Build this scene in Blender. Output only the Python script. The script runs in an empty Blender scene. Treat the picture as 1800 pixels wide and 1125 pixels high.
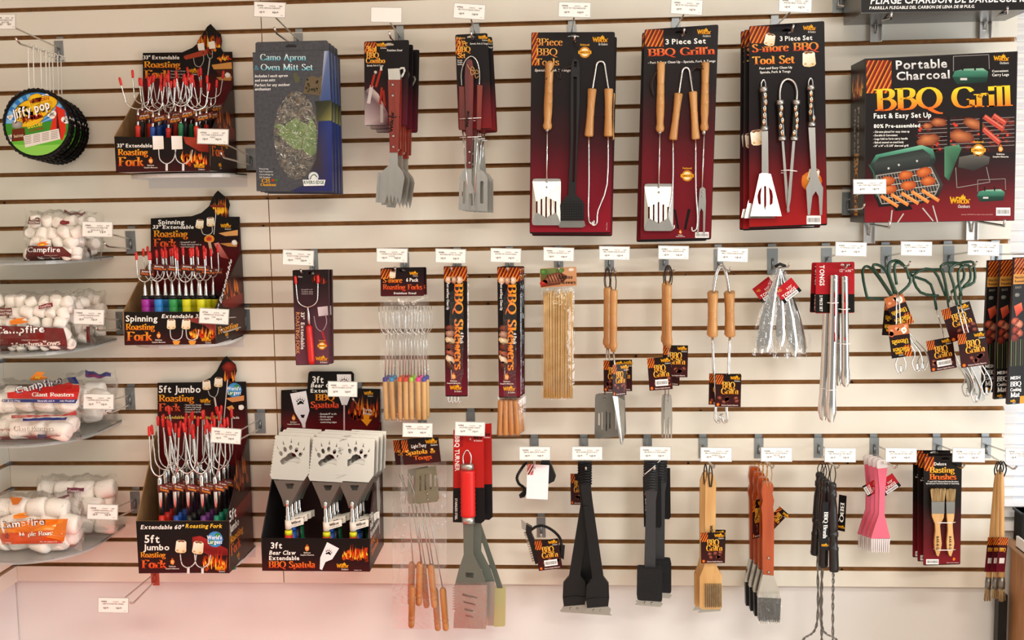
import bpy, bmesh, math, random
from mathutils import Vector, Matrix, geometry
R_ = random.Random(7)
SC = bpy.context.scene; COL = SC.collection
# ---------------------------------------------------------------- camera, world, lights, exposure
Z0 = 2.12                                   # height of the topmost groove above the floor
FPX = 1912.43
CAMPOS = Vector((0, -3.02297, Z0 - .48374))
def _axes(yaw, pitch, roll):
    cy, sy, cp, sp, cr, sr = math.cos(yaw), math.sin(yaw), math.cos(pitch), math.sin(pitch), math.cos(roll), math.sin(roll)
    f = Vector((sy*cp, cy*cp, sp)); r = Vector((cy, -sy, 0)); u = r.cross(f)
    return cr*r + sr*u, -sr*r + cr*u, f
CR, CU, CF = _axes(-.06825, -.10733, -.01705)
cd = bpy.data.cameras.new('camera'); cam = bpy.data.objects.new('camera', cd); COL.objects.link(cam)
cd.sensor_width = 36; cd.lens = FPX*36/1800; cd.clip_start = .05
cam.matrix_world = Matrix(((CR.x, CU.x, -CF.x, CAMPOS.x), (CR.y, CU.y, -CF.y, CAMPOS.y), (CR.z, CU.z, -CF.z, CAMPOS.z), (0, 0, 0, 1)))
SC.camera = cam
SC.view_settings.view_transform = 'Standard'; SC.view_settings.look = 'None'
SC.view_settings.gamma = 1; SC.view_settings.use_curve_mapping = False
SC.view_settings.exposure = 0.0
w = bpy.data.worlds.new('world'); SC.world = w; w.use_nodes = True
w.node_tree.nodes['Background'].inputs[0].default_value = (1, .95, .87, 1)
w.node_tree.nodes['Background'].inputs[1].default_value = .37
def area(name, loc, rot, sx, sy, power, col):
    l = bpy.data.lights.new(name, 'AREA'); l.shape = 'RECTANGLE'; l.size = sx; l.size_y = sy; l.energy = power; l.color = col
    o = bpy.data.objects.new(name, l); COL.objects.link(o); o.location = loc; o.rotation_euler = rot; return o
area('ceiling_light', (-1.3, -3.0, 2.93), (0, 0, 0), 1.2, .3, 13, (1, .78, .56))
area('ceiling_light', (.9, -2.5, 2.93), (0, 0, 0), 1.2, .3, 34, (1, .93, .84))
area('ceiling_light', (-.4, -4.6, 2.93), (0, 0, 0), 1.2, .6, 60, (1, .90, .76))
area('ceiling_light', (1.6, -4.2, 2.93), (0, 0, 0), 1.2, .6, 62, (1, .94, .86))
area('window_daylight', (2.9, -2.3, 1.05), (0, math.radians(84), math.radians(-28)), 1.6, 1.8, 68, (.95, .97, 1))
spot = area('added_mat_light', (-1.0, -1.0, 2.93), (0, 0, 0), .2, .2, 5, (1, .78, .64)); spot.data.spread = math.radians(36)  # extra lamp added over the red mat to strengthen its bounce

def P(x, y, d=0.0):
    """the point at distance d in front of the slatwall that lies behind pixel (x, y) of the 1800 px photograph"""
    v = CF + (x - 900)/FPX*CR - (y - 562.5)/FPX*CU
    return CAMPOS + v*((-d - CAMPOS.y)/v.y)
# ---------------------------------------------------------------- colours and materials
def lin(c): return c/12.92 if c <= .04045 else ((c + .055)/1.055)**2.4
_hc = {}
def hx(s):
    if not isinstance(s, str): return s
    if s not in _hc: _hc[s] = tuple(lin(int(s[i:i+2], 16)/255) for i in (0, 2, 4)) + (1.0,)
    return _hc[s]
def mix(a, b, t): a, b = hx(a), hx(b); return tuple(a[i]*(1-t) + b[i]*t for i in range(4))
MATS = {}
def mat(name, col='808080', rough=.5, metal=0, noise=0, nscale=30, bump=0, bscale=200, stretch=(1, 1, 1), col2=None, spec=.5, coat=0, alpha=1, trans=0, emit=0):
    if name in MATS: return MATS[name]
    m = bpy.data.materials.new(name); m.use_nodes = True; nt = m.node_tree; b = nt.nodes['Principled BSDF']
    b.inputs['Base Color'].default_value = hx(col); b.inputs['Roughness'].default_value = rough; b.inputs['Metallic'].default_value = metal
    b.inputs['Specular IOR Level'].default_value = spec; b.inputs['Coat Weight'].default_value = coat; b.inputs['Alpha'].default_value = alpha
    b.inputs['Transmission Weight'].default_value = trans
    if emit: b.inputs['Emission Color'].default_value = hx(col); b.inputs['Emission Strength'].default_value = emit
    tc = nt.nodes.new('ShaderNodeTexCoord'); mp = nt.nodes.new('ShaderNodeMapping'); nt.links.new(tc.outputs['Object'], mp.inputs[0])
    mp.inputs['Scale'].default_value = stretch
    if noise or col2:
        n = nt.nodes.new('ShaderNodeTexNoise'); n.inputs['Scale'].default_value = nscale; n.inputs['Detail'].default_value = 4
        nt.links.new(mp.outputs[0], n.inputs['Vector'])
        cr = nt.nodes.new('ShaderNodeValToRGB'); cr.color_ramp.elements[0].position = .35; cr.color_ramp.elements[1].position = .68
        c = hx(col); c2 = hx(col2) if col2 else tuple(x*(1-noise) for x in c[:3]) + (1,)
        cr.color_ramp.elements[0].color = c2; cr.color_ramp.elements[1].color = c
        nt.links.new(n.outputs['Fac'], cr.inputs[0]); nt.links.new(cr.outputs[0], b.inputs['Base Color'])
    if bump:
        n = nt.nodes.new('ShaderNodeTexNoise'); n.inputs['Scale'].default_value = bscale; n.inputs['Detail'].default_value = 3
        nt.links.new(mp.outputs[0], n.inputs['Vector']); bp = nt.nodes.new('ShaderNodeBump'); bp.inputs['Strength'].default_value = bump; bp.inputs['Distance'].default_value = .002
        nt.links.new(n.outputs['Fac'], bp.inputs['Height']); nt.links.new(bp.outputs[0], b.inputs['Normal'])
    MATS[name] = m; return m
def print_mat(name, rough, coat=0, bump=0.0, spec=.4):
    m = mat(name, 'ffffff', rough, bump=bump, bscale=9, coat=coat, spec=spec); nt = m.node_tree
    a = nt.nodes.new('ShaderNodeVertexColor'); a.layer_name = 'Col'
    nt.links.new(a.outputs[0], nt.nodes['Principled BSDF'].inputs['Base Color']); return m
def film_mat(name, tint='ffffff', gloss=.9, strength=.28, bscale=22):
    m = bpy.data.materials.new(name); m.use_nodes = True; nt = m.node_tree; nt.nodes.clear()
    o = nt.nodes.new('ShaderNodeOutputMaterial'); t = nt.nodes.new('ShaderNodeBsdfTransparent'); g = nt.nodes.new('ShaderNodeBsdfGlossy')
    t.inputs[0].default_value = hx(tint); g.inputs['Roughness'].default_value = .12; g.inputs[0].default_value = (gloss, gloss, gloss, 1)
    fr = nt.nodes.new('ShaderNodeFresnel'); fr.inputs[0].default_value = 1.35; ad = nt.nodes.new('ShaderNodeMath'); ad.operation = 'ADD'; ad.inputs[1].default_value = strength*.25
    mx = nt.nodes.new('ShaderNodeMixShader'); n = nt.nodes.new('ShaderNodeTexNoise'); n.inputs['Scale'].default_value = bscale; n.inputs['Distortion'].default_value = 2.2
    tc = nt.nodes.new('ShaderNodeTexCoord'); nt.links.new(tc.outputs['Object'], n.inputs['Vector'])
    bp = nt.nodes.new('ShaderNodeBump'); bp.inputs['Strength'].default_value = 1.0; bp.inputs['Distance'].default_value = .004
    nt.links.new(n.outputs['Fac'], bp.inputs['Height']); nt.links.new(bp.outputs[0], g.inputs['Normal']); nt.links.new(bp.outputs[0], fr.inputs['Normal'])
    mn = nt.nodes.new('ShaderNodeMath'); mn.operation = 'MINIMUM'; mn.inputs[1].default_value = .34; nt.links.new(fr.outputs[0], ad.inputs[0]); nt.links.new(ad.outputs[0], mn.inputs[0]); nt.links.new(mn.outputs[0], mx.inputs[0]); nt.links.new(t.outputs[0], mx.inputs[1]); nt.links.new(g.outputs[0], mx.inputs[2])
    nt.links.new(mx.outputs[0], o.inputs[0]); MATS[name] = m; return m
m_print = print_mat('printed_card', .33, 0, .1, .16); m_paper = print_mat('printed_paper', .7)
m_bagprint = print_mat('printed_film', .3, .3, .5)
m_film = film_mat('clear_film', strength=.16); m_film2 = film_mat('stiff_clear_film', strength=.25, bscale=40)
m_white = mat('white_laminate', 'efe9da', .38, noise=.03, nscale=6)
m_mdf = mat('raw_fibreboard', 'd8a868', .9, noise=.25, nscale=60)
m_steel = mat('galvanised_steel', '9ba1a4', .42, .9, noise=.15, nscale=12)
m_chrome = mat('chrome_wire', 'dcdcda', .2, 1)
m_stain = mat('stainless_steel', 'cfccc6', .27, 1, noise=.1, nscale=8, bump=.03, bscale=300, stretch=(8, 1, 1))
m_satin = mat('satin_steel', 'b9b8b2', .38, 1, noise=.12, nscale=10)
m_dsteel = mat('grey_steel', '8c8b86', .4, 1, noise=.12, nscale=10)
m_white_p = mat('white_plastic', 'f4f2ee', .35)
m_card = mat('dark_card_edge', '3a1416', .6, noise=.2)
m_brownc = mat('brown_cardboard', '9a7448', .85, noise=.14, nscale=40)
m_lwood = mat('pale_turned_wood', 'cf9c5e', .42, col2='b47c42', nscale=14, stretch=(3, 3, .35), coat=.15)
m_bwood = mat('birch_wood', 'd9ae72', .45, col2='c29255', nscale=16, stretch=(3, 3, .3))
m_mwood = mat('honey_wood', 'c98a4c', .4, col2='a4672f', nscale=14, stretch=(3, 3, .4), coat=.2)
m_rwood = mat('red_stained_wood', '8e2c18', .32, col2='5e1710', nscale=22, stretch=(3, 3, .25), coat=.3)
m_owood = mat('orange_stained_wood', 'b34c16', .35, col2='9a3f12', nscale=18, stretch=(3, 3, .3), coat=.3)
m_black = mat('black_plastic', '101012', .42, noise=.2, nscale=60, spec=.35)
m_grip = mat('black_ribbed_grip', '1c1c1e', .35, bump=.2, bscale=400)
m_scour = mat('black_scouring_pad', '141416', .95, bump=1, bscale=500)
m_cord = mat('brown_leather_cord', '2e1c14', .8)
m_bcord = mat('black_cord', '121212', .8); m_tcord = mat('tan_cord', 'b78a56', .9)
m_redp = mat('red_plastic', 'd4201a', .35); m_redg = mat('red_rubber_grip', 'd81a14', .4)
m_greenw = mat('green_coated_wire', '083a24', .3, coat=.2)
m_pink = mat('pink_silicone', 'e0647c', .4); m_clearp = mat('frosted_silicone', 'efe6e4', .35, trans=.25)
m_bristle = mat('pale_bristle', 'c7a978', .8, col2='8d7148', nscale=90, stretch=(4, 4, .2))
m_dbristle = mat('steel_bristle', '8f8b80', .5, .4, col2='55524c', nscale=90)
m_acryl = mat('grey_acrylic_tray', 'aeb4b2', .25, alpha=.72, coat=.3)
m_wtray = mat('white_metal_tray', 'd9d8d4', .4)
m_bagfilm = film_mat('bag_film', strength=.02, gloss=.8)
m_bagfilm.node_tree.nodes['Fresnel'].inputs[0].default_value = 1.22
m_tong = mat('polished_tongs', 'd8d6d2', .13, 1)
m_marsh = mat('marshmallow', 'fdf6ec', .75, noise=.05, nscale=30, bump=.15, bscale=60)
m_green = mat('olive_grey_handle', '5d6258', .45)
m_pinkw = mat('marking_red', 'b03025', .5)
m_tag = print_mat('price_tag_paper', .45)
# ---------------------------------------------------------------- object helpers
ORG = {}
def tag(o, label=None, cat=None, group=None, kind=None):
    if label: o['label'] = label
    if cat: o['category'] = cat
    if group: o['group'] = group
    if kind: o['kind'] = kind
    return o
def thing(name, label, cat, loc, group=None):
    o = bpy.data.objects.new(name, None); COL.objects.link(o); o.location = loc; o.empty_display_size = .02
    ORG[o.name] = Vector(loc); return tag(o, label, cat, group)
def org(o): return ORG.get(o.name, Vector((0, 0, 0))) if o else None
PARTS = {}
SUBOF = {'printed_artwork': ('card', 'carton', 'sleeve', 'header_card', 'hang_tab'), 'tip_cover': ('prongs',), 'rivet': ('handle', 'turner_blade', 'fork_head', 'wooden_handle', 'scraper', 'tongs_arm'), 'printed_front': ('front_panel', 'carton'),
         'printed_header': ('back_panel',), 'printed_side': ('side_panel', 'carton'), 'printed_tag': ('hang_tag',), 'price_tag': ('tag_holder',), 'printed_film': ('clear_film',), 'burned_lettering': ('handle', 'wooden_handle', 'wooden_body'),
         'printed_marshmallows': ('handle',), 'end_cap': ('handle', 'grip'), 'hanging_loop': ('handle', 'grip'), 'collar': ('handle',), 'weld': ('backplate',), 'grip_rib': ('brush_body', 'handle'), 'printed_lid': ('foil_pan',), 'crimped_rim': ('foil_pan',), 'scraper_tooth': ('brush_block',), 'plate_flange': ('backplate',)}
class MB:
    def __init__(s): s.v = []; s.f = []; s.mi = []; s.sm = []; s.c = None
    def add(s, vs, fs, m=0, sm=False):
        b = len(s.v); s.v += [Vector(v) for v in vs]
        for f in fs: s.f.append([i + b for i in f]); s.mi.append(m); s.sm.append(sm)
        return s
    def prism(s, loops, off, m=0, front=True):
        off = Vector(off); loops = [[Vector(p) for p in l] for l in loops]; flat = [p for l in loops for p in l]; n = len(flat)
        tris = geometry.tessellate_polygon(loops); fs = []
        nrm = None
        for t in tris:
            a, b, c = (flat[i] for i in t)
            if (b - a).cross(c - a).dot(off) > 0: t = (t[0], t[2], t[1])
            fs.append(tuple(t)); fs.append((t[2] + n, t[1] + n, t[0] + n))
        k = 0
        for l in loops:
            L = len(l)
            for i in range(L):
                j = (i + 1) % L; fs.append((k + i, k + j, k + j + n, k + i + n))
            k += L
        return s.add(flat + [p + off for p in flat], fs, m)
    def pp(s, pts, d, th=.002, holes=(), m=0, tilt=None):
        fn = (lambda x, y: P(x, y, d)) if tilt is None else (lambda x, y: P(x, y, tilt(x, y)))
        return s.prism([[fn(*p) for p in l] for l in [pts] + list(holes)], (0, th, 0), m)
    def box(s, a, b, m=0):
        x0, y0, z0 = (min(a[i], b[i]) for i in range(3)); x1, y1, z1 = (max(a[i], b[i]) for i in range(3))
        vs = [(x, y, z) for x in (x0, x1) for y in (y0, y1) for z in (z0, z1)]
        return s.add(vs, [(0, 1, 3, 2), (4, 6, 7, 5), (0, 4, 5, 1), (2, 3, 7, 6), (0, 2, 6, 4), (1, 5, 7, 3)], m)
    def tube(s, pts, r, seg=8, m=0, flat=1.0, cap=True, close=False, sm=True):
        pts = [Vector(p) for p in pts]; n = len(pts); rr = r if isinstance(r, (list, tuple)) else [r]*n
        up = None; rings = []; vs = []
        for i in range(n):
            if close: t = pts[(i+1) % n] - pts[i-1]
            else: t = pts[min(i+1, n-1)] - pts[max(i-1, 0)]
            t = t.normalized() if t.length > 1e-9 else Vector((0, 0, 1))
            if up is None:
                up = Vector((0, -1, 0)) if abs(t.y) < .9 else Vector((0, 0, 1))
            up = (up - t*up.dot(t)); up = up.normalized() if up.length > 1e-6 else t.orthogonal().normalized()
            sd = t.cross(up)
            for k in range(seg):
                a = 2*math.pi*k/seg; vs.append(pts[i] + (sd*math.cos(a) + up*math.sin(a)*flat)*rr[i])
        fs = []
        for i in range(n if close else n-1):
            j = (i + 1) % n
            for k in range(seg): q = (k + 1) % seg; fs.append((i*seg + k, i*seg + q, j*seg + q, j*seg + k))
        s.add(vs, fs, m, sm)
        if cap and not close:
            b = len(s.v) - len(vs)
            s.f.append([b + k for k in range(seg)][::-1]); s.mi.append(m); s.sm.append(False)
            s.f.append([b + (n-1)*seg + k for k in range(seg)]); s.mi.append(m); s.sm.append(False)
        return s
    def rod(s, a, b, prof, seg=12, m=0, flat=1.0):
        a = Vector(a); b = Vector(b); return s.tube([a.lerp(b, t) for t, r in prof], [r for t, r in prof], seg, m, flat)
    def build(s, name, mats, parent=None, origin=None, kind=None):
        me = bpy.data.meshes.new(name); o = bpy.data.objects.new(name, me)
        g = org(parent) if parent else (Vector(origin) if origin is not None else sum(s.v, Vector())/max(1, len(s.v)))
        me.from_pydata([v - g for v in s.v], [], s.f)
        for m in (mats if isinstance(mats, (list, tuple)) else [mats]): me.materials.append(m)
        me.polygons.foreach_set('material_index', s.mi); me.polygons.foreach_set('use_smooth', s.sm)
        if s.c:
            at = me.color_attributes.new('Col', 'FLOAT_COLOR', 'POINT'); at.data.foreach_set('color', [x for c in s.c for x in c])
        me.update(); COL.objects.link(o)
        if parent: o.parent = parent
        else: o.location = g
        ORG[o.name] = g
        if parent:
            # surface details become sub-parts of the part they sit on
            sib = PARTS.setdefault(parent.name, [])
            for want in SUBOF.get(name, ()):
                hit = [q for n_, q in sib if n_ == want]
                if hit: o.parent = hit[-1]; break
            sib.append((name, o))
        if kind: o['kind'] = kind
        return o
def children(o): return [c for c in CH.get(o.name, [])]
def copy_tree(o, off=(0, 0, 0), label=None, rot=None, parent=None):
    c = o.copy(); COL.objects.link(c)
    if parent: c.parent = parent
    else:
        c.location = Vector(o.location) + Vector(off); ORG[c.name] = Vector(c.location)
        if rot: c.rotation_euler = rot
        if label: c['label'] = label
    for ch in list(o.children): copy_tree(ch, parent=c)
    return c
ORD = ['front', 'second', 'third', 'fourth', 'fifth', 'sixth', 'seventh', 'eighth']
def stack(o, n, dy, base, dx=0, dz=0, jit=.004, rz=.03):
    """n-1 more of the same behind o on the same hook"""
    for i in range(1, n):
        copy_tree(o, (dx*i + R_.uniform(-jit, jit), dy*i, dz*i + R_.uniform(-jit, jit)*.4), '%s, %s' % (base, ('hanging behind the front one', 'third from the front', 'fourth from the front', 'fifth from the front')[i-1] if n > 2 or i > 0 else ''), (0, R_.uniform(-rz, rz)*.4, R_.uniform(-rz, rz)))
# ---------------------------------------------------------------- glyphs
GC = {}
def sans(ch, bold):
    k = (ch, bold)
    if k in GC: return GC[k]
    cu = bpy.data.curves.new('g', 'FONT'); cu.body = ch; cu.resolution_u = 2; cu.offset = .022 if bold else 0.0
    ob = bpy.data.objects.new('g', cu); COL.objects.link(ob); bpy.context.view_layer.update()
    me = ob.evaluated_get(bpy.context.evaluated_depsgraph_get()).to_mesh()
    vs = [(v.co.x/.729, v.co.y/.729) for v in me.vertices]; fs = [tuple(p.vertices) for p in me.polygons]
    ob.to_mesh_clear(); COL.objects.unlink(ob); bpy.data.objects.remove(ob); bpy.data.curves.remove(cu)
    if vs:
        x0 = min(v[0] for v in vs); x1 = max(v[0] for v in vs); vs = [(v[0] - x0, v[1]) for v in vs]; adv = x1 - x0 + (.14 if ch in 'il!|\'' else .11)
    else: adv = .38
    GC[k] = (vs, fs, adv); return GC[k]
# broad-nib serif letters: strokes of (x, y) points, cap height 1, x-height .66; a leading 'c' makes a stroke smooth
X = .66
SG = {
'B': (.68, ['l', (.16,0),(.16,1)], ['c', (.16,.97),(.42,.97),(.56,.86),(.54,.64),(.38,.54),(.16,.53)], ['c', (.3,.53),(.52,.48),(.62,.28),(.5,.07),(.3,.02),(.16,.03)]),
'Q': (.86, ['o', .43,.5,.35,.47], ['c', (.4,.05),(.55,-.1),(.72,-.2),(.86,-.22)]),
'G': (.82, ['c', (.72,.78),(.6,.94),(.4,.98),(.18,.86),(.09,.5),(.18,.15),(.4,.02),(.6,.05),(.7,.12)], ['l', (.7,.05),(.7,.42)]),
'R': (.72, ['l', (.16,0),(.16,1)], ['c', (.16,.97),(.42,.97),(.56,.84),(.54,.62),(.38,.5),(.16,.49)], ['n', (.34,.5),(.66,.02)]),
'F': (.6, ['l', (.16,0),(.16,1)], ['n', (.1,.965),(.56,.965)], ['n', (.56,.99),(.56,.82)], ['n', (.16,.52),(.45,.52)]),
'S': (.56, ['c', (.46,.8),(.4,.93),(.28,.98),(.14,.9),(.11,.74),(.22,.58),(.4,.44),(.48,.26),(.4,.07),(.24,.02),(.12,.08),(.08,.22)]),
'T': (.68, ['l', (.34,0),(.34,.98)], ['n', (.04,.965),(.64,.965)], ['n', (.06,.99),(.06,.82)], ['n', (.62,.99),(.62,.82)]),
'C': (.76, ['c', (.68,.76),(.56,.94),(.38,.98),(.18,.86),(.09,.5),(.18,.15),(.4,.02),(.58,.06),(.69,.22)]),
'A': (.76, ['n', (.1,.03),(.38,1)], ['n', (.38,.98),(.66,.03)], ['n', (.2,.36),(.55,.36)], ['n', (.0,.02),(.22,.02)], ['n', (.54,.02),(.76,.02)]),
'O': (.84, ['o', .42,.5,.34,.47]),
'M': (.94, ['l', (.14,0),(.14,1)], ['n', (.14,.98),(.46,.08)], ['n', (.46,.08),(.78,.98)], ['l', (.8,0),(.8,1)]),
'P': (.62, ['l', (.16,0),(.16,1)], ['c', (.16,.97),(.42,.97),(.55,.82),(.53,.58),(.36,.46),(.16,.46)]),
'D': (.8, ['l', (.16,0),(.16,1)], ['c', (.16,.97),(.45,.97),(.66,.8),(.71,.5),(.64,.2),(.44,.03),(.16,.03)]),
'K': (.7, ['l', (.16,0),(.16,1)], ['n', (.16,.4),(.6,.98)], ['n', (.3,.58),(.66,.02)]),
'U': (.76, ['c', (.15,.98),(.15,.6),(.16,.25),(.25,.06),(.4,.01),(.55,.08),(.61,.25),(.62,.6),(.62,.98)], ['n', (.04,.98),(.28,.98)], ['n', (.52,.98),(.72,.98)]),
'3': (.54, ['c', (.1,.84),(.22,.98),(.38,.94),(.44,.76),(.34,.58),(.2,.53)], ['c', (.2,.53),(.4,.5),(.48,.3),(.4,.08),(.22,.01),(.07,.1)]),
'a': (.5, ['c', (.08,.56),(.2,.65),(.33,.6),(.36,.45),(.36,.2),(.39,.05),(.48,.04)], ['c', (.36,.38),(.18,.33),(.08,.2),(.12,.06),(.22,.02),(.34,.12)]),
'b': (.58, ['l', (.13,.02),(.13,1)], ['c', (.13,.48),(.26,.63),(.42,.58),(.49,.35),(.42,.09),(.26,.01),(.13,.1)]),
'c': (.46, ['c', (.41,.52),(.32,.64),(.18,.6),(.08,.34),(.17,.07),(.3,.02),(.42,.13)]),
'd': (.58, ['l', (.43,.02),(.43,1)], ['c', (.43,.5),(.3,.65),(.16,.58),(.08,.33),(.15,.07),(.3,.02),(.43,.14)]),
'e': (.5, ['n', (.1,.38),(.42,.4)], ['c', (.42,.4),(.4,.57),(.28,.65),(.15,.58),(.08,.33),(.15,.09),(.3,.02),(.44,.13)]),
'g': (.52, ['o', .23,.44,.15,.2], ['c', (.18,.24),(.1,.14),(.2,.04),(.38,.02),(.46,-.12),(.34,-.27),(.16,-.27),(.07,-.14),(.16,-.02)], ['n', (.34,.58),(.5,.64)]),
'h': (.58, ['l', (.13,0),(.13,1)], ['c', (.13,.48),(.26,.63),(.4,.61),(.45,.45),(.45,.2),(.45,.02)], ['n', (.34,.02),(.56,.02)]),
'i': (.28, ['l', (.13,0),(.13,.64)], ['d', .13,.88]),
'k': (.54, ['l', (.13,0),(.13,1)], ['n', (.13,.28),(.45,.62)], ['n', (.24,.38),(.52,.02)]),
'l': (.27, ['l', (.13,0),(.13,1)]),
'm': (.86, ['l', (.13,0),(.13,.64)], ['c', (.13,.48),(.24,.63),(.38,.61),(.43,.45),(.43,.02)], ['c', (.43,.48),(.54,.63),(.68,.61),(.73,.45),(.73,.02)], ['n', (.34,.02),(.52,.02)], ['n', (.64,.02),(.83,.02)]),
'n': (.58, ['l', (.13,0),(.13,.64)], ['c', (.13,.48),(.26,.63),(.4,.61),(.45,.45),(.45,.2),(.45,.02)], ['n', (.34,.02),(.56,.02)]),
'o': (.54, ['o', .27,.33,.19,.3]),
'p': (.58, ['l', (.13,-.28),(.13,.64)], ['c', (.13,.48),(.26,.63),(.42,.58),(.49,.35),(.42,.09),(.26,.01),(.13,.1)]),
'r': (.42, ['l', (.13,0),(.13,.64)], ['c', (.13,.46),(.22,.6),(.32,.64),(.4,.58)]),
's': (.42, ['c', (.35,.52),(.26,.63),(.14,.61),(.08,.5),(.16,.38),(.3,.3),(.36,.16),(.26,.03),(.14,.03),(.06,.13)]),
't': (.36, ['c', (.16,.84),(.16,.5),(.16,.15),(.22,.03),(.35,.07)], ['n', (.03,.62),(.33,.62)]),
'u': (.58, ['c', (.12,.63),(.12,.3),(.15,.08),(.27,.02),(.44,.16)], ['l', (.45,0),(.45,.64)]),
'v': (.52, ['n', (.06,.64),(.26,.02)], ['n', (.26,.02),(.46,.64)]),
'w': (.78, ['n', (.06,.64),(.24,.02)], ['n', (.24,.02),(.4,.6)], ['n', (.4,.6),(.56,.02)], ['n', (.56,.02),(.72,.64)]),
'x': (.52, ['n', (.08,.64),(.46,.02)], ['n', (.08,.02),(.44,.64)]),
'y': (.52, ['n', (.06,.64),(.27,.05)], ['n', (.48,.64),(.2,-.24)]),
'&': (.8, ['c', (.7,.5),(.6,.2),(.4,.03),(.18,.06),(.1,.24),(.24,.45),(.42,.6),(.46,.82),(.34,.96),(.22,.84),(.3,.58),(.5,.25),(.74,.03)]),
"'": (.18, ['n', (.09,1),(.07,.76)]), '-': (.34, ['n', (.05,.32),(.29,.32)]),
}
def catmull(p, n=5):
    out = []
    for i in range(len(p)-1):
        a, b, c, d = p[max(i-1, 0)], p[i], p[i+1], p[min(i+2, len(p)-1)]
        for k in range(n):
            t = k/n; out.append(tuple(.5*((2*b[j]) + (-a[j]+c[j])*t + (2*a[j]-5*b[j]+4*c[j]-d[j])*t*t + (-a[j]+3*b[j]-3*c[j]+d[j])*t**3) for j in range(len(b))))
    out.append(tuple(p[-1])); return out
def serif(ch, bold):
    k = (ch, bold, 's')
    if k in GC: return GC[k]
    if ch not in SG: return sans(ch, bold)
    A, B = (.095, .036) if bold else (.07, .025); vs = []; fs = []
    g = SG[ch]
    def stroke(p, close=False):
        b = len(vs); n = len(p)
        for i in range(n):
            q0 = p[i-1] if (i or close) else p[i]; q1 = p[(i+1) % n] if (i < n-1 or close) else p[i]
            dx, dy = q1[0]-q0[0], q1[1]-q0[1]; L = math.hypot(dx, dy) or 1; nx, ny = -dy/L, dx/L
            h = math.hypot(A*nx, B*ny); vs.append((p[i][0]+nx*h, p[i][1]+ny*h)); vs.append((p[i][0]-nx*h, p[i][1]-ny*h))
        for i in range(n if close else n-1):
            j = (i+1) % n; fs.append((b+2*i, b+2*i+1, b+2*j+1, b+2*j))
    def rect(x0, y0, x1, y1):
        b = len(vs); vs.extend([(x0, y0), (x1, y0), (x1, y1), (x0, y1)]); fs.append((b, b+1, b+2, b+3))
    for s in g[1:]:
        if s[0] == 'o':
            _, cx, cy, rx, ry = s; stroke([(cx + rx*math.cos(a*math.pi/9), cy + ry*math.sin(a*math.pi/9)) for a in range(18)], True)
        elif s[0] == 'c': stroke(catmull(s[1:], 4))
        elif s[0] == 'd': rect(s[1]-A*1.1, s[2]-A*1.1, s[1]+A*1.1, s[2]+A*1.1)
        else:
            stroke(list(s[1:]))
            if s[0] == 'l':
                for (x, y) in s[1:]:
                    e = .045 if y > .3 else -.045
                    if y < .3: rect(x-A-.07, y, x+A+.07, y+.05)
                    else: rect(x-A-.09, y-.05, x+A+(.04 if y > .9 and ch in 'BRPDFK' else .0), y)
    GC[k] = (vs, fs, g[0]); return GC[k]
# ---------------------------------------------------------------- flat print on a surface
def pxmap(d): return lambda u, v, l: P(u, v, d + .0004 + l*.00012)
def quadmap(c, W, H):
    """c: world corners top-left, top-right, bottom-right, bottom-left; u 0..W, v 0..H downwards"""
    c = [Vector(p) for p in c]; n = (c[1]-c[0]).cross(c[3]-c[0]).normalized()
    def f(u, v, l):
        a = u/W; b = v/H; p = (c[0]*(1-a) + c[1]*a)*(1-b) + (c[3]*(1-a) + c[2]*a)*b
        return p + n*(-.0004 - l*.00012)*SGN
    # the side that looks at the camera is the printed one
    SGN = 1 if n.dot(CAMPOS - c[0]) < 0 else -1
    return f
def clip(poly, x0, y0, x1, y1):
    for ax, lim, sg in ((0, x0, 1), (0, x1, -1), (1, y0, 1), (1, y1, -1)):
        out = []
        for i in range(len(poly)):
            a, b = poly[i-1], poly[i]; ia = (a[ax]-lim)*sg >= 0; ib = (b[ax]-lim)*sg >= 0
            if ia != ib:
                t = (lim-a[ax])/(b[ax]-a[ax]); out.append((a[0]+(b[0]-a[0])*t, a[1]+(b[1]-a[1])*t))
            if ib: out.append(b)
        poly = out
        if not poly: return []
    return poly
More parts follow.
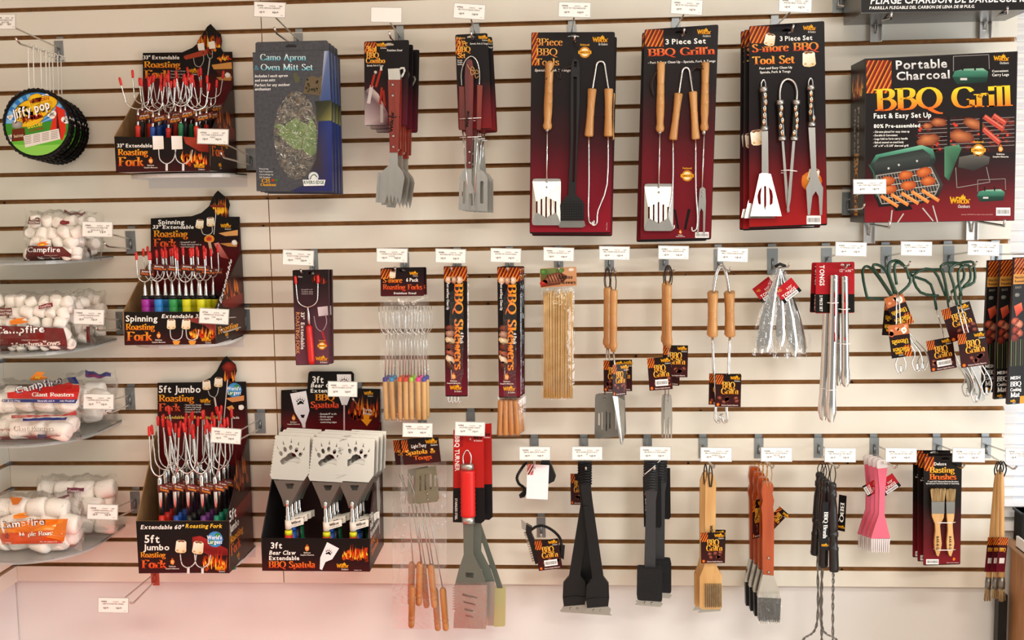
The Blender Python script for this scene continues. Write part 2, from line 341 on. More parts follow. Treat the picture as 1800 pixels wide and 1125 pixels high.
class Pr:
    def __init__(s, fn): s.fn = fn; s.m = MB(); s.m.c = []
    def poly(s, pts, col, l=1):
        if len(pts) < 3: return s
        cols = col if isinstance(col, list) else [col]*len(pts)
        w3 = [s.fn(x, y, l) for x, y in pts]; s.m.c += [hx(c) for c in cols]
        if len(pts) <= 4: s.m.add(w3, [tuple(range(len(pts)))])
        else: s.m.add(w3, geometry.tessellate_polygon([[Vector((x, y, 0)) for x, y in pts]]))
        return s
    def rect(s, x0, y0, x1, y1, col, l=1, col2=None):
        return s.poly([(x0, y0), (x1, y0), (x1, y1), (x0, y1)], col if col2 is None else [col, col, col2, col2], l)
    def grad(s, pts4, stops, l=0):
        """pts4 tl,tr,br,bl; stops [(t, col)]"""
        tl, tr, br, bl = pts4
        def at(t, a, b): return (a[0]+(b[0]-a[0])*t, a[1]+(b[1]-a[1])*t)
        for (t0, c0), (t1, c1) in zip(stops, stops[1:]):
            n = 3
            for k in range(n):
                a = t0+(t1-t0)*k/n; b = t0+(t1-t0)*(k+1)/n
                s.poly([at(a, tl, bl), at(a, tr, br), at(b, tr, br), at(b, tl, bl)], [mix(c0, c1, k/n)]*2+[mix(c0, c1, (k+1)/n)]*2, l)
        return s
    def text(s, t, x, y, h, col='ffffff', font='sans', bold=0, shear=0, rot=0, w=None, l=4, track=0, align='l'):
        gf = serif if font == 'serif' else sans; gl = [sans(' ', 0) if c == ' ' else gf(c, bold) for c in t]
        tot = sum(g[2] + track for g in gl) or 1; sx = (w/(tot*h)) if w else 1
        c0, c1 = col if isinstance(col, tuple) and isinstance(col[0], str) else (col, col)
        ca, sa = math.cos(math.radians(rot)), math.sin(math.radians(rot)); cx = 0
        if align == 'c': cx = -tot*sx/2/ sx
        for g in gl:
            vs, fs, adv = g; w3 = []
            for (a, b) in vs:
                px = (cx + a + b*shear)*h*sx; py = -b*h; w3.append(s.fn(x + px*ca - py*sa, y + px*sa + py*ca, l)); s.m.c.append(mix(c1, c0, max(0, min(1, b))))
            s.m.add(w3, fs); cx += adv + track
        return s
    def flames(s, x0, y0, x1, y1, n=14, l=2, seed=1, cols=('f7c63c', 'ee7a1c', 'c8300e')):
        r = random.Random(seed); W0, H0 = x1-x0, y1-y0
        for i in range(n): s.blob(x0 + W0*(.08 + .84*r.random()), y1 - H0*r.uniform(.08, .55), W0*.09, H0*.2, mix(cols[1], cols[2], r.random()), mix(cols[2], '200808', .55), l=l-.3, n=7, wob=.3)
        n2 = int(n*1.5)
        for i in range(n2):
            bx = x0 + W0*(.05 + .9*(i + r.random())/n2); H = H0*r.uniform(.3, .95)*(1 - .35*abs(2*(bx-x0)/W0 - 1)); W = W0/n2*r.uniform(.6, 1.5); by = y1 - H0*r.uniform(0, .35); H = min(H, by-y0); le = r.uniform(-1.3, 1.3)*W
            c = cols[r.choice((0, 0, 1, 2))]; ct = cols[2]
            sp = [(bx-W*.3, by), (bx-W*.6, by-H*.2), (bx-W*.5+le*.1, by-H*.45), (bx-W*.1+le*.35, by-H*.7), (bx+le, by-H), (bx+W*.12+le*.5, by-H*.62), (bx+W*.42+le*.1, by-H*.36), (bx+W*.5, by-H*.15), (bx+W*.2, by)]
            s.poly(sp, [c, c, mix(c, ct, .3), mix(c, ct, .7), ct, mix(c, ct, .7), mix(c, ct, .3), c, c], l + (i % 4)*.2)
        return s
    def blob(s, x, y, rx, ry, c0, c1, rot=0, l=2, n=10, wob=.12, seed=0):
        r = random.Random(seed + int(x*7+y*3)); ca, sa = math.cos(math.radians(rot)), math.sin(math.radians(rot)); pts = []
        for k in range(n):
            a = 2*math.pi*k/n; q = 1 + r.uniform(-wob, wob); u, v = rx*math.cos(a)*q, ry*math.sin(a)*q; pts.append((x+u*ca-v*sa, y+u*sa+v*ca))
        ctr = (x - rx*.2, y - ry*.25)
        for k in range(n): s.poly([ctr, pts[k], pts[(k+1) % n]], [c0, c1, c1], l)
        return s
    def line(s, pts, wd, col, l=2):
        for a, b in zip(pts, pts[1:]):
            dx, dy = b[0]-a[0], b[1]-a[1]; L = math.hypot(dx, dy) or 1; nx, ny = -dy/L*wd/2, dx/L*wd/2; ex, ey = dx/L*wd*.3, dy/L*wd*.3
            s.poly([(a[0]+nx-ex, a[1]+ny-ey), (b[0]+nx+ex, b[1]+ny+ey), (b[0]-nx+ex, b[1]-ny+ey), (a[0]-nx-ex, a[1]-ny-ey)], col, l)
        return s
    def grate(s, x0, y0, x1, y1, l=1, step=8, ang=.5, bg='de6c1c', bg2='a02c12', bar='7a2016', hot='f0b030'):
        s.rect(x0, y0, x1, y1, bg2, l, bg); k = x0 - (y1-y0)*ang - step; i = 0; H = y1-y0
        r = random.Random(int(x0+y0))
        for q in range(6): s.blob(x0+(x1-x0)*r.random(), y0+H*r.random(), (x1-x0)*.1, H*.1, hot, bg, l=l+.3) if 0 else None
        while k < x1 + H*ang:
            a = clip([(k, y1), (k+step*.56, y1), (k+step*.56+H*ang, y0), (k+H*ang, y0)], x0, y0, x1, y1)
            s.poly(a, bar if i % 3 else '5a1810', l+.5); b = clip([(k+step*.6, y1), (k+step*.72, y1), (k+step*.72+H*ang, y0), (k+step*.6+H*ang, y0)], x0, y0, x1, y1)
            s.poly(b, hot, l+.5); k += step; i += 1
        return s
    def logo(s, x, y, h, l=5, sub='Outdoors', col='f2b01e'):
        """the maker's word mark: serif name with small flames over it, small white word below"""
        s.text('Wilcor', x, y, h, (col, 'e8941a'), 'serif', 1, l=l); wd = sum(serif(c, 1)[2] for c in 'Wilcor')*h if 'W' in SG else h*3.2
        for k, (dx, hh) in enumerate(((.0, .8), (.22, 1.15), (.45, .7))): cx = x + wd*.56 + dx*h; s.poly([(cx-h*.16, y-h*.68), (cx-h*.05, y-h*(.68+hh*.5)), (cx+h*.04, y-h*(.75+hh*.6)), (cx+h*.16, y-h*.9), (cx+h*.14, y-h*.66)], col, l)
        if sub: s.text(sub, x + wd*.38, y + h*.62, h*.5, 'f0ece4', shear=.25, w=wd*.6, l=l)
        return s
    def emblem(s, x, y, r, l=4):
        s.blob(x, y, r*.62, r*.8, 'f4cf7a', 'e27c1e', l=l); s.blob(x+r*.15, y+r*.2, r*.3, r*.3, 'fff3d8', 'd8601a', l=l+.5); s.blob(x, y-r*.85, r*.3, r*.3, 'e27c1e', 'b84a14', l=l)
        s.text('Delicious', x, y+r*1.5, r*.42, 'f0e8dc', l=l, w=r*2, align='l') if 0 else s.text('Delicious', x-r*1.0, y+r*1.45, r*.42, 'f0e8dc', bold=1, w=r*2, l=l)
        s.text('Campfire Memories', x-r*2, y+r*2.1, r*.4, 'f0e8dc', bold=1, w=r*4, l=l); return s
    def seal(s, x, y, r, l=4):
        s.blob(x, y, r, r, 'd9962a', 'c07a1a', l=l, n=14, wob=0); s.blob(x, y, r*.72, r*.72, 'fbf2d8', 'f0d9a0', l=l+.4, n=12, wob=0)
        s.rect(x-r*1.15, y-r*.28, x+r*1.15, y+r*.28, 'e8a428', l+.8); s.text('CAMPING TESTED', x-r*1.0, y+r*.16, r*.3, '5a2a10', bold=1, w=r*2, l=l+1.2); s.text('Preferred', x-r*.8, y-r*1.15, r*.36, 'e8a428', 'serif', 1, w=r*1.6, l=l); return s
    def barcode(s, x0, y0, x1, y1, l=4, seed=3):
        s.rect(x0, y0, x1, y1, 'f6f4f0', l); r = random.Random(seed); x = x0 + (x1-x0)*.06
        while x < x1 - (x1-x0)*.08:
            wd = r.choice((.5, .8, 1.2))*(x1-x0)/36; s.rect(x, y0+(y1-y0)*.25, x+wd, y1-(y1-y0)*.22, '222222', l+.5); x += wd + r.choice((.5, .9))*(x1-x0)/36*1.3
        return s
    def smore(s, x, y, r, l=3, toast=True):
        """a plain toasted marshmallow"""
        t = ((int(x*3+y) % 7) - 3)*.06; q = lambda u, v: (x + (u*math.cos(t) - v*math.sin(t))*r, y + (u*math.sin(t) + v*math.cos(t))*r)
        s.poly([q(*p) for p in ((-.7, -.7), (-.5, -.88), (0, -.95), (.5, -.88), (.72, -.7), (.78, .6), (.6, .82), (0, .92), (-.6, .82), (-.78, .6))], ['fbf3e4', 'fdf8ee', 'fdf8ee', 'fdf8ee', 'f6ead2', 'e6cfa4', 'dcb880', 'e8cfa0', 'e6cfa4', 'f2e4c8'], l)
        if toast: s.poly([q(*p) for p in ((-.6, -.8), (0, -.95), (.6, -.8), (.3, -.62), (0, -.7), (-.3, -.6))], ['8a5a30']*6, l+.3); s.blob(*q(-.45, .55), r*.2, r*.14, 'c08a50', 'dcb880', l=l+.3, n=7); s.blob(*q(.4, .6), r*.22, r*.13, 'b8824a', 'dcb880', l=l+.3, n=7)
        return s
    def build(s, parent, name='printed_artwork', m=None): return s.m.build(name, m or m_print, parent)
SG['W'] = (1.0, ['n', (.04,.98),(.26,.02)], ['n', (.26,.02),(.5,.96)], ['n', (.5,.96),(.72,.02)], ['n', (.72,.02),(.96,.98)], ['n', (-.04,.98),(.16,.98)], ['n', (.86,.98),(1.04,.98)])
# ================================================================ the setting
S = .0762
XL, XS, XR = -1.69033, -.88669, 1.14446
ZB = Z0 - 1.57584
def simple(name, a, b, m, **k): mb = MB().box(a, b); return tag(mb.build(name, m, origin=((a[0]+b[0])/2, (a[1]+b[1])/2, min(a[2], b[2]))), kind='structure', **k)
simple('floor', (-3.2, -5.5, -.05), (3.4, .02, 0), mat('floor_tile', 'd6d0c6', .4, noise=.1, nscale=3))
simple('added_bounce_mat_1', (-1.6, -1.75, 0), (-.35, -.12, .015), mat('red_bounce_mat', 'd8321e', .8, noise=.1, nscale=80))  # added unseen mat; its red bounce tints the lower left wall pink
simple('ceiling', (-3.2, -5.5, 3.0), (3.4, .3, 3.05), mat('ceiling_tile', 'e6e2da', .8, noise=.04, nscale=20))
wb = thing('wall_back', None, None, (0, .02, 0)); wb['kind'] = 'structure'
m_wallp = mat('painted_wall', 'e8e6e2', .55, noise=.03, nscale=3)
MB().box((-3.0, .024, -.0), (XR + .04, .12, 3.0)).build('painted_wall', m_wallp, wb)
MB().box((XR + .04, .024, 0), (3.2, .12, .78)).build('wall_below_window', m_wallp, wb)
MB().box((XR + .04, .024, 2.5), (3.2, .12, 3.0)).build('wall_above_window', m_wallp, wb)
MB().box((XL, .017, ZB), (XR, .0235, 3.0)).build('slatwall_backing', mat('groove_fibreboard', 'b07a44', .9, noise=.3, nscale=50), wb)
def slat_mesh(x0, x1, z0, z1):
    mb = MB(); b = .0012
    # front lip with eased edges, narrower web behind: a T-shaped groove between two slats
    prof = [(0, z0 + b), (b, z0), (.007, z0), (.007, z0 + .006), (.017, z0 + .006), (.017, z1 - .006), (.007, z1 - .006), (.007, z1), (b, z1), (0, z1 - b)]
    n = len(prof); vs = [(x, y, z) for x in (x0, x1) for (y, z) in prof]
    mat_i = [0, 1, 1, 1, 1, 1, 1, 1, 0, 0]
    for i in range(n): mb.add([vs[i], vs[(i+1) % n], vs[(i+1) % n + n], vs[i + n]], [(0, 1, 2, 3)], mat_i[i])
    for k in (0, n): mb.add(vs[k:k+n], geometry.tessellate_polygon([[Vector((y, z, 0)) for y, z in prof]]), 1)
    return mb
G = .0116
for side, (x0, x1) in enumerate(((XL, XS - .0012), (XS + .0012, XR))):
    for k in range(-2, 21):
        zt = Z0 - k*S - G/2; zb = Z0 - (k+1)*S + G/2
        if k == 20: zb = ZB
        slat_mesh(x0, x1, zb, zt).build('slat', [m_white, m_mdf], wb)
wl = thing('wall_left', None, None, (XL, -1, 0)); wl['kind'] = 'structure'
MB().box((XL - .12, -2.6, 0), (XL - .02, .02, 3.0)).build('painted_wall', m_wallp, wl)
for k in range(-2, 21):
    zt = Z0 - k*S - G/2; zb = Z0 - (k+1)*S + G/2
    if k == 20: zb = ZB
    MB().box((XL - .012, -2.6, zb), (XL - .0005, .0, zt)).build('slat', m_white, wl)
MB().box((XL - .019, -2.6, ZB), (XL - .0125, 0, 3.0)).build('slatwall_backing', MATS['groove_fibreboard'], wl)
# nail holes left in the grooves
for i, (x, y) in enumerate(((470, 349), (490, 349), (463, 397), (732, 395), (860, 487), (858, 534), (865, 721), (1205, 484), (1118, 626), (1232, 722), (1210, 814), (1498, 672), (1290, 483), (115, 995), (100, 995), (8, 357), (15, 499), (1490, 814), (1480, 1001))):
    p = P(x, y, -.016); MB().rod(p, p + Vector((0, -.0025, 0)), [(0, .0035), (1, .003)], 8).build('screw_head', m_black, wb)
# window with a white blind to the right of the slatted wall
win = thing('window_1', None, None, (2.1, .05, .78)); win['kind'] = 'structure'
m_blind = mat('blind_slat', 'eceef2', .5, emit=0); bl = m_blind.node_tree.nodes['Principled BSDF']; bl.inputs['Subsurface Weight'].default_value = 0
def frame_bar(a, b): MB().box(a, b).build('window_frame', m_white_p, win)
frame_bar((XR + .012, .036, .71), (XR + .04, .06, 2.5)); frame_bar((XR + .004, -.005, .71), (3.0, .06, .735)); frame_bar((XR + .035, .0, 2.48), (3.0, .06, 2.5)); frame_bar((3.0, 0, .71), (3.03, .06, 2.5))
z = .755
while z < 2.47:
    x0 = XR + .004
    MB().add([(x0, .012, z - .010), (2.99, .012, z - .010), (2.99, .030, z + .013), (x0, .030, z + .013), (x0, .0125, z - .0115), (2.99, .0125, z - .0115), (2.99, .0305, z + .0115), (x0, .0305, z + .0115)], [(0, 1, 2, 3), (7, 6, 5, 4), (0, 4, 5, 1), (2, 6, 7, 3), (1, 5, 6, 2), (0, 3, 7, 4)]).build('blind_slat', m_blind, win)
    z += .0295
for x in (XR + .12, 1.9): MB().tube([(x, .02, .74), (x, .02, 2.48)], .0012, 5).build('blind_cord', m_white_p, win)
m_sky = bpy.data.materials.new('daylight_outside'); m_sky.use_nodes = True; nt = m_sky.node_tree; nt.nodes.clear(); o_ = nt.nodes.new('ShaderNodeOutputMaterial'); e_ = nt.nodes.new('ShaderNodeEmission'); e_.inputs[0].default_value = (.8, .9, 1, 1); e_.inputs[1].default_value = .95; nt.links.new(e_.outputs[0], o_.inputs[0])
MB().box((XR + .04, .10, .735), (3.0, .11, 2.48)).build('window_pane', m_sky, win)
# ================================================================ hooks with price tags
TAGN = [0]
def price_tag(root, c, rot, lines, wpx=52, hpx=25, d=.25, blank=False, yaw=0, band=None):
    """c: centre pixel at depth d"""
    def fn(u, v, l):
        ca, sa = math.cos(math.radians(rot)), math.sin(math.radians(rot)); x = u*ca - v*sa; y = u*sa + v*ca
        p = P(c[0] + x, c[1] + y, d); return p + Vector((0, -l*.00012, 0))
    a, b = wpx/2, hpx/2
    holder = MB(); pts = [(-a-1.2, -b-1.2), (a+1.2, -b-1.2), (a+1.2, b+1.2), (-a-1.2, b+1.2)]
    holder.prism([[fn(x, y, -3) for x, y in pts]], (0, .0016, 0)); holder.build('tag_holder', mat('clear_tag_holder', 'cfccc8', .3, alpha=.7), root)
    card = MB(); pr = Pr(fn)
    pr.rect(-a, -b, a, b, 'fbf8f2', 0)
    if not blank:
        code, name, p1, p2 = lines; g = '6a6460'; hh = hpx*.105
        pr.text(code, -a*.82, -b*.42, hh, '3a3634', bold=1, w=wpx*.2); pr.text('24.00 EA', -a*.02, -b*.42, hh*.9, g, w=wpx*.2); pr.text('0817', a*.6, -b*.42, hh*.9, g, w=wpx*.12)
        nm = name.split('|')
        for i, t in enumerate(nm): pr.text(t, -wpx*.36*(len(t)/max(map(len, nm))), -b*.1 + i*hpx*.16, hh*1.05, '5a5450', w=wpx*.72*len(t)/max(map(len, nm)))
        yb = b*.48 if len(nm) < 3 else b*.75
        pr.text(p1, -a*.66, yb, hh*1.15, '3a3634', bold=1, w=wpx*.17); pr.text(p2, a*.18, yb, hh*1.15, '3a3634', bold=1, w=wpx*.2); pr.text('UPC', a*.72, b*.82, hh*.7, '9a9490')
    pr.build(root, 'price_tag', m_tag)
def hook(pl, tg, lab, lines=('WP1135', 'BBQ TOOL', '1 @ 9.99', '12 @ 7.49'), d=.25, rot=0, low=None, blank=False, tagw=52, tagh=25, L=.235, mat_=None, plate=(.025, .062), group='hooks on the slatted wall', tag_on=True, wire_m=None):
    """pl: pixel of the groove where the plate hooks in; tg: centre pixel of the price tag; low: pixel of the lower wire's tip at depth L"""
    g = P(pl[0], pl[1], 0); root = thing('wall_hook', lab, 'hook', (g.x, 0, g.z - plate[1]), group)
    w2, h = plate[0]/2, plate[1]; mp = mat_ or m_steel; mb = MB()
    mb.box((g.x - w2, -.0025, g.z - h), (g.x + w2, -.0005, g.z - .006)); mb.box((g.x - w2, -.0025, g.z - .006), (g.x + w2, .010, g.z - .0045)); mb.box((g.x - w2*.8, .008, g.z - .006), (g.x + w2*.8, .010, g.z + .008))
    mb.build('backplate', mp, root)
    wm = wire_m or m_chrome
    z1 = g.z - h*.42; z2 = g.z - h*.78
    rib = MB(); rib.tube([(g.x, -.004, z1), (g.x, -.006, z2)], .0035, 6); rib.build('weld', mp, root)
    e = P(low[0], low[1], L) if low else Vector((g.x, -L, z2 + .012))
    a = Vector((g.x, -.003, z2)); b = Vector((e.x, -L + .022, e.z - .012))
    MB().tube([a, a + Vector((0, -.01, 0)), b, b.lerp(e, .5) + Vector((0, 0, -.002)), e], .0026, 8).build('hook_wire', wm, root)
    if tag_on:
        t = P(tg[0], tg[1], d); a = Vector((g.x, -.003, z1)); MB().tube([a, a + Vector((0, -.012, .003)), t + Vector((0, .014, -.006)), t + Vector((0, .003, 0))], .0022, 8).build('tag_wire', wm, root)
        price_tag(root, tg, rot, lines, tagw, tagh, d, blank)
    return root
HK = [
# plate, tag, label end, tag lines, kwargs
((103,69),(10,38),'long hook at the top left carrying the popcorn pans',('HJ2401','POPCORN PAN|BUTTER','2 @ 3.49','24 @ 2.99'),dict(d=.33,L=.30,low=(27,66),tagw=30*1.1)),
((524,55),(474,17),'hook with tag above the grey apron boxes',('WP7030','CAMO APRON & OVEN MITT','6 @ 7.99','48 @ 6.99'),dict(rot=2.2,low=(482,48),tagw=54,tagh=25)),
((702,48),(679,26),'hook with a blank white tag above the combo tools',None,dict(rot=1,low=(684,56),blank=True,tagw=53,d=.2,L=.2)),
((835,43),(825,20),'hook with tag above the compact deluxe set',('WP1124','BBQ TOOL SET DELUXE COMPACT','6 @ 9.99','24 @ 8.99'),dict(rot=4,tagw=54,low=(828,56))),
((1005,41),(1010,17),'hook with tag above the tool set with the black brush',('WP1133','BBQ SET 3PC TOOLS HARDWOOD','6 @ 9.99','24 @ 8.99'),dict(rot=1.5,tagw=55,low=(1010,62))),
((1188,34),(1207,12),'hook with tag above the second long card of wooden tools',('WP1134','BBQ SET 3PC TOOLS HARDWOOD','6 @ 9.99','24 @ 7.99'),dict(rot=3,tagw=54,low=(1203,50))),
((1363,31),(1398,8),'hook with tag above the marshmallow themed tool set',('WP1140','SMORE BBQ TOOL SET','6 @ 9.99','24 @ 7.99'),dict(rot=2,tagw=56,low=(1395,44))),
((1490,335),(1529,328),'hook with tag at the lower left of the charcoal grill box',('WP1716','GRILL PORTABLE CHARCOAL','1 @ 19.99','4 @ 17.99'),dict(rot=-.5,tagw=56,tagh=24,low=(1520,358),plate=(.03,.066))),
((229,403),(171,403),'hook with tag beside the top bag of white marshmallows',('CF8604','MARSHMALLOWS MINIATURE|REGULAR 10 OZ','2 @ 2.49','24 @ 1.99'),dict(rot=1,low=(183,426),plate=(.028,.07),d=.26)),
((211,545),(156,557),'hook with tag beside the large bag of white marshmallows',('CF8605','CAMPFIRE MARSHMALLOWS|16 OZ PKG','2 @ 2.99','24 @ 2.49'),dict(rot=2,low=(168,575),plate=(.026,.07),d=.26)),
((228,678),(173,706),'hook with tag beside the giant roaster bags',('CF8606','CAMPFIRE GIANT ROASTERS|28 OZ','2 @ 3.99','24 @ 3.49'),dict(rot=1,low=(186,722),plate=(.028,.07),d=.26)),
((237,861),(180,900),'hook with tag beside the orange printed roaster bags',('CF8608','CAMPFIRE MARSHMALLOW|MAPLE ROASTERS','2 @ 3.99','12 @ 3.49'),dict(rot=2,low=(196,908),plate=(.028,.07),d=.26)),
((272,995),(199,1064),'lowest left hook, empty, with a red plate and a tag',('WP1123','JUMBO ROASTING FORK HANGING','10 @ 9.99','24 @ 8.99'),dict(rot=1,low=(228,1058),plate=(.024,.058),d=.30,L=.28,mat='red')),
((441,258),(374,240),'hook with tag at the right of the top roasting fork box',('CF7021','EXT FORK 33 INCH ROAST|FORKS','12 @ 6.99','48 @ 5.99'),dict(rot=1.5,tagw=53,low=(388,268),plate=(.03,.065),d=.28)),
((430,541),(376,556),'hook with tag at the right of the spinning fork box',('CF7025','SPINNING EXT ROASTING|FORK','12 @ 5.99','48 @ 4.99'),dict(rot=3,tagw=50,low=(388,578),plate=(.03,.065),d=.26)),
((457,722),(397,766),'hook with tag at the right of the jumbo fork box',('CF7060','JUMBO EXT 60 ROASTING|FORK','12 @ 9.99','48 @ 8.99'),dict(rot=4,tagw=51,low=(416,768),plate=(.03,.065),d=.28)),
((628,675),(602,684),'hook with tag in front of the bear claw spatula header',('WP1382','BBQ SPATULA BEAR CLAW EXT','1 @ 9.99','12 @ 8.99'),dict(rot=1,tagw=50,low=(620,700),plate=(.028,.075),d=.2,L=.19)),
((551,442),(524,453),'hook with tag above the boxed roasting fork',('CF7022','ROAST FORK 33 EXTEND|CARDED','12 @ 5.99','36 @ 5.49'),dict(rot=2.5,tagw=53,low=(528,474),d=.2,L=.19)),
((711,441),(689,449),'hook with tag above the six bagged roasting forks',('CF7026','S-MORE ROASTING FORKS|6 PACK','12 @ 5.99','36 @ 5.49'),dict(rot=1,tagw=53,tagh=23,low=(694,470),d=.19,L=.17)),
((803,440),(792,450),'hook with tag above the single card of metal skewers',('WP1150','SKEWERS METAL 4 PACK','12 @ 2.99','36 @ 2.49'),dict(rot=1.5,tagw=52,tagh=23,low=(793,470),d=.17,L=.15)),
((895,439),(889,449),'hook with tag above the wooden handled skewers',('WP1152','SKEWERS 4PC WOOD HANDLE','6 @ 3.99','24 @ 2.99'),dict(rot=1.5,tagw=52,tagh=23,low=(892,470),d=.19,L=.17)),
((982,438),(982,447),'hook with tag above the bamboo skewers',('WP1160','BAMBOO SKEWERS 50 CT','12 @ 1.99','36 @ 1.49'),dict(rot=1.5,tagw=52,tagh=22,low=(982,470),d=.19,L=.17)),
((1071,437),(1080,445),'hook with tag above the wooden handled turners',('WP1131','BBQ TURNER HARDWOOD 18','6 @ 4.99','12 @ 4.49'),dict(rot=1,tagw=52,tagh=22,low=(1082,472),L=.2,d=.2)),
((1167,436),(1184,444),'hook with tag above the wooden handled forks',('WP1132','BBQ FORK HARDWOOD','6 @ 3.99','12 @ 3.49'),dict(rot=1,tagw=52,tagh=22,low=(1186,470),L=.2,d=.2)),
((1263,435),(1288,448),'hook with tag above the wooden handled tongs',('WP1137','BBQ TONGS HARDWOOD','6 @ 4.99','12 @ 4.49'),dict(rot=2,tagw=52,tagh=23,low=(1284,470),L=.2,d=.2)),
((1358,434),(1385,440),'hook without a tag carrying the short tongs in plastic',None,dict(tag=0,low=(1388,462),plate=(.028,.075),L=.22)),
((1453,433),(1496,438),'hook with tag above the two piece tongs cards',('WG9017','TONGS 2PC SET','6 @ 6.99','24 @ 5.99'),dict(rot=1.5,tagw=53,tagh=23,low=(1490,464),plate=(.028,.075))),
((1558,431),(1611,437),'hook with tag above the green kitchen utensils',('WG9018','KITCHEN UTENSILS','6 @ 4.99','24 @ 3.99'),dict(rot=1,tagw=53,tagh=23,low=(1600,460),plate=(.028,.075))),
((1668,429),(1729,437),'hook with tag above the green handled grill tools',('WP1116','WIRE TONGS AND TURNER','6 @ 4.99','24 @ 3.99'),dict(rot=2,tagw=54,tagh=23,low=(1717,460),plate=(.028,.075),L=.26,d=.27)),
((1752,428),(1830,442),'hook at the right edge carrying the mesh grill mats',('WP1170','MESH BBQ COOKING MAT','6 @ 4.99','24 @ 3.99'),dict(rot=1,tagw=53,tagh=23,low=(1825,468),plate=(.028,.075),L=.30,d=.31)),
((742,722),(734,756),'hook with tag above the bagged spatula and tongs',('WP1105','SPATULA & TONGS BUDGET','12 @ 2.99','48 @ 2.49'),dict(rot=1,tagw=51,tagh=23,low=(737,780),L=.19,d=.2)),
((827,720),(826,754),'hook with tag above the red handled turner',('WP1108','DELUXE BBQ TURNER STAINLESS|STEEL','6 @ 5.99','24 @ 4.79'),dict(rot=1.5,tagw=51,tagh=23,low=(826,770),L=.19,d=.2)),
((939,767),(940,797),'hook with tag above the short brush with a white tag',('WG9001','BBQ BRUSH 3 IN 1','6 @ 1.99','24 @ 1.79'),dict(tagw=53,tagh=22,low=(939,820),L=.19,d=.2)),
((951,907),(0,0),'short hook without a tag carrying the three sided brush',None,dict(tag=0,low=(951,940),L=.15)),
((1026,767),(1032,797),'hook with tag above the black scraper brushes',('WG9002','BBQ SCRAPER BRUSH PLASTIC|18','6 @ 1.99','12 @ 1.89'),dict(rot=.5,tagw=52,tagh=22,low=(1030,822),L=.19,d=.2)),
((1138,767),(1152,797),'hook with tag above the black scouring pad brushes',('WG9003','BBQ BRUSH 3 IN 1 LONG HANDLE','6 @ 3.99','12 @ 3.79'),dict(rot=.5,tagw=53,tagh=22,low=(1151,822),L=.2,d=.2)),
((1236,767),(1259,799),'hook with tag above the pale wooden grill brushes',('WG9004','BBQ SCRAPER BRUSH WOOD|HANDLE 12','6 @ 3.99','12 @ 3.79'),dict(rot=.5,tagw=53,tagh=23,low=(1256,818))),
((1334,767),(1365,799),'hook with tag above the orange wooden grill brushes',('WG9005','BBQ BRUSH WOOD HANDLE|DELUXE','6 @ 3.99','12 @ 3.79'),dict(rot=.5,tagw=53,tagh=23,low=(1360,818))),
((1439,766),(1477,800),'hook with tag above the coiled wire brushes',('WG9006','BBQ TRIANGULAR CURLY BRUSH|17','6 @ 3.99','12 @ 3.49'),dict(rot=.5,tagw=53,tagh=23,low=(1475,818))),
((1537,766),(1584,800),'hook with tag above the pink silicone brushes',('WP7116','BASTING BRUSH SILICONE','6 @ 2.99','24 @ 2.49'),dict(rot=.5,tagw=53,tagh=23,low=(1577,818))),
((1648,766),(1703,800),'hook with tag above the carded basting brushes',('WP7115','DELUXE BASTE BRUSH 2PK','3 @ 3.99','12 @ 3.49'),dict(rot=1,tagw=55,tagh=23,low=(1695,818))),
((1734,766),(1795,800),'hook with tag above the long wooden basting brushes',('WP7117','BASTING BRUSH|WOOD','6 @ 1.99','24 @ 1.49'),dict(rot=1,tagw=53,tagh=23,low=(1787,820))),
]
for pl, tg, lab, lines, kw in HK:
    kw = dict(kw); t = kw.pop('tag', 1)
    if kw.pop('mat', None): kw['mat_'] = m_redplate = mat('red_painted_steel', 'b8452f', .5)
    hook(pl, tg, ('wire ' if 'hook' in lab[:5] or 'hook' in lab[:12] else '') + lab if lab.startswith('hook') else lab, lines, tag_on=bool(t), **kw)
ROWN = ['front', 'second', 'third', 'rear']; COLN = ['first', 'second', 'third', 'fourth', 'fifth']
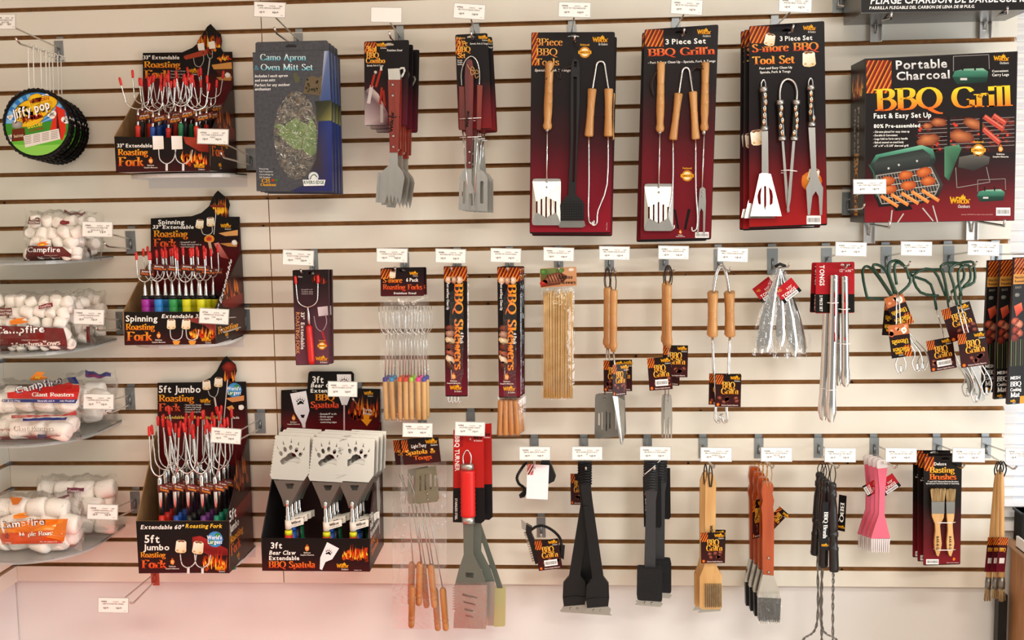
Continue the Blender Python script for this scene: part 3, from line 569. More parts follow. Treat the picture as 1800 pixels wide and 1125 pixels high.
# ================================================================ popcorn pans on the left hook
def ring(c, r, rt, wob=0, n=36): pass
def pan(cx, cy, r, d, hx0, front, label):
    root = thing('popcorn_pan', label, 'popcorn pan', P(cx, cy + r, d), 'foil popcorn pans on the long hook')
    ctr = P(cx, cy, d); R = (P(cx + r, cy, d) - ctr).length; rr = random.Random(int(cx*7))
    mb = MB(); pr = []
    for rad, y in ((0, .0), (R*.96, 0), (R, -.002), (R*1.0, .004), (R*.8, .011), (0, .012)):
        pr.append((rad, y))
    n = 40; vs = []; fs = []
    for rad, y in pr:
        for k in range(n): a = 2*math.pi*k/n; q = rad*(1 + (rr.uniform(-.008, .008) if rad else 0)); vs.append(ctr + Vector((q*math.cos(a), y, q*math.sin(a))))
    for i in range(len(pr)-1):
        for k in range(n): fs.append((i*n + k, i*n + (k+1) % n, (i+1)*n + (k+1) % n, (i+1)*n + k))
    mb.add(vs, fs, 0, True); mb.build('foil_pan', mat('dark_foil', '2a2826', .35, .8, bump=.6, bscale=60), root)
    rim = MB(); pts = []; m = 90
    for k in range(m): a = 2*math.pi*k/m; q = R*(1.0 + .012*(k % 2) + rr.uniform(-.006, .006)); pts.append(ctr + Vector((q*math.cos(a), -.001 + rr.uniform(-.0015, .0015), q*math.sin(a))))
    rim.tube(pts, [.0032 + .0012*(k % 2) for k in range(m)], 6, close=True, sm=False); rim.build('crimped_rim', mat('black_crimped_foil', '1b1a1a', .3, .6), root)
    # printed lid
    base = pxmap(d + .001); rot = math.radians(0)
    pp = Pr(base)
    def circ(k, q=.965): a = 2*math.pi*k/36; return (cx + r*q*math.cos(a), cy + r*q*math.sin(a))
    def arc_cut(yc): return math.sqrt(max(0, (r*.945)**2 - yc**2))
    pp.poly([circ(k) for k in range(36)], '2f7cc4', 1)
    for k in range(-5, 6):
        a0 = math.radians(-90 + k*17 - 4); a1 = a0 + math.radians(8)
        pp.poly([(cx, cy), (cx + r*.94*math.cos(a0), cy + r*.94*math.sin(a0)), (cx + r*.94*math.cos(a1), cy + r*.94*math.sin(a1))], '7fb8e0', 1.5)
    lo = [circ(k) for k in range(0, 19)]; pp.poly(lo + [(cx - r*.5, cy - r*.02), (cx, cy + r*.0), (cx + r*.4, cy - r*.1)], '3f8f2c', 2)
    pp.poly([circ(k) for k in range(2, 17)] + [(cx, cy + r*.42)], '66b83a', 2.4)
    pp.poly([circ(k) for k in range(4, 15)] + [(cx, cy + r*.66)], '8ccf55', 2.6)
    tx = lambda u: cx + u*r; ty = lambda v: cy + v*r
    pp.poly([(tx(.58), ty(-.56)), (tx(.86), ty(-.42)), (tx(.88), ty(.2)), (tx(.78), ty(.5)), (tx(.36), ty(.28)), (tx(.4), ty(.2))], 'd8331f', 3); pp.poly([(tx(.6), ty(-.5)), (tx(.74), ty(.46)), (tx(.6), ty(.4))], '4a1410', 3.3)
    for u, v, q in ((.45, -.3, .12), (.88, -.15, .12), (-.84, .42, .11), (-.82, -.22, .08), (.24, -.84, .1)): 
        for du, dv in ((0, 0), (.5, -.2), (-.5, .1), (.1, .5)): pp.blob(tx(u + du*q), ty(v + dv*q), r*q*.75, r*q*.7, 'ffffff', 'f2ede0', l=4, n=8)
    for u, v, a, b in ((-.1, -.45, .62, .32), (-.4, -.3, .3, .3), (.2, -.6, .42, .24), (-.05, -.78, .22, .14), (-.2, -.1, .42, .16)): pp.blob(tx(u), ty(v), r*a*1.04, r*b*1.06, '5a3a10', '5a3a10', -16, 4.1, 16, .03)
    for u, v, a, b in ((-.1, -.45, .62, .32), (-.4, -.3, .3, .3), (.2, -.6, .42, .24), (-.05, -.78, .22, .14), (-.2, -.1, .42, .16)): pp.blob(tx(u), ty(v), r*a, r*b, 'f6c92c', 'f0b81c', -16, 4.6, 16, .03)
    pp.text('POPCORN', tx(-.2), ty(-.62), r*.1, 'b02818', bold=1, rot=-13, w=r*.6, l=6); pp.text('POPCORN', tx(-.42), ty(-.02), r*.17, 'b02818', bold=1, rot=-17, w=r*.62, l=6)
    for o, c, l in ((.022, '3a2410', 5.6), (0, 'ffffff', 6.4)): pp.text('Jiffy pop', tx(-.72 + o), ty(-.14 + o*1.5), r*.3, c, bold=1, rot=-17, shear=.1, w=r*1.2, l=l)
    pp.text('Butter', tx(-.28), ty(.14), r*.16, 'f4d030', bold=1, rot=-12, w=r*.5, l=6); pp.text('FLAVORED', tx(-.22), ty(.24), r*.07, 'b02818', bold=1, rot=-12, w=r*.44, l=6)
    pp.poly([(tx(-.76), ty(.16)), (tx(-.38), ty(.12)), (tx(-.34), ty(.5)), (tx(-.78), ty(.54))], '6a2a14', 4); pp.blob(tx(-.6), ty(.02), r*.18, r*.12, 'b8b4ae', '86827c', l=5); pp.text('butter', tx(-.7), ty(.42), r*.1, 'd8c8b0', bold=1, rot=-8, l=5, w=r*.3)
    a = -10; q = [(-.42, .36), (.66, .14), (.72, .46), (-.36, .72)]; pp.poly([(tx(u), ty(v)) for u, v in q], 'e8dfd6', 5)
    for i in range(4):
        for j in range(5): u = -.38 + i*.27; v = .40 - i*.052 + j*.052; pp.line([(tx(u), ty(v)), (tx(u + .2), ty(v - .04))], r*.018, '8a8078', 5.5)
    pp.build(root, 'printed_lid')
    top = P(hx0, 86 - (49 - hx0)*-.42 if False else 82 + (hx0 - 49)*.35, d); bot = P(hx0, cy - r*.98, d)
    for s in (-1, 1):
        pass
    hk = MB(); hk.tube([top + Vector((.012, 0, .002)), top + Vector((.004, 0, .006)), top, bot + Vector((0, .006, -.01)), bot + Vector((0, .016, -.03))], .0017, 6); hk.tube([top + Vector((.012, 0, .002)), top + Vector((.016, 0, -.006)), top + Vector((.008, 0, -.01))], .0017, 6); hk.build('wire_handle', mat('white_handle_wire', 'e8e4da', .35, .3), root)
xs = [49, 58, 71, 80, 86, 92, 101, 107]
PT = [0, .1, .19, .42, .52, .72, .86, 1]
for i in reversed(range(8)):
    t = PT[i]; pan(65 + 36*t, 218 + 14*t, 57.5 - 4.5*t, .225 - .19*t, xs[i], i == 0,
        'black rimmed round popcorn pan, %s on the hook' % ('green and blue lid fully seen, foremost' if i == 0 else ('second' if i == 1 else '%s from the front' % ORD[i])))
# ================================================================ counter display boxes
def box_side(root, name, xf, xb, zb, zf, zbk, df, db, pr_fn, th, m):
    """a side wall between depth df (front) and db (back)"""
    pts = [Vector((xf, -df, zf)), Vector((xb, -db, zbk)), Vector((xb, -db, zb)), Vector((xf, -df, zb))]
    o = MB().prism([pts], (th, 0, 0)).build(name, m, root)
    return pts
def display_box(label, front, header, side_back, df, db, base_lab, hstops, printf, printh, prints, inner=None, name='display_box'):
    (x0, y0), (x1, y1), (x2, y2), (x3, y3) = front
    fl, fr, br, bl = (P(x, y, df) for x, y in front)
    zb = (br.z + bl.z)/2; zt = (fl.z + fr.z)/2
    root = thing(name, label, 'display box', ((bl.x + br.x)/2, -(df + db)/2, zb), 'printed counter display boxes')
    inner = inner or m_brownc
    MB().prism([[Vector((fl.x, -df, fl.z)), Vector((fr.x, -df, fr.z)), Vector((br.x, -df, zb)), Vector((bl.x, -df, zb))]], (0, .003, 0)).build('front_panel', inner, root)
    hb = P(side_back[0][0], side_back[0][1], db); hr = P(side_back[1][0], side_back[1][1], db)
    hp = [P(x, y, db) for x, y in header] + [Vector((hr.x, -db, zb)), Vector((hb.x, -db, zb))]
    MB().prism([hp], (0, .003, 0)).build('back_panel', m_card, root)
    box_side(root, 'side_panel', bl.x, hb.x, zb, fl.z, hb.z, df, db, None, .003, inner)
    q = box_side(root, 'side_panel', br.x - .003, hr.x - .003, zb, fr.z, hr.z, df, db, None, .003, m_card)
    MB().prism([[Vector((bl.x, -df, zb)), Vector((br.x, -df, zb)), Vector((hr.x, -db, zb)), Vector((hb.x, -db, zb))]], (0, 0, .004)).build('bottom_panel', mat('white_board', 'dcdad6', .6), root)
    pr = Pr(pxmap(df)); pr.grad([(x0, y0), (x1, y1), (x2, y2), (x3, y3)], [(0, '14100f'), (.55, '1a0f10'), (1, '3c1112')]); printf(pr); pr.build(root, 'printed_front')
    pr = Pr(pxmap(db)); ph = [(x, y) for x, y in header]
    # header print: the outline filled, black over dark red
    ys = [y for x, y in ph]; ya, yb = min(ys), max(y for y in ys)
    lowy = side_back[0][1] + 150
    pr.poly(ph + [(ph[-1][0], lowy*.5 + ph[-1][1]*.5), (ph[0][0], lowy*.5 + ph[0][1]*.5)], '120f0e', 0)
    xa, xb = ph[0][0], ph[-1][0]; yt = max(ph[0][1], ph[-1][1]) + 6; ybt = side_back[0][1] + 60
    pr.grad([(xa + 1, yt), (xb - 1, yt), (xb + 1, ybt), (xa + 1, ybt)], [(0, '120f0e'), (.25, '1c0e0f'), (.5, '5c1216'), (1, '641418')], .5)
    printh(pr); pr.build(root, 'printed_header')
    # outer face of the right hand side
    a = Vector((br.x + .0002, -df, fr.z)); b = Vector((hr.x + .0002, -db, hr.z)); c = Vector((hr.x + .0002, -db, zb)); e = Vector((br.x + .0002, -df, zb)); tl = Vector((a.x, a.y, hr.z))
    sp = Pr(quadmap([tl, b, c, e], 100, 100)); vf = (hr.z - fr.z)/(hr.z - zb)*100
    sp.poly([(0, vf), (100, 0), (100, 100), (0, 100)], ['171312', '2a1312', '35100f', '150f0e'], 0); prints(sp, vf); sp.build(root, 'printed_side')
    return root, zb, (fl, fr, hb, hr)
def tray(cx0, cx1, y, zb, df, db, lab):
    """a shallow tray shelf with a rounded front under a display box"""
    a = P(cx0, y, df*.55); b = P(cx1, y, df*.55); x0, x1 = a.x, b.x; cx = (x0 + x1)/2; hw = (x1 - x0)/2; z = zb - .004
    out = [Vector((x0, -db + .0, z)), Vector((x0, -df*.45, z))]
    for k in range(1, 12): t = math.pi - math.pi*k/12; out.append(Vector((cx + hw*math.cos(t), -df*.45 - df*.42*math.sin(t), z)))
    out += [Vector((x1, -df*.45, z)), Vector((x1, -db, z))]
    root = thing('display_shelf', lab, 'shelf', (cx, -df*.4, z - .012)); MB().prism([out], (0, 0, -.003)).build('shelf_plate', m_wtray, root)
    MB().box((x0, -.001, z - .035), (x1, .0, z - .003)).build('rear_flange', m_wtray, root)
    lip = MB(); 
    for p, q in zip(out, out[1:]): lip.add([p, q, q + Vector((0, 0, -.011)), p + Vector((0, 0, -.011))], [(0, 1, 2, 3)], 0, True)
    lip.build('front_lip', m_wtray, root)
def uprong(root, cx, yb, hw, t0, t1, d, yaw, lean=0, wr=.0018, tipr=.0038, tip=.019, mtip=None, name='prongs', flare=1.0, ub=1.0):
    """a U of wire; cx,yb: pixel of the bottom of the U; hw half width px; t0,t1 pixel y of the two tips; yaw turns it about its shaft"""
    c = P(cx, yb, d); s = .0015/ (P(cx+1, yb, d) - c).length if False else (P(cx + 1, yb, d) - c).length
    def q(u, h): return c + Vector((u*s*math.cos(yaw) + lean*h*s, u*s*math.sin(yaw), h*s))
    H0, H1 = yb - t0, yb - t1
    pts = [q(-hw*flare, H0), q(-hw*(.55 + .45*flare), H0*.6), q(-hw, H0*.36), q(-hw*.93, H0*.2), q(-hw*.6, H0*.07), q(0, 0), q(hw*.6, H1*.07), q(hw*.93, H1*.2), q(hw, H1*.36), q(hw*(.55 + .45*flare), H1*.6), q(hw*flare, H1)]
    sm = [Vector(p) for p in catmull([tuple(p) for p in pts], 3)]
    MB().tube(sm, wr, 6).build(name, m_chrome, root)
    for e, f in ((sm[0], sm[1]), (sm[-1], sm[-2])):
        dr = (e - f).normalized(); MB().rod(e - dr*tip, e + dr*.003, [(0, tipr*.75), (.2, tipr*.9), (.75, tipr), (.92, tipr*.8), (1, tipr*.3)], 8).build('tip_cover', mtip or m_redp, root)
    return q, c, s
TAGCOL = {}
def fork_colour(c): return mat('handle_' + c, {'red': 'd42a1c', 'blue': '1d4fa8', 'black': '18181a', 'green': '1a7a4c', 'magenta': 'a8289a', 'sky': '2f86d4', 'grass': '2f9a4c', 'yellow': 'e6e01e', 'purple': '6a2a78', 'teal': '1a8a6a', 'orange': 'e8641c'}[c], .38)
# ---- top box: 33 inch extendable roasting forks
def p1f(pr):
    pr.text('33" Extendable', 206, 259, 6.6, 'f6f2ea', bold=1, w=62); pr.text('Roasting', 207, 273, 11, ('f2b02c', 'e67a1e'), 'serif', 1, w=53); pr.text('Fork', 208, 292, 16, ('f2a02c', 'd8501a'), 'serif', 1, w=44)
    pr.flames(316, 262, 366, 290, 16, 2, 3); pr.poly([(322, 240), (345, 242), (367, 254), (367, 268), (350, 266), (326, 252)], ['8c2a1c', 'a8402a', '8c2a1c', '6a1a12', '8c2a1c', 'a8402a'], 3)
    for x, rx in ((278, 10), (311, 10)): pr.poly([(x-rx, 239), (x+rx-1, 239), (x+rx, 262), (x-rx+1, 263)], ['ffffff', 'f4efe6', 'e8dfd0', 'f6f0e6'], 5)
    for x in (293, 322): pr.line(catmull([(x-14, 262), (x-12, 280), (x, 288), (x+12, 280), (x+16, 264)], 3), 1.6, 'd8d6d2', 4); pr.line([(x, 288), (x, 299)], 4, 'e2e0dc', 4)
    pr.emblem(265, 283, 6); pr.logo(341, 295, 6.5)
def p1h(pr):
    pr.flames(345, 48, 390, 92, 9, 1, 5, ('f6b92c', 'e8801c', '8a2410')); pr.flames(380, 92, 408, 108, 6, 1, 6)
    pr.text('33" Extendable', 252, 104, 6.6, 'f6f2ea', bold=1, w=64); pr.text('Roasting', 253, 119, 11, ('f2b02c', 'e67a1e'), 'serif', 1, w=64); pr.text('Fork', 254, 138, 15, ('f2a02c', 'd8501a'), 'serif', 1, w=44)
    pr.poly([(324, 98), (362, 87), (366, 92), (362, 97), (327, 105), (323, 102)], ['a8402a']*6, 4); 
    for x, y in ((353, 82), (372, 79)): pr.poly([(x-6, y-5), (x+5, y-7), (x+7, y+6), (x-4, y+7)], 'f4eee4', 5)
    pr.line(catmull([(340, 101), (343, 114), (352, 117), (358, 106), (357, 92)], 3), 1.2, 'b8b4ae', 4); pr.line(catmull([(364, 93), (367, 102), (373, 101), (373, 88)], 3), 1.2, 'b8b4ae', 4); pr.line([(369, 102), (365, 134)], 2, 'c8c4be', 4)
    pr.logo(330, 128, 6.5); pr.poly([(372, 114), (407, 109), (408, 121), (376, 122)], 'd89a50', 4); pr.poly([(378, 123), (408, 122), (408, 134), (386, 134)], '4a2014', 4); pr.blob(400, 132, 5, 5, 'ffffff', 'e6ded0', l=5); pr.poly([(380, 136), (408, 134), (406, 142), (386, 141)], 'c88a48', 4)
    for i in range(3): pr.text(('Heavy Duty Design', 'Cushion Grip Handle', 'Extends 10" to 33"')[i], 300, 126 + i*5.5, 2.6, 'e0d8ce', w=26)
def pside(lines, fl=(35, 52), two=None):
    def f(sp, vf):
        sp.flames(30, fl[0]-14, 96, fl[1]+8, 8, 2, 5, ('c86a20', 'a8401a', '5a1c10'))
        sp.poly([(25, 54), (95, 50), (97, 62), (60, 66), (26, 60)], ['6a1c18', '8a2c20', '6a1c18', '4a1412', '6a1c18'], 3)
        for t, y, h, c in lines: sp.text(t, 8, y, h, c, 'serif' if c != 'f2eee6' else 'sans', 1, w=min(84, len(t)*h*1.05), rot=0 if len(t) < 10 else -48)
        sp.logo(30, 95, 3.6)
    return f
h1 = [(251, 93), (320, 92), (338, 84), (350, 74), (356, 60), (364, 47), (370, 42), (379, 52), (388, 60), (390, 72), (388, 84), (392, 91), (408, 91)]
b1, z1, c1 = display_box('black open-front display box of 33 inch extendable roasting forks, top of the column', [(201, 240), (369, 243), (369, 301), (204, 302)], h1, [(251, 152), (410, 148)], .235, .02, '', None, p1f, p1h, pside([('Roasting', 72, 7, 'f2a02c'), ('Fork', 84, 11, 'd8601c')]))
tray(228, 408, 303, z1, .235, .0, 'white shelf with a rounded front under the top fork display box')
r = random.Random(11); n = 0
cols = ['red', 'blue', 'red', 'green', 'red']
for row in range(4):
    for c in range(5):
        if row == 3 and c in (0,): continue
        d = .20 - row*.043; cx = 243 + c*25.5 + row*8.5 + r.uniform(-3, 3); yb = 192 - row*4 + r.uniform(-9, 7); hw = 17 + r.uniform(-2, 3)
        root = thing('roasting_fork', 'red-tipped roasting fork in the top display box, %s row, %s from the left' % (ROWN[row], COLN[c]), 'roasting fork', P(cx, 296, d), 'roasting forks in the top display box')
        q, cc, s = uprong(root, cx, yb, hw, yb - 52 + r.uniform(-5, 5), yb - 50 + r.uniform(-5, 5), d, r.uniform(-.7, .7), r.uniform(-.12, .12), flare=1.25)
        bot = P(cx + r.uniform(-2, 2), 296, d); L = (cc - bot)
        MB().rod(cc + Vector((0, 0, .002)), bot, [(0, .0022), (.08, .003), (.12, .0042), (.16, .0042), (.2, .0036), (.5, .0036)], 8).build('shaft', m_chrome, root)
        MB().rod(cc.lerp(bot, .27), bot, [(0, .004), (.03, .0068), (.08, .0072), (.12, .0064), (1, .0075)], 10).build('handle', fork_colour('black' if c != 1 else 'blue') if row % 2 else fork_colour(cols[c]), root)
        a = cc.lerp(bot, .10); b = cc.lerp(bot, .21); MB().rod(a, b, [(0, .0046), (1, .0046)], 10).build('paper_sleeve', mat('maroon_label', '6a2218', .5), root)
        fp = Pr(quadmap([a + Vector((.004, -.005, 0)), a + Vector((.036, -.004, .006)), b + Vector((.036, -.004, .006)), b + Vector((.004, -.005, 0))], 32, 12)); fp.rect(0, 0, 32, 12, '6e241a', 0, '2c1210'); fp.text('Roasting Fork', 2, 9.5, 5, ('f2b02c', 'e67a1e'), 'serif', 1, w=27); fp.text('33" Extend', 4, 4.6, 2.6, 'f2eee6', bold=1, w=22); fp.build(root, 'paper_label', m_paper)
# ---- second box: spinning forks
def p2f(pr):
    pr.text('Spinning', 221, 565, 11, 'f8f4ec', bold=1, w=57); pr.text('Extendable 33"', 284, 559, 7, 'f8f4ec', bold=1, shear=.2, w=74); pr.text('Roasting', 221, 580, 11, ('f2b02c', 'e67a1e'), 'serif', 1, w=51); pr.text('Fork', 223, 599, 16, ('f2a02c', 'd8501a'), 'serif', 1, w=44)
    pr.flames(330, 570, 378, 596, 14, 2, 8); pr.poly([(322, 562), (360, 572), (379, 590), (379, 570), (345, 558)], ['8c3a34']*5, 1.5)
    for x, y in ((301, 570), (327, 570)): pr.smore(x, y, 10, 5)
    for x in (310, 338): pr.line(catmull([(x-11, 580), (x-9, 594), (x, 598), (x+9, 593), (x+11, 580)], 3), 1.5, 'd8d6d2', 4); pr.poly([(x-7, 599), (x+7, 599), (x+4, 606), (x-4, 606)], 'e89a3c', 4)
    pr.emblem(279, 590, 6); pr.logo(354, 600, 6)
def p2h(pr):
    pr.flames(374, 338, 402, 378, 8, 1, 9, ('f6b92c', 'e8801c', '8a2410')); pr.poly([(370, 360), (395, 360), (396, 365), (370, 364)], '7a2a1c', 4)
    pr.text('Spinning', 278, 394, 8, 'f8f4ec', bold=1, w=47); pr.text('33" Extendable', 268, 402, 6.5, 'f8f4ec', bold=1, shear=.15, w=73); pr.text('Roasting', 270, 417, 12, ('f2b02c', 'e67a1e'), 'serif', 1, w=60); pr.text('Fork', 270, 434, 14.5, ('f0702c', 'd8401a'), 'serif', 1, w=40)
    for x, y in ((351, 394), (370, 390)): pr.smore(x, y, 9, 5)
    pr.line(catmull([(354, 403), (357, 411), (366, 413), (373, 408), (373, 399)], 3), 1.4, 'c8c4be', 4); pr.blob(367, 420, 9, 7, 'e8641c', 'f0a02c', l=4.5); pr.blob(367, 420, 5, 4, 'b02a20', 'd84a30', l=5); pr.line([(368, 426), (372, 444)], 5, 'd8b090', 5); pr.line([(380, 370), (376, 412)], 1.2, 'd8d4ce', 4)
    pr.logo(388, 400, 6.2); pr.poly([(384, 410), (418, 404), (418, 414), (396, 415)], 'dca060', 4); pr.poly([(386, 428), (418, 426), (416, 434), (400, 433)], 'c88a48', 4); pr.blob(412, 426, 5, 5, 'ffffff', 'e6ded0', l=5)
    pr.poly([(376, 428), (384, 426), (403, 456), (388, 452)], ['e08a80', 'e08a80', 'a04038', 'c06058'], 4.5)
    for i in range(3): pr.text(('- Extends 10" to 33"', '- Thumb wheel spins fork to', '  roast food evenly')[i], 316, 427 + i*4, 2.6, 'e6ded6', bold=1, w=(28, 38, 26)[i])
h2 = [(265, 384), (337, 380), (354, 374), (368, 362), (372, 350), (378, 340), (383, 335), (392, 343), (401, 350), (404, 360), (401, 372), (402, 381), (421, 381)]
b2, z2, c2 = display_box('black open-front display box of spinning roasting forks, second in the column', [(218, 548), (379, 548), (379, 604), (219, 607)], h2, [(265, 452), (425, 440)], .235, .02, '', None, p2f, p2h, pside([('33" Extendable', 72, 7, 'f2eee6'), ('Roasting', 90, 8, 'f2a02c')]))
r = random.Random(5); colr = ['magenta', 'sky', 'grass', 'yellow', 'yellow']
def s_front(rt, d, row, c):
    pass
for row in range(3):
    for c in range(5):
        d = .20 - row*.05; cx = 254 + c*24.3 + row*11 + r.uniform(-1.5, 1.5); yb = 495 - row*3 + r.uniform(-1.5, 1.5); hw = 11.5
        root = thing('spinning_roasting_fork', '%s handled fork in the spinning fork box, %s row, %s from the left' % ({'magenta': 'magenta', 'sky': 'blue', 'grass': 'green', 'yellow': 'yellow'}[colr[c] if row < 2 or c > 2 else 'grass'], ROWN[row], COLN[c]), 'roasting fork', P(cx, 602, d), 'spinning forks in the second display box')
        q, cc, s = uprong(root, cx, yb, hw, yb - 52 + r.uniform(-3, 3), yb - 52 + r.uniform(-3, 3), d, r.uniform(-.5, .5), 0)
        g = lambda y: Vector((cc.x, cc.y, P(cx, y, d).z))
        MB().rod(cc, g(523), [(0, .002), (.25, .003), (.35, .0045), (.75, .0052), (.85, .0065), (1, .0065)], 8).build('shaft', m_chrome, root)
        MB().rod(g(519), g(526), [(0, .009), (.2, .0118), (.8, .0118), (1, .0105)], 12).build('collar', m_black, root)
        MB().rod(g(525), g(603), [(0, .0105), (.04, .0115), (.17, .0115), (.18, .0108), (.2, .0115), (1, .011)], 12).build('handle', fork_colour(colr[c] if row < 2 or c > 2 else 'grass'), root)
        if row != 1 or c > 2:
            y0 = 466 + r.uniform(-3, 8); a = P(cx - 8, y0, d + .006); e = P(cx + 17, y0 + 2, d + .002); b3 = P(cx + 17, y0 + 13, d + .002); b4 = P(cx - 8, y0 + 11, d + .006)
            fp = Pr(quadmap([a, e, b3, b4], 25, 11)); fp.rect(0, 0, 25, 11, '5a1c16', 0, '2c1210'); fp.text('Spinning', 3, 4.6, 2.8, 'f2eee6', bold=1, w=16); fp.text('Roasting Fork', 1.5, 9, 3.6, ('f2902c', 'e05a1e'), 'serif', 1, w=22); fp.build(root, 'paper_label', m_paper)
tray(236, 402, 606, z2, .235, .0, 'white shelf with a rounded front under the spinning fork display box')
# ---- third box: five foot jumbo forks
def globe(pr, x, y, r):
    pr.blob(x, y, r, r, '5aa8dc', '3a84c4', l=4, n=14, wob=.02); pr.blob(x - r*.4, y + r*.4, r*.4, r*.3, '3f9a4c', '2f7a3c', l=4.5); pr.blob(x + r*.35, y - r*.5, r*.35, r*.3, '3f9a4c', '2f7a3c', l=4.5)
    pr.text("World's", x - r*1.02, y + r*.0, r*.5, 'ffffff', bold=1, w=r*1.9, l=6); pr.text('Largest', x - r*.9, y + r*.55, r*.5, 'ffffff', bold=1, w=r*1.8, l=6)
def p3f(pr):
    pr.text('Extendable 60"', 247, 930, 7.5, 'f8f4ec', bold=1, shear=.2, w=76); pr.text('Roasting Fork', 326, 928, 7.5, 'f4c83c', bold=1, shear=.2, w=65); pr.text('5ft', 254, 954, 14, 'f8f4ec', bold=1, w=28); pr.text('Jumbo', 252, 967, 10.5, 'f8f4ec', bold=1, w=47)
    pr.text('Roasting', 247, 980, 9.5, ('f2b02c', 'e67a1e'), 'serif', 1, w=44); pr.text('Fork', 249, 999, 15, ('f0702c', 'd8401a'), 'serif', 1, w=43)
    pr.poly([(338, 944), (352, 942), (400, 965), (401, 976), (370, 978), (338, 960)], ['8a1f1f', 'a83028', '8a1f1f', '6a1414', '8a1f1f', '7a1818'], 1.5); pr.flames(354, 965, 401, 1002, 16, 2, 12)
    for x, y in ((318, 961), (348, 963)): pr.smore(x, y, 12.5, 5)
    for x in (331, 356): pr.line(catmull([(x-14, 975), (x-11, 992), (x, 998), (x+11, 990), (x+14, 976)], 3), 1.8, 'd8d6d2', 4.4); pr.line([(x, 998), (x, 1007)], 4.5, 'e2e0dc', 4.4)
    globe(pr, 378, 948, 14); pr.emblem(303, 988, 6); pr.logo(378, 1002, 6)
def p3h(pr):
    pr.flames(392, 632, 414, 672, 8, 1, 14, ('f0a02c', 'd8601c', '7a1c14')); pr.blob(403, 645, 12, 9, 'a03020', '5a1410', l=3)
    pr.text('5ft Jumbo', 279, 690, 12.5, 'f8f4ec', bold=1, w=75); pr.text('Roasting', 279, 706, 12, ('f2b02c', 'e67a1e'), 'serif', 1, w=62); pr.text('Fork', 279, 723, 14, ('f06a3c', 'c8381c'), 'serif', 1, w=38)
    for x, y in ((363, 677), (384, 672)): pr.smore(x, y, 9.5, 5)
    pr.line(catmull([(366, 687), (369, 695), (377, 698), (382, 692), (384, 682)], 3), 1.4, 'c8c4be', 4); pr.line([(377, 698), (380, 716)], 3, 'd8c0b4', 4); pr.line([(400, 668), (392, 756)], 1.6, 'd8c8c4', 4); pr.line([(380, 716), (382, 726)], 5, 'd0281c', 4.2)
    globe(pr, 412, 686, 13); pr.logo(352, 708, 6.2); pr.poly([(396, 700), (429, 695), (429, 704), (408, 707)], 'd89058', 4); pr.poly([(398, 716), (408, 712), (412, 718), (404, 722)], 'd89a50', 4); pr.blob(424, 716, 5, 5, 'ffffff', 'e6ded0', l=5)
    for i in range(4): pr.text(('- Heavy Duty Design', '- Cushion Grip Handle', '- Extends 14" to 60"', '- Compact Storage Size')[i], 324, 713 + i*4, 2.6, 'e6ded6', bold=1, w=30)
    pr.text('Extendable 60" Roasting Fork', 284, 736, 5.5, 'f4d060', bold=1, w=108); pr.text('Made', 406, 736, 4.5, 'f0ece4', bold=1, w=15)
h3 = [(277, 673), (352, 672), (370, 664), (381, 652), (388, 638), (393, 630), (398, 626), (406, 634), (414, 641), (416, 652), (411, 666), (413, 671), (432, 671)]
b3, z3, c3 = display_box('tall black display box of five foot jumbo roasting forks, lowest of the column', [(239, 916), (403, 916), (403, 1006), (244, 1008)], h3, [(274, 758), (437, 760)], .25, .02, '', None, p3f, p3h, pside([('5ft', 60, 9, 'f2eee6'), ('Jumbo', 69, 7, 'f2eee6'), ('Roasting', 78, 6, 'f2a02c'), ('Fork', 88, 9, 'd8601c')], (20, 35)))
tray(262, 424, 1007, z3, .25, .0, 'grey shelf with a rounded front under the jumbo fork display box')
r = random.Random(21); colr = ['red', 'blue', 'black', 'purple', 'teal']
for row in range(4):
    for c in range(5):
        d = .215 - row*.045; cx = 282 + c*24 + row*7.5 + r.uniform(-2, 2); yb = 836 - row*8 + r.uniform(-4, 4); hw = 13.5 + r.uniform(-1, 3)
        root = thing('jumbo_roasting_fork', 'long red-tipped fork in the jumbo fork box, %s row, %s from the left' % (ROWN[row], COLN[c]), 'roasting fork', P(cx, 1000, d), 'jumbo forks in the third display box')
        q, cc, s = uprong(root, cx, yb, hw, yb - 86 + r.uniform(-12, 10), yb - 84 + r.uniform(-12, 12), d, r.uniform(-.8, .8), r.uniform(-.1, .1), wr=.0023, tipr=.0043, tip=.024, flare=1.2)
        g = lambda y: Vector((cc.x, cc.y, P(cx, y, d).z))
        MB().rod(cc, g(1000), [(0, .0026), (.02, .006), (.08, .0068), (.1, .0062), (.14, .0066), (.6, .0066)], 10).build('shaft', m_chrome, root)
        MB().rod(g(906 - row*6), g(1000), [(0, .0076), (.1, .0092), (1, .0095)], 10).build('handle', fork_colour(colr[c]), root)
        ya = 852 + r.uniform(-3, 3) - row*4; MB().rod(g(ya), g(ya + 13), [(0, .0078), (1, .0078)], 10).build('paper_sleeve', MATS['maroon_label'], root)
        a, e, b3_, b4 = P(cx, ya, d + .009), P(cx + 17, ya + 4, d + .006), P(cx + 17, ya + 15, d + .006), P(cx, ya + 12, d + .009)
        fp = Pr(quadmap([a, e, b3_, b4], 20, 12)); fp.rect(0, 0, 20, 12, '7a2a20', 0, '3a1410'); fp.text('5ft Jumbo', 1.5, 4.5, 2.6, 'f2eee6', bold=1, w=15); fp.text('Roasting', 1.5, 9.5, 4, ('f2b02c', 'e67a1e'), 'serif', 1, w=17); fp.build(root, 'paper_label', m_paper)
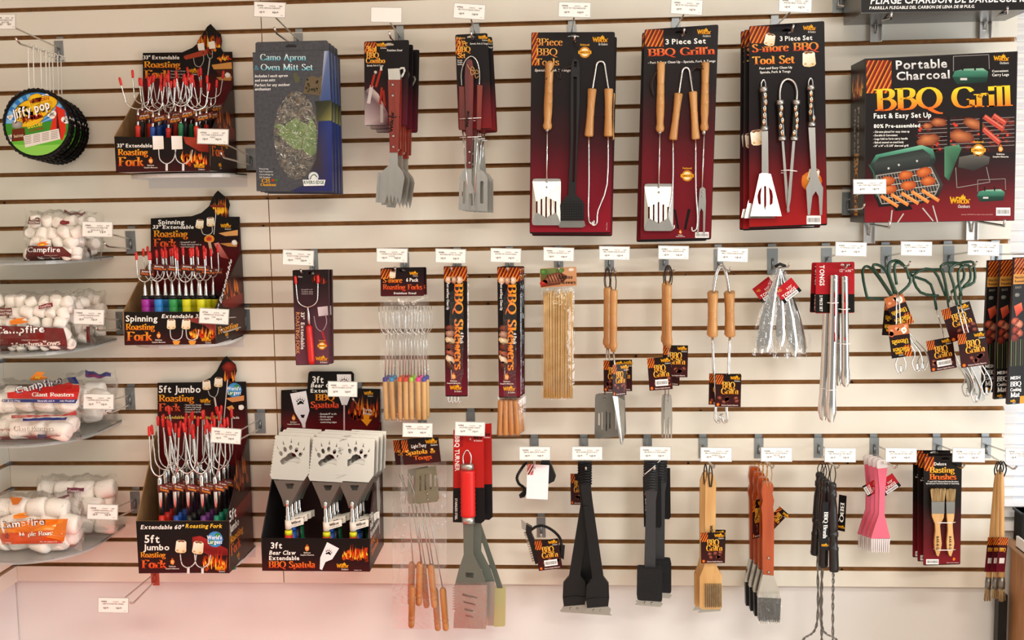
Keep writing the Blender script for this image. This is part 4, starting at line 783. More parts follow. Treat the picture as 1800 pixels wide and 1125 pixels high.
# ---- fourth box: bear claw spatulas
def paw(pr, x, y, s, rot=0, col='0e0e10', l=4):
    ca, sa = math.cos(math.radians(rot)), math.sin(math.radians(rot))
    def q(u, v): return (x + (u*ca - v*sa)*s, y + (u*sa + v*ca)*s)
    pr.poly([q(*p) for p in PAD], col, l)
    for u, v, a in TOES: pr.poly([q(u + .14*math.cos(t)*math.cos(a) - .24*math.sin(t)*math.sin(a), v + .14*math.cos(t)*math.sin(a) + .24*math.sin(t)*math.cos(a)) for t in [k*math.pi/4 for k in range(8)]], col, l); 
    for u, v, a in TOES: pr.poly([q(u + .42*math.sin(a) - .06, v - .38*math.cos(a)), q(u + .62*math.sin(a)*1.05, v - .66*math.cos(a)), q(u + .42*math.sin(a) + .07, v - .36*math.cos(a))], col, l)
PAD = [(-.72, .62), (-.78, .42), (-.6, .22), (-.35, .12), (-.2, -.12), (.05, -.2), (.3, -.1), (.45, .12), (.7, .3), (.72, .52), (.55, .62), (.25, .5), (0, .48), (-.3, .56), (-.55, .7)]
TOES = [(-.72, -.12, -.5), (-.42, -.42, -.25), (0, -.55, 0.08), (.42, -.38, .3), (.72, -.05, .55)]
def p4f(pr):
    pr.text('3ft', 476, 964, 11, 'f8f4ec', bold=1, w=21); pr.text('Bear Claw', 473, 975, 7.5, 'f8f4ec', bold=1, shear=.2, w=47); pr.text('Extendable', 473, 984.5, 7.5, 'f8f4ec', bold=1, w=54); pr.text('BBQ Spatula', 472, 998, 11.5, ('f0802c', 'e0501e'), 'serif', 1, w=82)
    pr.emblem(540, 964, 6); pr.poly([(575, 953), (596, 964), (584, 983), (572, 988), (566, 1002), (562, 1000), (563, 980)], 'f2eef0', 4); paw(pr, 578, 971, 6.5, 15, l=5); pr.flames(600, 955, 648, 985, 18, 2, 31); pr.logo(592, 998, 7)
    pr.text('wilcor.net', 622, 1003, 2, 'e0dcd6', w=14)
def p4h(pr):
    pr.text('Bear Claw', 514, 688, 1.8, 'f0ece4', w=8)
    pr.flames(610, 690, 668, 735, 18, 1, 33, ('f0902c', 'd8501c', '7a1c14')); pr.text('3ft', 549, 673, 12, 'f8f4ec', bold=1, w=21); pr.text('Bear Claw', 546, 681, 7.5, 'f8f4ec', bold=1, shear=.2, w=52); pr.text('Extendable', 546, 690, 7, 'f8f4ec', bold=1, w=56)
    pr.text('BBQ', 554, 704, 11, ('f2a02c', 'e67a1e'), 'serif', 1, w=34); pr.text('Spatula', 546, 717, 11, ('f0602c', 'e0402a'), 'serif', 1, w=50)
    pr.poly([(510, 692), (538, 687), (544, 722), (537, 744), (537, 752), (532, 752), (530, 744), (518, 724)], ['f0ecee']*2+['e0dce0']*6, 4); paw(pr, 528, 706, 8, -5, l=5); pr.poly([(528, 729), (536, 729), (534, 735), (530, 734)], '1a1010', 5)
    pr.poly([(592, 658), (617, 658), (618, 690), (610, 712), (601, 712), (594, 692)], 'f2eef0', 4); paw(pr, 605, 671, 8, 0, l=5); pr.line([(605, 712), (605, 755)], 2.6, 'd8b0b8', 4)
    pr.emblem(516, 735, 5.5); pr.logo(640, 694, 5.5); pr.text('Try Me', 637, 722, 5, 'f8f4ec', bold=1, w=17, rot=8); pr.text('Extend', 638, 728, 4.5, 'f8f4ec', bold=1, w=15, rot=8); pr.poly([(639, 729), (649, 729), (649, 737), (654, 737), (645, 749), (634, 737), (639, 737)], 'f0981e', 5)
    for i in range(4): pr.text(('- Extends 19" to 3ft', '- Bottle opener', '- Serrated &', '  tenderizing edges')[i], 561, 729 + i*4.8, 3, 'f4f0ea', bold=1, w=(31, 25, 21, 31)[i])
def p4s(sp, vf):
    for i in range(5): sp.text(('3ft', 'Bear Claw', 'Extendable', 'BBQ', 'Spatula')[i], 10, 62 + i*7, 5, 'e8e4dc' if i < 3 else 'c86a30', 'sans' if i < 3 else 'serif', 1, w=(20, 50, 60, 30, 50)[i])
    sp.poly([(60, 40), (80, 36), (84, 60), (76, 70), (74, 85), (70, 85), (68, 70), (60, 62)], 'a8a4a0', 3)
h4 = [(494, 686), (540, 684), (542, 656), (545, 653), (618, 653), (622, 657), (622, 683), (669, 684)]
b4, z4, c4 = display_box('wide black display box holding bear claw spatulas, below the boxed roasting fork', [(461, 946), (650, 947), (650, 1005), (461, 1003)], h4, [(495, 745), (668, 748)], .25, .02, '', None, p4f, p4h, p4s, inner=mat('black_board', '1a1719', .55))
tray(500, 634, 1007, z4, .25, .0, 'white shelf with a rounded front under the bear claw spatula box')
def claw_spatula(x, y, d, col, yaw=0, sc=1.0, zb=0, lab=''):
    """x, y: pixel of the blade's top centre at depth d; the pieces are cut from flat steel with a real paw-shaped hole"""
    root = thing('bear_claw_spatula', lab, 'spatula', P(x + 5, 1000, d), 'bear claw spatulas in the display box')
    sx = sc; U = lambda u, v: (x + u*sx, y + v*sx)
    ser = []
    for i in range(13): ser.append(U(-28 - 9*i/13, i*5.4)); ser.append(U(-30.5 - 9*i/13, i*5.4 + 2.7))
    out = [U(-28, -1)] + ser[1:] + [U(-37, 72), U(-35, 76), U(21, 79), U(30, 66), U(32, 2)]
    def q(u, v): return U(-2 + u*24, 34 + v*24)
    holes = [[q(*p) for p in PAD]]
    for u, v, a in TOES:
        holes.append([q(u + .13*math.cos(t)*math.cos(a) - .2*math.sin(t)*math.sin(a), v + .13*math.cos(t)*math.sin(a) + .2*math.sin(t)*math.cos(a)) for t in [k*math.pi/4 for k in range(8)]])
        holes.append([q(u + .4*math.sin(a) - .05, v - .36*math.cos(a)), q(u + .62*math.sin(a), v - .68*math.cos(a)), q(u + .4*math.sin(a) + .07, v - .34*math.cos(a))])
    MB().pp(out, d, .0016, holes, tilt=lambda a, b: d - .02 + (b - y)*.00042).build('blade', mat('bright_steel', 'e2e0dc', .3, 1, noise=.06, nscale=6), root)
    MB().pp([U(-32, 78), U(20, 80), U(3, 112), U(-1, 124), U(-14, 124), U(-18, 110)], d - .003, .003, [[U(-12, 84), U(4, 84), U(1, 93), U(-8, 93)]], tilt=lambda a, b: d + .010 - (b - y - 78)*.0002).build('neck', mat('grey_painted_neck', '62655e', .4, .3), root)
    g = lambda v, dx=-8: P(x + dx*sx, y + v, d + .004)
    z1_, z0_ = g(112), Vector((g(112).x, -d - .004, zb + .006))
    Lz = z1_.z - z0_.z
    MB().rod(z1_, z1_ - Vector((0, 0, .075)), [(0, .0035), (.05, .0055), (.2, .0055), (.22, .0045), (.3, .0055), (.55, .0055), (.6, .0075), (.95, .0078), (1, .0065)], 10).build('shaft', m_chrome, root)
    s1 = z1_ - Vector((0, 0, .068)); MB().rod(s1 + Vector((0, 0, .012)), s1 - Vector((0, 0, .012)), [(0, .0088), (1, .0088)], 10).build('paper_sleeve', mat('cream_label', 'e6e0d2', .6), root)
    fp = Pr(quadmap([s1 + Vector((.006, -.006, .011)), s1 + Vector((.043, -.003, .02)), s1 + Vector((.043, -.003, .001)), s1 + Vector((.006, -.006, -.009))], 26, 13)); fp.rect(0, 0, 26, 13, 'ece6da', 0); fp.text('Wilcor', 3, 7.5, 5, '1a1a1a', 'serif', 1, w=18); fp.text('Extendable Spatula', 2, 11, 2, '5a544c', w=20); fp.build(root, 'paper_label', m_paper)
    h1_ = s1 - Vector((0, 0, .016)); MB().rod(h1_, h1_ - Vector((0, 0, .012)), [(0, .0085), (.15, .0102), (1, .0105)], 12).build('grip_ring', fork_colour('yellow') if col == 'red' else fork_colour(col if col != 'black' else 'black'), root)
    MB().rod(h1_ - Vector((0, 0, .012)), Vector((h1_.x, h1_.y, zb + .004)), [(0, .0105), (.3, .0112), (.45, .0128), (.6, .0112), (1, .0108)], 12).build('grip', fork_colour(col), root)
zbx = z4
for i, (x, y) in enumerate(((509, 766), (576, 769), (623, 769))):
    for row, (col, dx, dy) in reversed(list(enumerate((('red', 0, 0), ('blue', 7, -6), ('black', 14, -10), ('green', 20, -13))))):
        claw_spatula(x - 8*0 + dx + 4, y + dy, .222 - row*.03, col, sc=1.0, zb=zbx, lab='paw cut-out steel spatula with a %s grip, %s column of the wide box' % (col, ('left', 'middle', 'right')[i]))
# ================================================================ long cards and boxes of the upper row
def slab(root, pts, d, th=.0016, m=None, holes=(), name='card'): return MB().pp(pts, d, th, holes).build(name, m or m_card, root)
def rounded(tl, tr, br, bl, r=4):
    out = []
    P4 = [tl, tr, br, bl]
    for i in range(4):
        a, b, c = P4[i-1], P4[i], P4[(i+1) % 4]
        def to(p, q): L = math.hypot(q[0]-p[0], q[1]-p[1]); return (p[0]+(q[0]-p[0])*r/L, p[1]+(q[1]-p[1])*r/L)
        e, f = to(b, a), to(b, c); m_ = ((e[0]+f[0])/2*.4 + b[0]*.6, (e[1]+f[1])/2*.4 + b[1]*.6); out += [e, m_, f]
    return out
def card4(root, tl, tr, br, bl, d, stops, r=4, slot=None, th=.0016, m=None):
    pts = rounded(tl, tr, br, bl, r); holes = []
    if slot: x, y, w_ = slot; holes = [[(x-w_, y-1.5), (x-w_*.3, y-3.6), (x+w_*.3, y-3.6), (x+w_, y-1.5), (x+w_, y+1.5), (x-w_, y+1.5)]]
    MB().pp(pts, d, th, holes).build('card', m or m_card, root)
    pr = Pr(pxmap(d))
    if slot:
        # printed ground with the hang hole left open
        flat = pts + holes[0]; tri = geometry.tessellate_polygon([[Vector((x, y, 0)) for x, y in pts], [Vector((x, y, 0)) for x, y in holes[0]]])
        pr.m.c += [hx(stops[0][1])]*len(flat); pr.m.add([pr.fn(x, y, 0) for x, y in flat], tri)
    else: pr.poly(pts, stops[0][1], 0)
    t0 = .13 if slot else .02
    def at(t, a, b): return (a[0]+(b[0]-a[0])*t, a[1]+(b[1]-a[1])*t)
    i1 = lambda p, q: (p[0]+(q[0]-p[0])*.006, p[1]+(q[1]-p[1])*.006)
    L, Rr = [i1(tl, tr), i1(bl, br)], [i1(tr, tl), i1(br, bl)]
    a, b = at(t0, L[0], L[1]), at(t0, Rr[0], Rr[1]); c, e = at(.992, Rr[0], Rr[1]), at(.992, L[0], L[1])
    st = [(max(0, (t - t0)/(1 - t0)), cc) for t, cc in stops]; st[0] = (0, stops[0][1]); pr.grad([a, b, c, e], st, .3)
    return pr
def wood_handle(root, a, b, d, w, mt=None, name='handle', prof=None, d2=None):
    """turned handle between pixels a and b; w: width px"""
    A, B = P(a[0], a[1], d), P(b[0], b[1], d if d2 is None else d2); s = (P(a[0]+1, a[1], d) - A).length*w/2
    prof = prof or [(0, .6), (.012, .9), (.04, .95), (.12, .93), (.3, .86), (.31, .8), (.315, .87), (.45, .9), (.46, .84), (.465, .91), (.6, .96), (.61, .9), (.615, .97), (.75, .93), (.85, .82), (.9, .85), (.93, 1), (.96, 1), (.985, .85), (1, .7)]
    return MB().rod(A, B, [(t, r*s) for t, r in prof], 14).build(name, mt or m_lwood, root)
TONGH = [(0, .85), (.02, 1), (.2, .88), (.42, .8), (.44, .88), (.46, .78), (.49, .88), (.51, .78), (.54, .88), (.56, .8), (.8, .9), (.97, 1), (1, .8)]
def wire(root, pts, r, name='wire', mt=None, seg=8, smooth=0):
    """pts: (x, y, d)"""
    w3 = [P(*p) for p in pts]
    if smooth: w3 = [Vector(p) for p in catmull([tuple(p) for p in w3], smooth)]
    return MB().tube(w3, r, seg).build(name, mt or m_chrome, root)
def slots(xs, ys, w=1.6):
    return [[(x-w, y0+1), (x, y0), (x+w, y0+1), (x+w, y1-1), (x, y1), (x-w, y1-1)] for x, (y0, y1) in zip(xs, ys)]
def rivets(root, pts, d, r=.0035, mt=None, name='rivet'):
    for x, y in pts:
        p = P(x, y, d); MB().rod(p, p + Vector((0, -.0025, 0)), [(0, r), (.6, r), (1, r*.5)], 10).build(name, mt or m_satin, root)
# ---- grey boxes with the camouflage window
d = .205
root = thing('apron_box', 'slate grey apron and oven mitt box with an oval window, front one of the stack', 'box', P(515, 336, d), 'apron and oven mitt boxes')
ov = [(520 + 39.5*math.cos(a*math.pi/14), 238 + 78*math.sin(a*math.pi/14)) for a in range(28)]
m_grey = mat('slate_board', '45474e', .5, noise=.3, nscale=120)
MB().pp([(444, 92), (578, 88), (584, 337), (451, 336)], d, .0015, [ov]).build('front_panel', m_grey, root)
MB().pp([(449, 76), (452, 74), (574, 71), (577, 74), (578, 94), (449, 96)], d-.003, .0015, [[(502, 80), (506, 78), (518, 78), (521, 80), (521, 83), (502, 83)]]).build('hang_tab', m_grey, root)
fl, fr, br, bl = (P(x, y, d) for x, y in ((444, 92), (578, 88), (584, 337), (451, 336)))
bk = Vector((0, .024, 0))
MB().add([fl, fr, br, bl, fl+bk, fr+bk, br+bk, bl+bk], [(1, 5, 6, 2), (0, 3, 7, 4), (3, 2, 6, 7), (0, 4, 5, 1), (4, 7, 6, 5)]).build('box_sides', mat('blue_board', '1e2a50', .45, noise=.35, nscale=14), root)
MB().pp([(474, 152), (566, 152), (566, 325), (474, 325)], d - .006, .001).build('camouflage_fabric', mat('camouflage', '6e6250', .8, col2='27231c', nscale=55, bump=.6, bscale=40), root)
lf = Pr(pxmap(d - .0055)); lf.poly([(481, 221), (490, 217), (500, 222), (504, 216), (520, 207), (530, 214), (541, 219), (546, 204), (555, 222), (556, 245), (556, 268), (546, 276), (540, 270), (530, 262), (518, 262), (506, 252), (498, 243), (486, 234), (496, 232)], '6d8a44', 2)
for q in ([(505, 225), (552, 255)], [(520, 234), (528, 214)], [(528, 240), (545, 226)], [(532, 243), (530, 260)]): lf.line(q, 1, '46592c', 3)
rr = random.Random(4)
for i in range(46): lf.blob(rr.uniform(484, 554), rr.uniform(170, 310), rr.uniform(2, 6), rr.uniform(3, 9), rr.choice(('8a8070', '5a5244', '2a2620', '9a9484', '40382c')), rr.choice(('5a5244', '2a2620', '3a342a')), rr.uniform(0, 90), l=1, n=7, wob=.4)
lf.build(root, 'printed_leaf', m_paper)
MB().pp([(x + (x-520)*.01, y) for x, y in ov], d - .001, .0003).build('clear_window', m_film2, root)
pr = Pr(pxmap(d))
for i in range(150):
    x, y = rr.uniform(448, 560), rr.uniform(95, 332)
    if ((x-520)/42)**2 + ((y-238)/82)**2 > 1: pr.rect(x, y, x+rr.uniform(.8, 2.4), y+rr.uniform(.8, 2.2), rr.choice(('34363c', '5a5c64', '3a3c44')), 1)
pr.poly([(570, 90), (578, 89), (583, 210), (566, 210), (560, 186), (566, 140)], ['b8c0d4', '66789f', '2c3f7c', '2c3f7c', '4c5878', '8a94b0'], 1.5); pr.poly([(553, 178), (583, 176), (583, 212), (557, 212), (556, 190)], ['2c3026', '3a3c2a', '8a8850', '4a4c34', '34362a'], 2)
pr.poly([(560, 214), (583, 212), (584, 336), (510, 336), (535, 325), (556, 280)], ['26305e', '2c3c80', '2a2f6c', '2e305c', '34324a', '403830'], 1.6)
pr.text('Camo Apron', 457, 106, 11, ('ffffff', '5ad0e0'), 'serif', 0, w=81); pr.text('Oven Mitt Set', 458, 123.5, 11, ('ffffff', '5ad0e0'), 'serif', 0, w=92); pr.text('&', 447, 123, 8, '5a9ab0', 'serif', 0, w=8)
for t, y, w_ in (('Includes 1 each apron', 136, 58), ('and oven mitt', 143.5, 36), ('Perfect for any outdoor', 152, 62), ('enthusiast', 159, 28)): pr.text(t, 448, y, 5, 'f2f2f0', bold=1, shear=.15, w=w_, rot=-1)
for i, t in enumerate(('Featuring', 'Fall Transition', 'Camouflage by', 'CB Outdoor')): pr.text(t, 456, 298 + i*5, 3, 'e8e8e4', w=(16, 24, 25, 20)[i])
pr.text('CB', 460, 321, 7, 'd89a1e', 'serif', 1, w=14); pr.text('Outdoor', 458, 327, 5, 'e0a42a', 'serif', 1, w=28); pr.blob(480, 317, 3, 2.5, 'c8401c', 'a03018', l=4); pr.blob(486, 317, 3, 2.5, '3a8a3a', '2a6a2a', l=4)
pr.poly([(532, 316), (572, 316), (570, 326), (534, 327)], 'eef0ee', 4); pr.text('RIVERS EDGE', 534, 323.5, 6.2, '1a5a44', bold=1, w=36, l=6); pr.blob(551, 311, 9, 9, 'e8ecec', 'c8d0d0', l=3.5, n=14, wob=.02); pr.line(catmull([(545, 315), (548, 309), (553, 307), (557, 311)], 3), 1.4, '2a3a34', 5)
pr.poly([(515, 130), (521, 127), (523, 135), (526, 134), (527, 143), (519, 146)], '5a5c44', 4); pr.poly([(538, 138), (548, 133), (560, 137), (566, 132), (564, 168), (533, 164)], '6a5c46', 4)
for i in range(22): pr.blob(rr.uniform(537, 562), rr.uniform(140, 164), 2.4, 2.4, rr.choice(('2e2c22', '8a7c62', '4a4e34')), '3a3628', l=5, n=6)
pr.build(root, 'printed_front')
stack(root, 4, .032, 'slate grey apron box with blue side', dx=.001, dz=-.002, jit=.001, rz=.004)
# ---- 3 in 1 combo
d = .17
root = thing('combo_tool_card', 'carded combo of fork-ended turner and bottle opener with red handles, front one', 'tool set', P(680, 230, d), 'three in one combo tools')
pr = card4(root, (640, 73), (719, 70), (716, 221), (641, 221), d, [(0, '131012'), (.45, '1c1014'), (.75, '4a1420'), (1, '5a1626')], 4, (684, 79, 8))
pr.grate(641, 74, 661, 94, 2, 5); pr.text('3in1', 643, 91, 10, ('f4c050', 'e8901e'), 'serif', 1, w=20, l=6); pr.text('BBQ', 644, 102, 9.5, ('f4c050', 'e8901e'), 'serif', 1, w=22); pr.text('Combo', 643, 111, 9, ('f4c050', 'e8901e'), 'serif', 1, w=34)
pr.text('Spatula, Fork & Tongs', 645, 116.5, 3, 'f0ece4', bold=1, w=29); pr.text('Stainless Steel', 680, 90, 3.6, 'f0ece4', bold=1, shear=.2, w=27); pr.logo(662, 82, 6, sub='Be Outdoors')
pr.poly([(641, 160), (652, 152), (665, 165), (682, 200), (682, 220), (641, 220)], ['5a4c50', '9a8c8c', 'd8c8c8', '8a6a70', '5a2a34', 'c0b0b0'], 2)
for a, b in (((658, 132), (653, 152)), ((669, 124), (661, 152)), ((671, 155), (668, 182)), ((674, 160), (676, 186))): pr.line([a, b], 4, 'a8301e', 4)
pr.blob(660, 127, 3, 3, 'd8d4d0', 'a8a49e', l=5); pr.rect(668, 117, 672, 124, 'd8d4d0', 5); pr.line([(653, 152), (648, 180)], 6, 'c8c0be', 3.5); pr.line([(671, 186), (671, 214)], 5, 'b8b2b0', 4)
pr.build(root)
# second tool with the bottle opener head
MB().pp([(701, 122), (704, 118), (711, 118), (713, 124), (709, 134), (704, 139), (700, 139)], d + .012, .0015, [[(704, 122), (709, 121), (709, 127), (704, 134)]]).build('bottle_opener', m_stain, root)
MB().pp([(699, 138), (706, 138), (704, 262), (698, 262)], d + .016, .008).build('handle', m_rwood, root)
MB().pp([(682, 121), (702, 120), (704, 141), (683, 142)], d + .032, .01).build('end_cap', m_stain, root)
MB().pp([(682, 140), (704, 140), (699, 268), (685, 268)], d + .034, .014).build('handle', m_rwood, root)
rivets(root, [(690, 149), (690, 168), (691, 239), (691, 258)], d + .0345)
MB().pp([(685, 266), (699, 266), (699, 291), (708, 302), (711, 312), (705, 350), (702, 359), (699, 345), (697, 359), (693, 343), (690, 358), (687, 342), (684, 358), (681, 342), (676, 357), (664, 356), (661, 353), (668, 310), (671, 302), (684, 290)], d + .03, .0015).build('blade', m_stain, root)
MB().pp([(664, 303), (668, 303), (664, 356), (660, 356)], d + .036, .008).build('blade_edge', m_stain, root)
lt = Pr(pxmap(d + .034)); lt.text('Wilcor', 690, 232, 6, '1a1210', 'serif', 1, rot=-86, w=36); lt.build(root, 'burned_lettering')
wire(root, [(683, 204, d+.036), (692, 206, d+.037), (703, 205, d+.03)], .0012, 'twist_tie', m_black)
stack(root, 3, .045, 'carded combo tools with red handles', dx=.006, dz=-.007, jit=.003)
# ---- deluxe compact set
d = .165
root = thing('compact_tool_card', 'narrow card of a deluxe three piece set tied with tan cord, front one', 'tool set', P(830, 228, d), 'deluxe compact tool sets')
pr = card4(root, (800, 61), (857, 58), (865, 226), (806, 229), d, [(0, '131012'), (.5, '181012'), (.8, '6a1a20'), (1, '7a1c20')], 4, (828, 66, 7))
pr.grate(801, 66, 812, 96, 2, 5); pr.text('Deluxe', 802, 68.5, 4.2, 'f4c060', w=16); pr.text('3 Pc', 804, 81, 9, ('f4c050', 'e8901e'), 'serif', 1, w=18, l=6); pr.text('BBQ', 804, 91.5, 9.5, ('f4c050', 'e8901e'), 'serif', 1, w=23, l=6); pr.text('Set', 804, 102, 9, ('f4c050', 'e8901e'), 'serif', 1, w=14, l=6)
pr.text('Spatula, Fork & Tongs', 826, 78, 3, 'e8e4dc', bold=1, shear=.15, w=32); pr.logo(841, 68.5, 5.6)
for i, t in enumerate(('Large', 'Wooden', 'Handles')): pr.text(t, 804, 107 + i*3.6, 2.6, 'f0ece4', bold=1, w=9)
pr.build(root)
wire(root, [(812, 152, d+.02), (811, 128, d+.02), (817, 108, d+.02), (828, 99, d+.02), (838, 107, d+.02), (843, 128, d+.02), (842, 152, d+.02)], .0018, 'tongs_wire', smooth=3)
MB().pp([(807, 152), (816, 152), (818, 228), (808, 228)], d + .024, .008).build('tongs_handle', m_rwood, root)
MB().pp([(839, 149), (848, 150), (845, 228), (838, 228)], d + .024, .008).build('tongs_handle', m_rwood, root)
wire(root, [(813, 228, d+.018), (816, 262, d+.02), (819, 300, d+.02), (822, 340, d+.02)], .0018, 'tongs_wire'); wire(root, [(841, 228, d+.018), (838, 262, d+.02), (834, 340, d+.02)], .0018, 'tongs_wire')
MB().pp([(813, 300), (822, 294), (838, 294), (850, 302), (857, 312), (857, 372), (806, 369), (808, 312)], d + .008, .0015, slots([815, 831, 847], [(318, 358), (332, 362), (318, 358)], 3)).build('turner_blade', m_stain, root)
MB().pp([(833, 240), (840, 240), (844, 300), (832, 300)], d + .01, .002).build('turner_neck', m_satin, root)
MB().pp([(820, 108), (824, 104), (829, 105), (831, 114), (832, 150), (829, 296), (820, 296), (817, 134), (818, 118)], d + .045, .013).build('handle', mat('maroon_wood', '6e1f1c', .35, col2='481214', nscale=22, stretch=(3, 3, .25), coat=.3), root)
rivets(root, [(825, 267), (825, 286)], d + .046)
MB().pp([(821, 295), (829, 295), (829, 322), (833, 335), (833, 371), (831.5, 371), (830.5, 340), (824, 340), (823, 371), (821.5, 371), (820, 335), (822, 322)], d + .04, .0015).build('fork_head', m_stain, root)
lt = Pr(pxmap(d + .0455)); lt.text('Wilcor', 823, 224, 6, '1a1210', 'serif', 1, rot=-86, w=30); lt.build(root, 'burned_lettering')
wire(root, [(821, 113, d+.047), (826, 122, d+.05), (834, 124, d+.048), (830, 117, d+.048), (827, 124, d+.049), (829, 132, d+.048), (834, 128, d+.047)], .0013, 'tan_cord', m_tcord, smooth=3)
for y in (208, 241): wire(root, [(808, y+1, d+.03), (825, y, d+.048), (846, y-1, d+.03)], .001, 'elastic_band', m_white_p)
stack(root, 3, .045, 'narrow deluxe set card with maroon handles', dx=.004, dz=-.002, jit=.002)
# ---- tools in the long cards
def spat_long(root, hx0, y0, y1, xs, yb0, bl, d, hw=15, blade_m=None, nsl=5):
    wood_handle(root, (hx0[0], y0), (hx0[1], y1), d + .012, hw)
    wire(root, [(hx0[1], y1 - 2, d+.012), (xs, yb0 + 4, d+.006)], .0022, 'shaft')
    wire(root, [(hx0[1]-.8, y1 - 3, d+.014), (hx0[1], y1+3, d+.014)], .0052, 'ferrule', m_satin)
    x0, x1, yb1 = bl; w_ = x1 - x0
    sl = slots([x0 + w_*(.5 + (i - (nsl-1)/2)*.165) for i in range(nsl)], [(yb0 + (yb1-yb0)*(.38 + .05*abs(i-(nsl-1)/2)), yb0 + (yb1-yb0)*(.84 - .05*abs(i-(nsl-1)/2))) for i in range(nsl)], 1.4)
    MB().pp(rounded((x0 + 1, yb0), (x1 + 1, yb0), (x1, yb1), (x0, yb1), 5), d + .007, .0014, sl, tilt=lambda x, y: d + .004 + max(0, min(.012, (y - yb0 - 18)*.0004))).build('turner_blade', m_stain, root)
    rivets(root, [(xs, yb0 + 5), (xs, yb0 + 15)], d + .006, .003)
def tongs_long(root, top, lh, rh, tips, d, hw=16):
    (tx, ty), (lx0, ly0, lx1, ly1), (rx0, ry0, rx1, ry1) = top, lh, rh
    wire(root, [(lx0, ly0 + 3, d+.012), (lx0 + (tx-lx0)*.35, ly0 - (ly0-ty)*.6, d+.012), (tx - (tx-lx0)*.45, ty + 4, d+.012), (tx, ty, d+.012), (tx + (rx0-tx)*.45, ty + 4, d+.012), (rx0 - (rx0-tx)*.35, ry0 - (ry0-ty)*.6, d+.012), (rx0, ry0 + 3, d+.012)], .0026, 'spring_wire', smooth=4)
    wood_handle(root, (lx0, ly0), (lx1, ly1), d + .012, hw, name='tongs_handle', prof=TONGH); wood_handle(root, (rx0, ry0), (rx1, ry1), d + .012, hw, name='tongs_handle', prof=TONGH)
    (ax, ay), (bx, by) = tips
    wire(root, [(lx1, ly1 - 2, d+.012), (lx1 + (ax-lx1)*.1, ly1 + (ay-ly1)*.55, d+.012), (ax - 2, ay - 22, d+.012), (ax, ay, d+.012), (ax + 7, ay + 4, d+.012), (ax + 8, ay - 3, d+.012)], .0022, 'arm_wire', smooth=3)
    wire(root, [(rx1, ry1 - 2, d+.012), (rx1 + (bx-rx1)*.1, ry1 + (by-ry1)*.55, d+.012), (bx + 2, by - 22, d+.012), (bx, by, d+.012), (bx - 7, by + 4, d+.012), (bx - 8, by - 3, d+.012)], .0022, 'arm_wire', smooth=3)
d = .15
root = thing('barbecue_tool_card', 'tall black to red card with turner, black brush and wooden tongs, front one', 'tool set', P(1003, 411, d), 'three piece tool cards with a brush')
pr = card4(root, (934, 57), (1081, 56), (1074, 411), (931, 411), d, [(0, '171213'), (.35, '1c1315'), (.55, '3a1118'), (.75, '6a1220'), (1, '8a1626')], 4, (1008, 65, 10))
pr.grate(935, 57, 946, 115, 2, 6); pr.text('3Piece', 942, 80, 12.5, ('f4b850', 'e88a3c'), 'serif', 0, w=47, l=6); pr.text('BBQ', 942, 97.5, 12.5, ('f4b850', 'e88a3c'), 'serif', 0, w=38, l=6); pr.text('Tools', 941, 115, 12.5, ('f4b850', 'e88a3c'), 'serif', 0, w=42, l=6)
pr.text('Spatula, Brush & Tongs', 940, 125.5, 4.5, 'f0ece4', bold=1, shear=.2, w=63); pr.logo(1042, 74, 9, sub='Be Outdoors'); pr.seal(1028, 92, 10)
pr.text('Made in China', 1067, 405, 1.6, 'e0d0cc', rot=-88, w=14); pr.build(root)
spat_long(root, (966, 962), 109, 228, 961, 314, (935, 985, 396), d, 16)
wire(root, [(960, 140, d+.02), (975, 118, d+.02), (985, 130, d+.012), (984, 138, d+.01), (978, 126, d+.012), (1000, 118, d+.012), (1010, 112, d+.014)], .0013, 'leather_loop', m_cord, smooth=3)
MB().pp([(1004, 118), (1006, 107), (1011, 102), (1017, 107), (1019, 118), (1019, 180), (1015, 260), (1012, 342), (1021, 350), (1027, 358), (1027, 386), (986, 388), (985, 360), (991, 350), (999, 342), (1003, 260), (1003, 180)], d + .014, .012, [[(1009, 108), (1014, 108), (1014, 118), (1009, 118)], [(1008, 135), (1014, 135), (1013, 235), (1010, 320), (1006, 320), (1008, 235)]]).build('brush_body', m_black, root)
MB().pp([(984, 388), (1027, 388), (1029, 397), (1024, 400), (984, 400), (981, 396)], d + .012, .0015).build('scraper', m_dsteel, root)
br_ = MB()
for i in range(9):
    for j in range(8): p = P(990 + i*4.2, 357 + j*4.3, d + .016); br_.rod(p, p + Vector((0, -.008, 0)), [(0, .0011), (1, .0009)], 5)
o = br_.build('bristles', mat('black_bristle', '3a3a3a', .5, .3), root, kind='stuff')
tongs_long(root, (1056, 108), (1041, 156, 1035, 240), (1070, 156, 1069, 240), ((1036, 390), (1049, 392)), d, 16)
copy_tree(root, (.004, .035, -.007), 'tall tool card with black brush, hanging behind the front one', (0, .004, .004))
# ---- three piece set, Grill'n
d = .15
root = thing('barbecue_tool_card', 'tall card with wooden turner, tongs and fork, front one', 'tool set', P(1190, 421, d), 'three piece wooden tool cards')
pr = card4(root, (1133, 52), (1263, 43), (1250, 421), (1125, 424), d, [(0, '1c1819'), (.28, '201819'), (.5, '481219'), (.65, '64131c'), (1, '70141f')], 4, (1197, 57, 10))
pr.grate(1134, 52, 1166, 82, 2, 7); pr.text('3 Piece Set', 1170, 78, 9.5, 'f6f2ea', bold=1, w=72, rot=-1.5); pr.text("BBQ Grill'n", 1139, 99, 13, ('f0783c', 'd8481e'), 'serif', 1, w=118, rot=-2, l=6)
pr.text('- Fast & Easy Clean Up - Spatula, Fork & Tongs', 1139, 112, 4, 'f2eee6', bold=1, w=119, rot=-1.5); pr.logo(1226, 60, 8); pr.seal(1208, 309, 10); pr.emblem(1196, 408, 4)
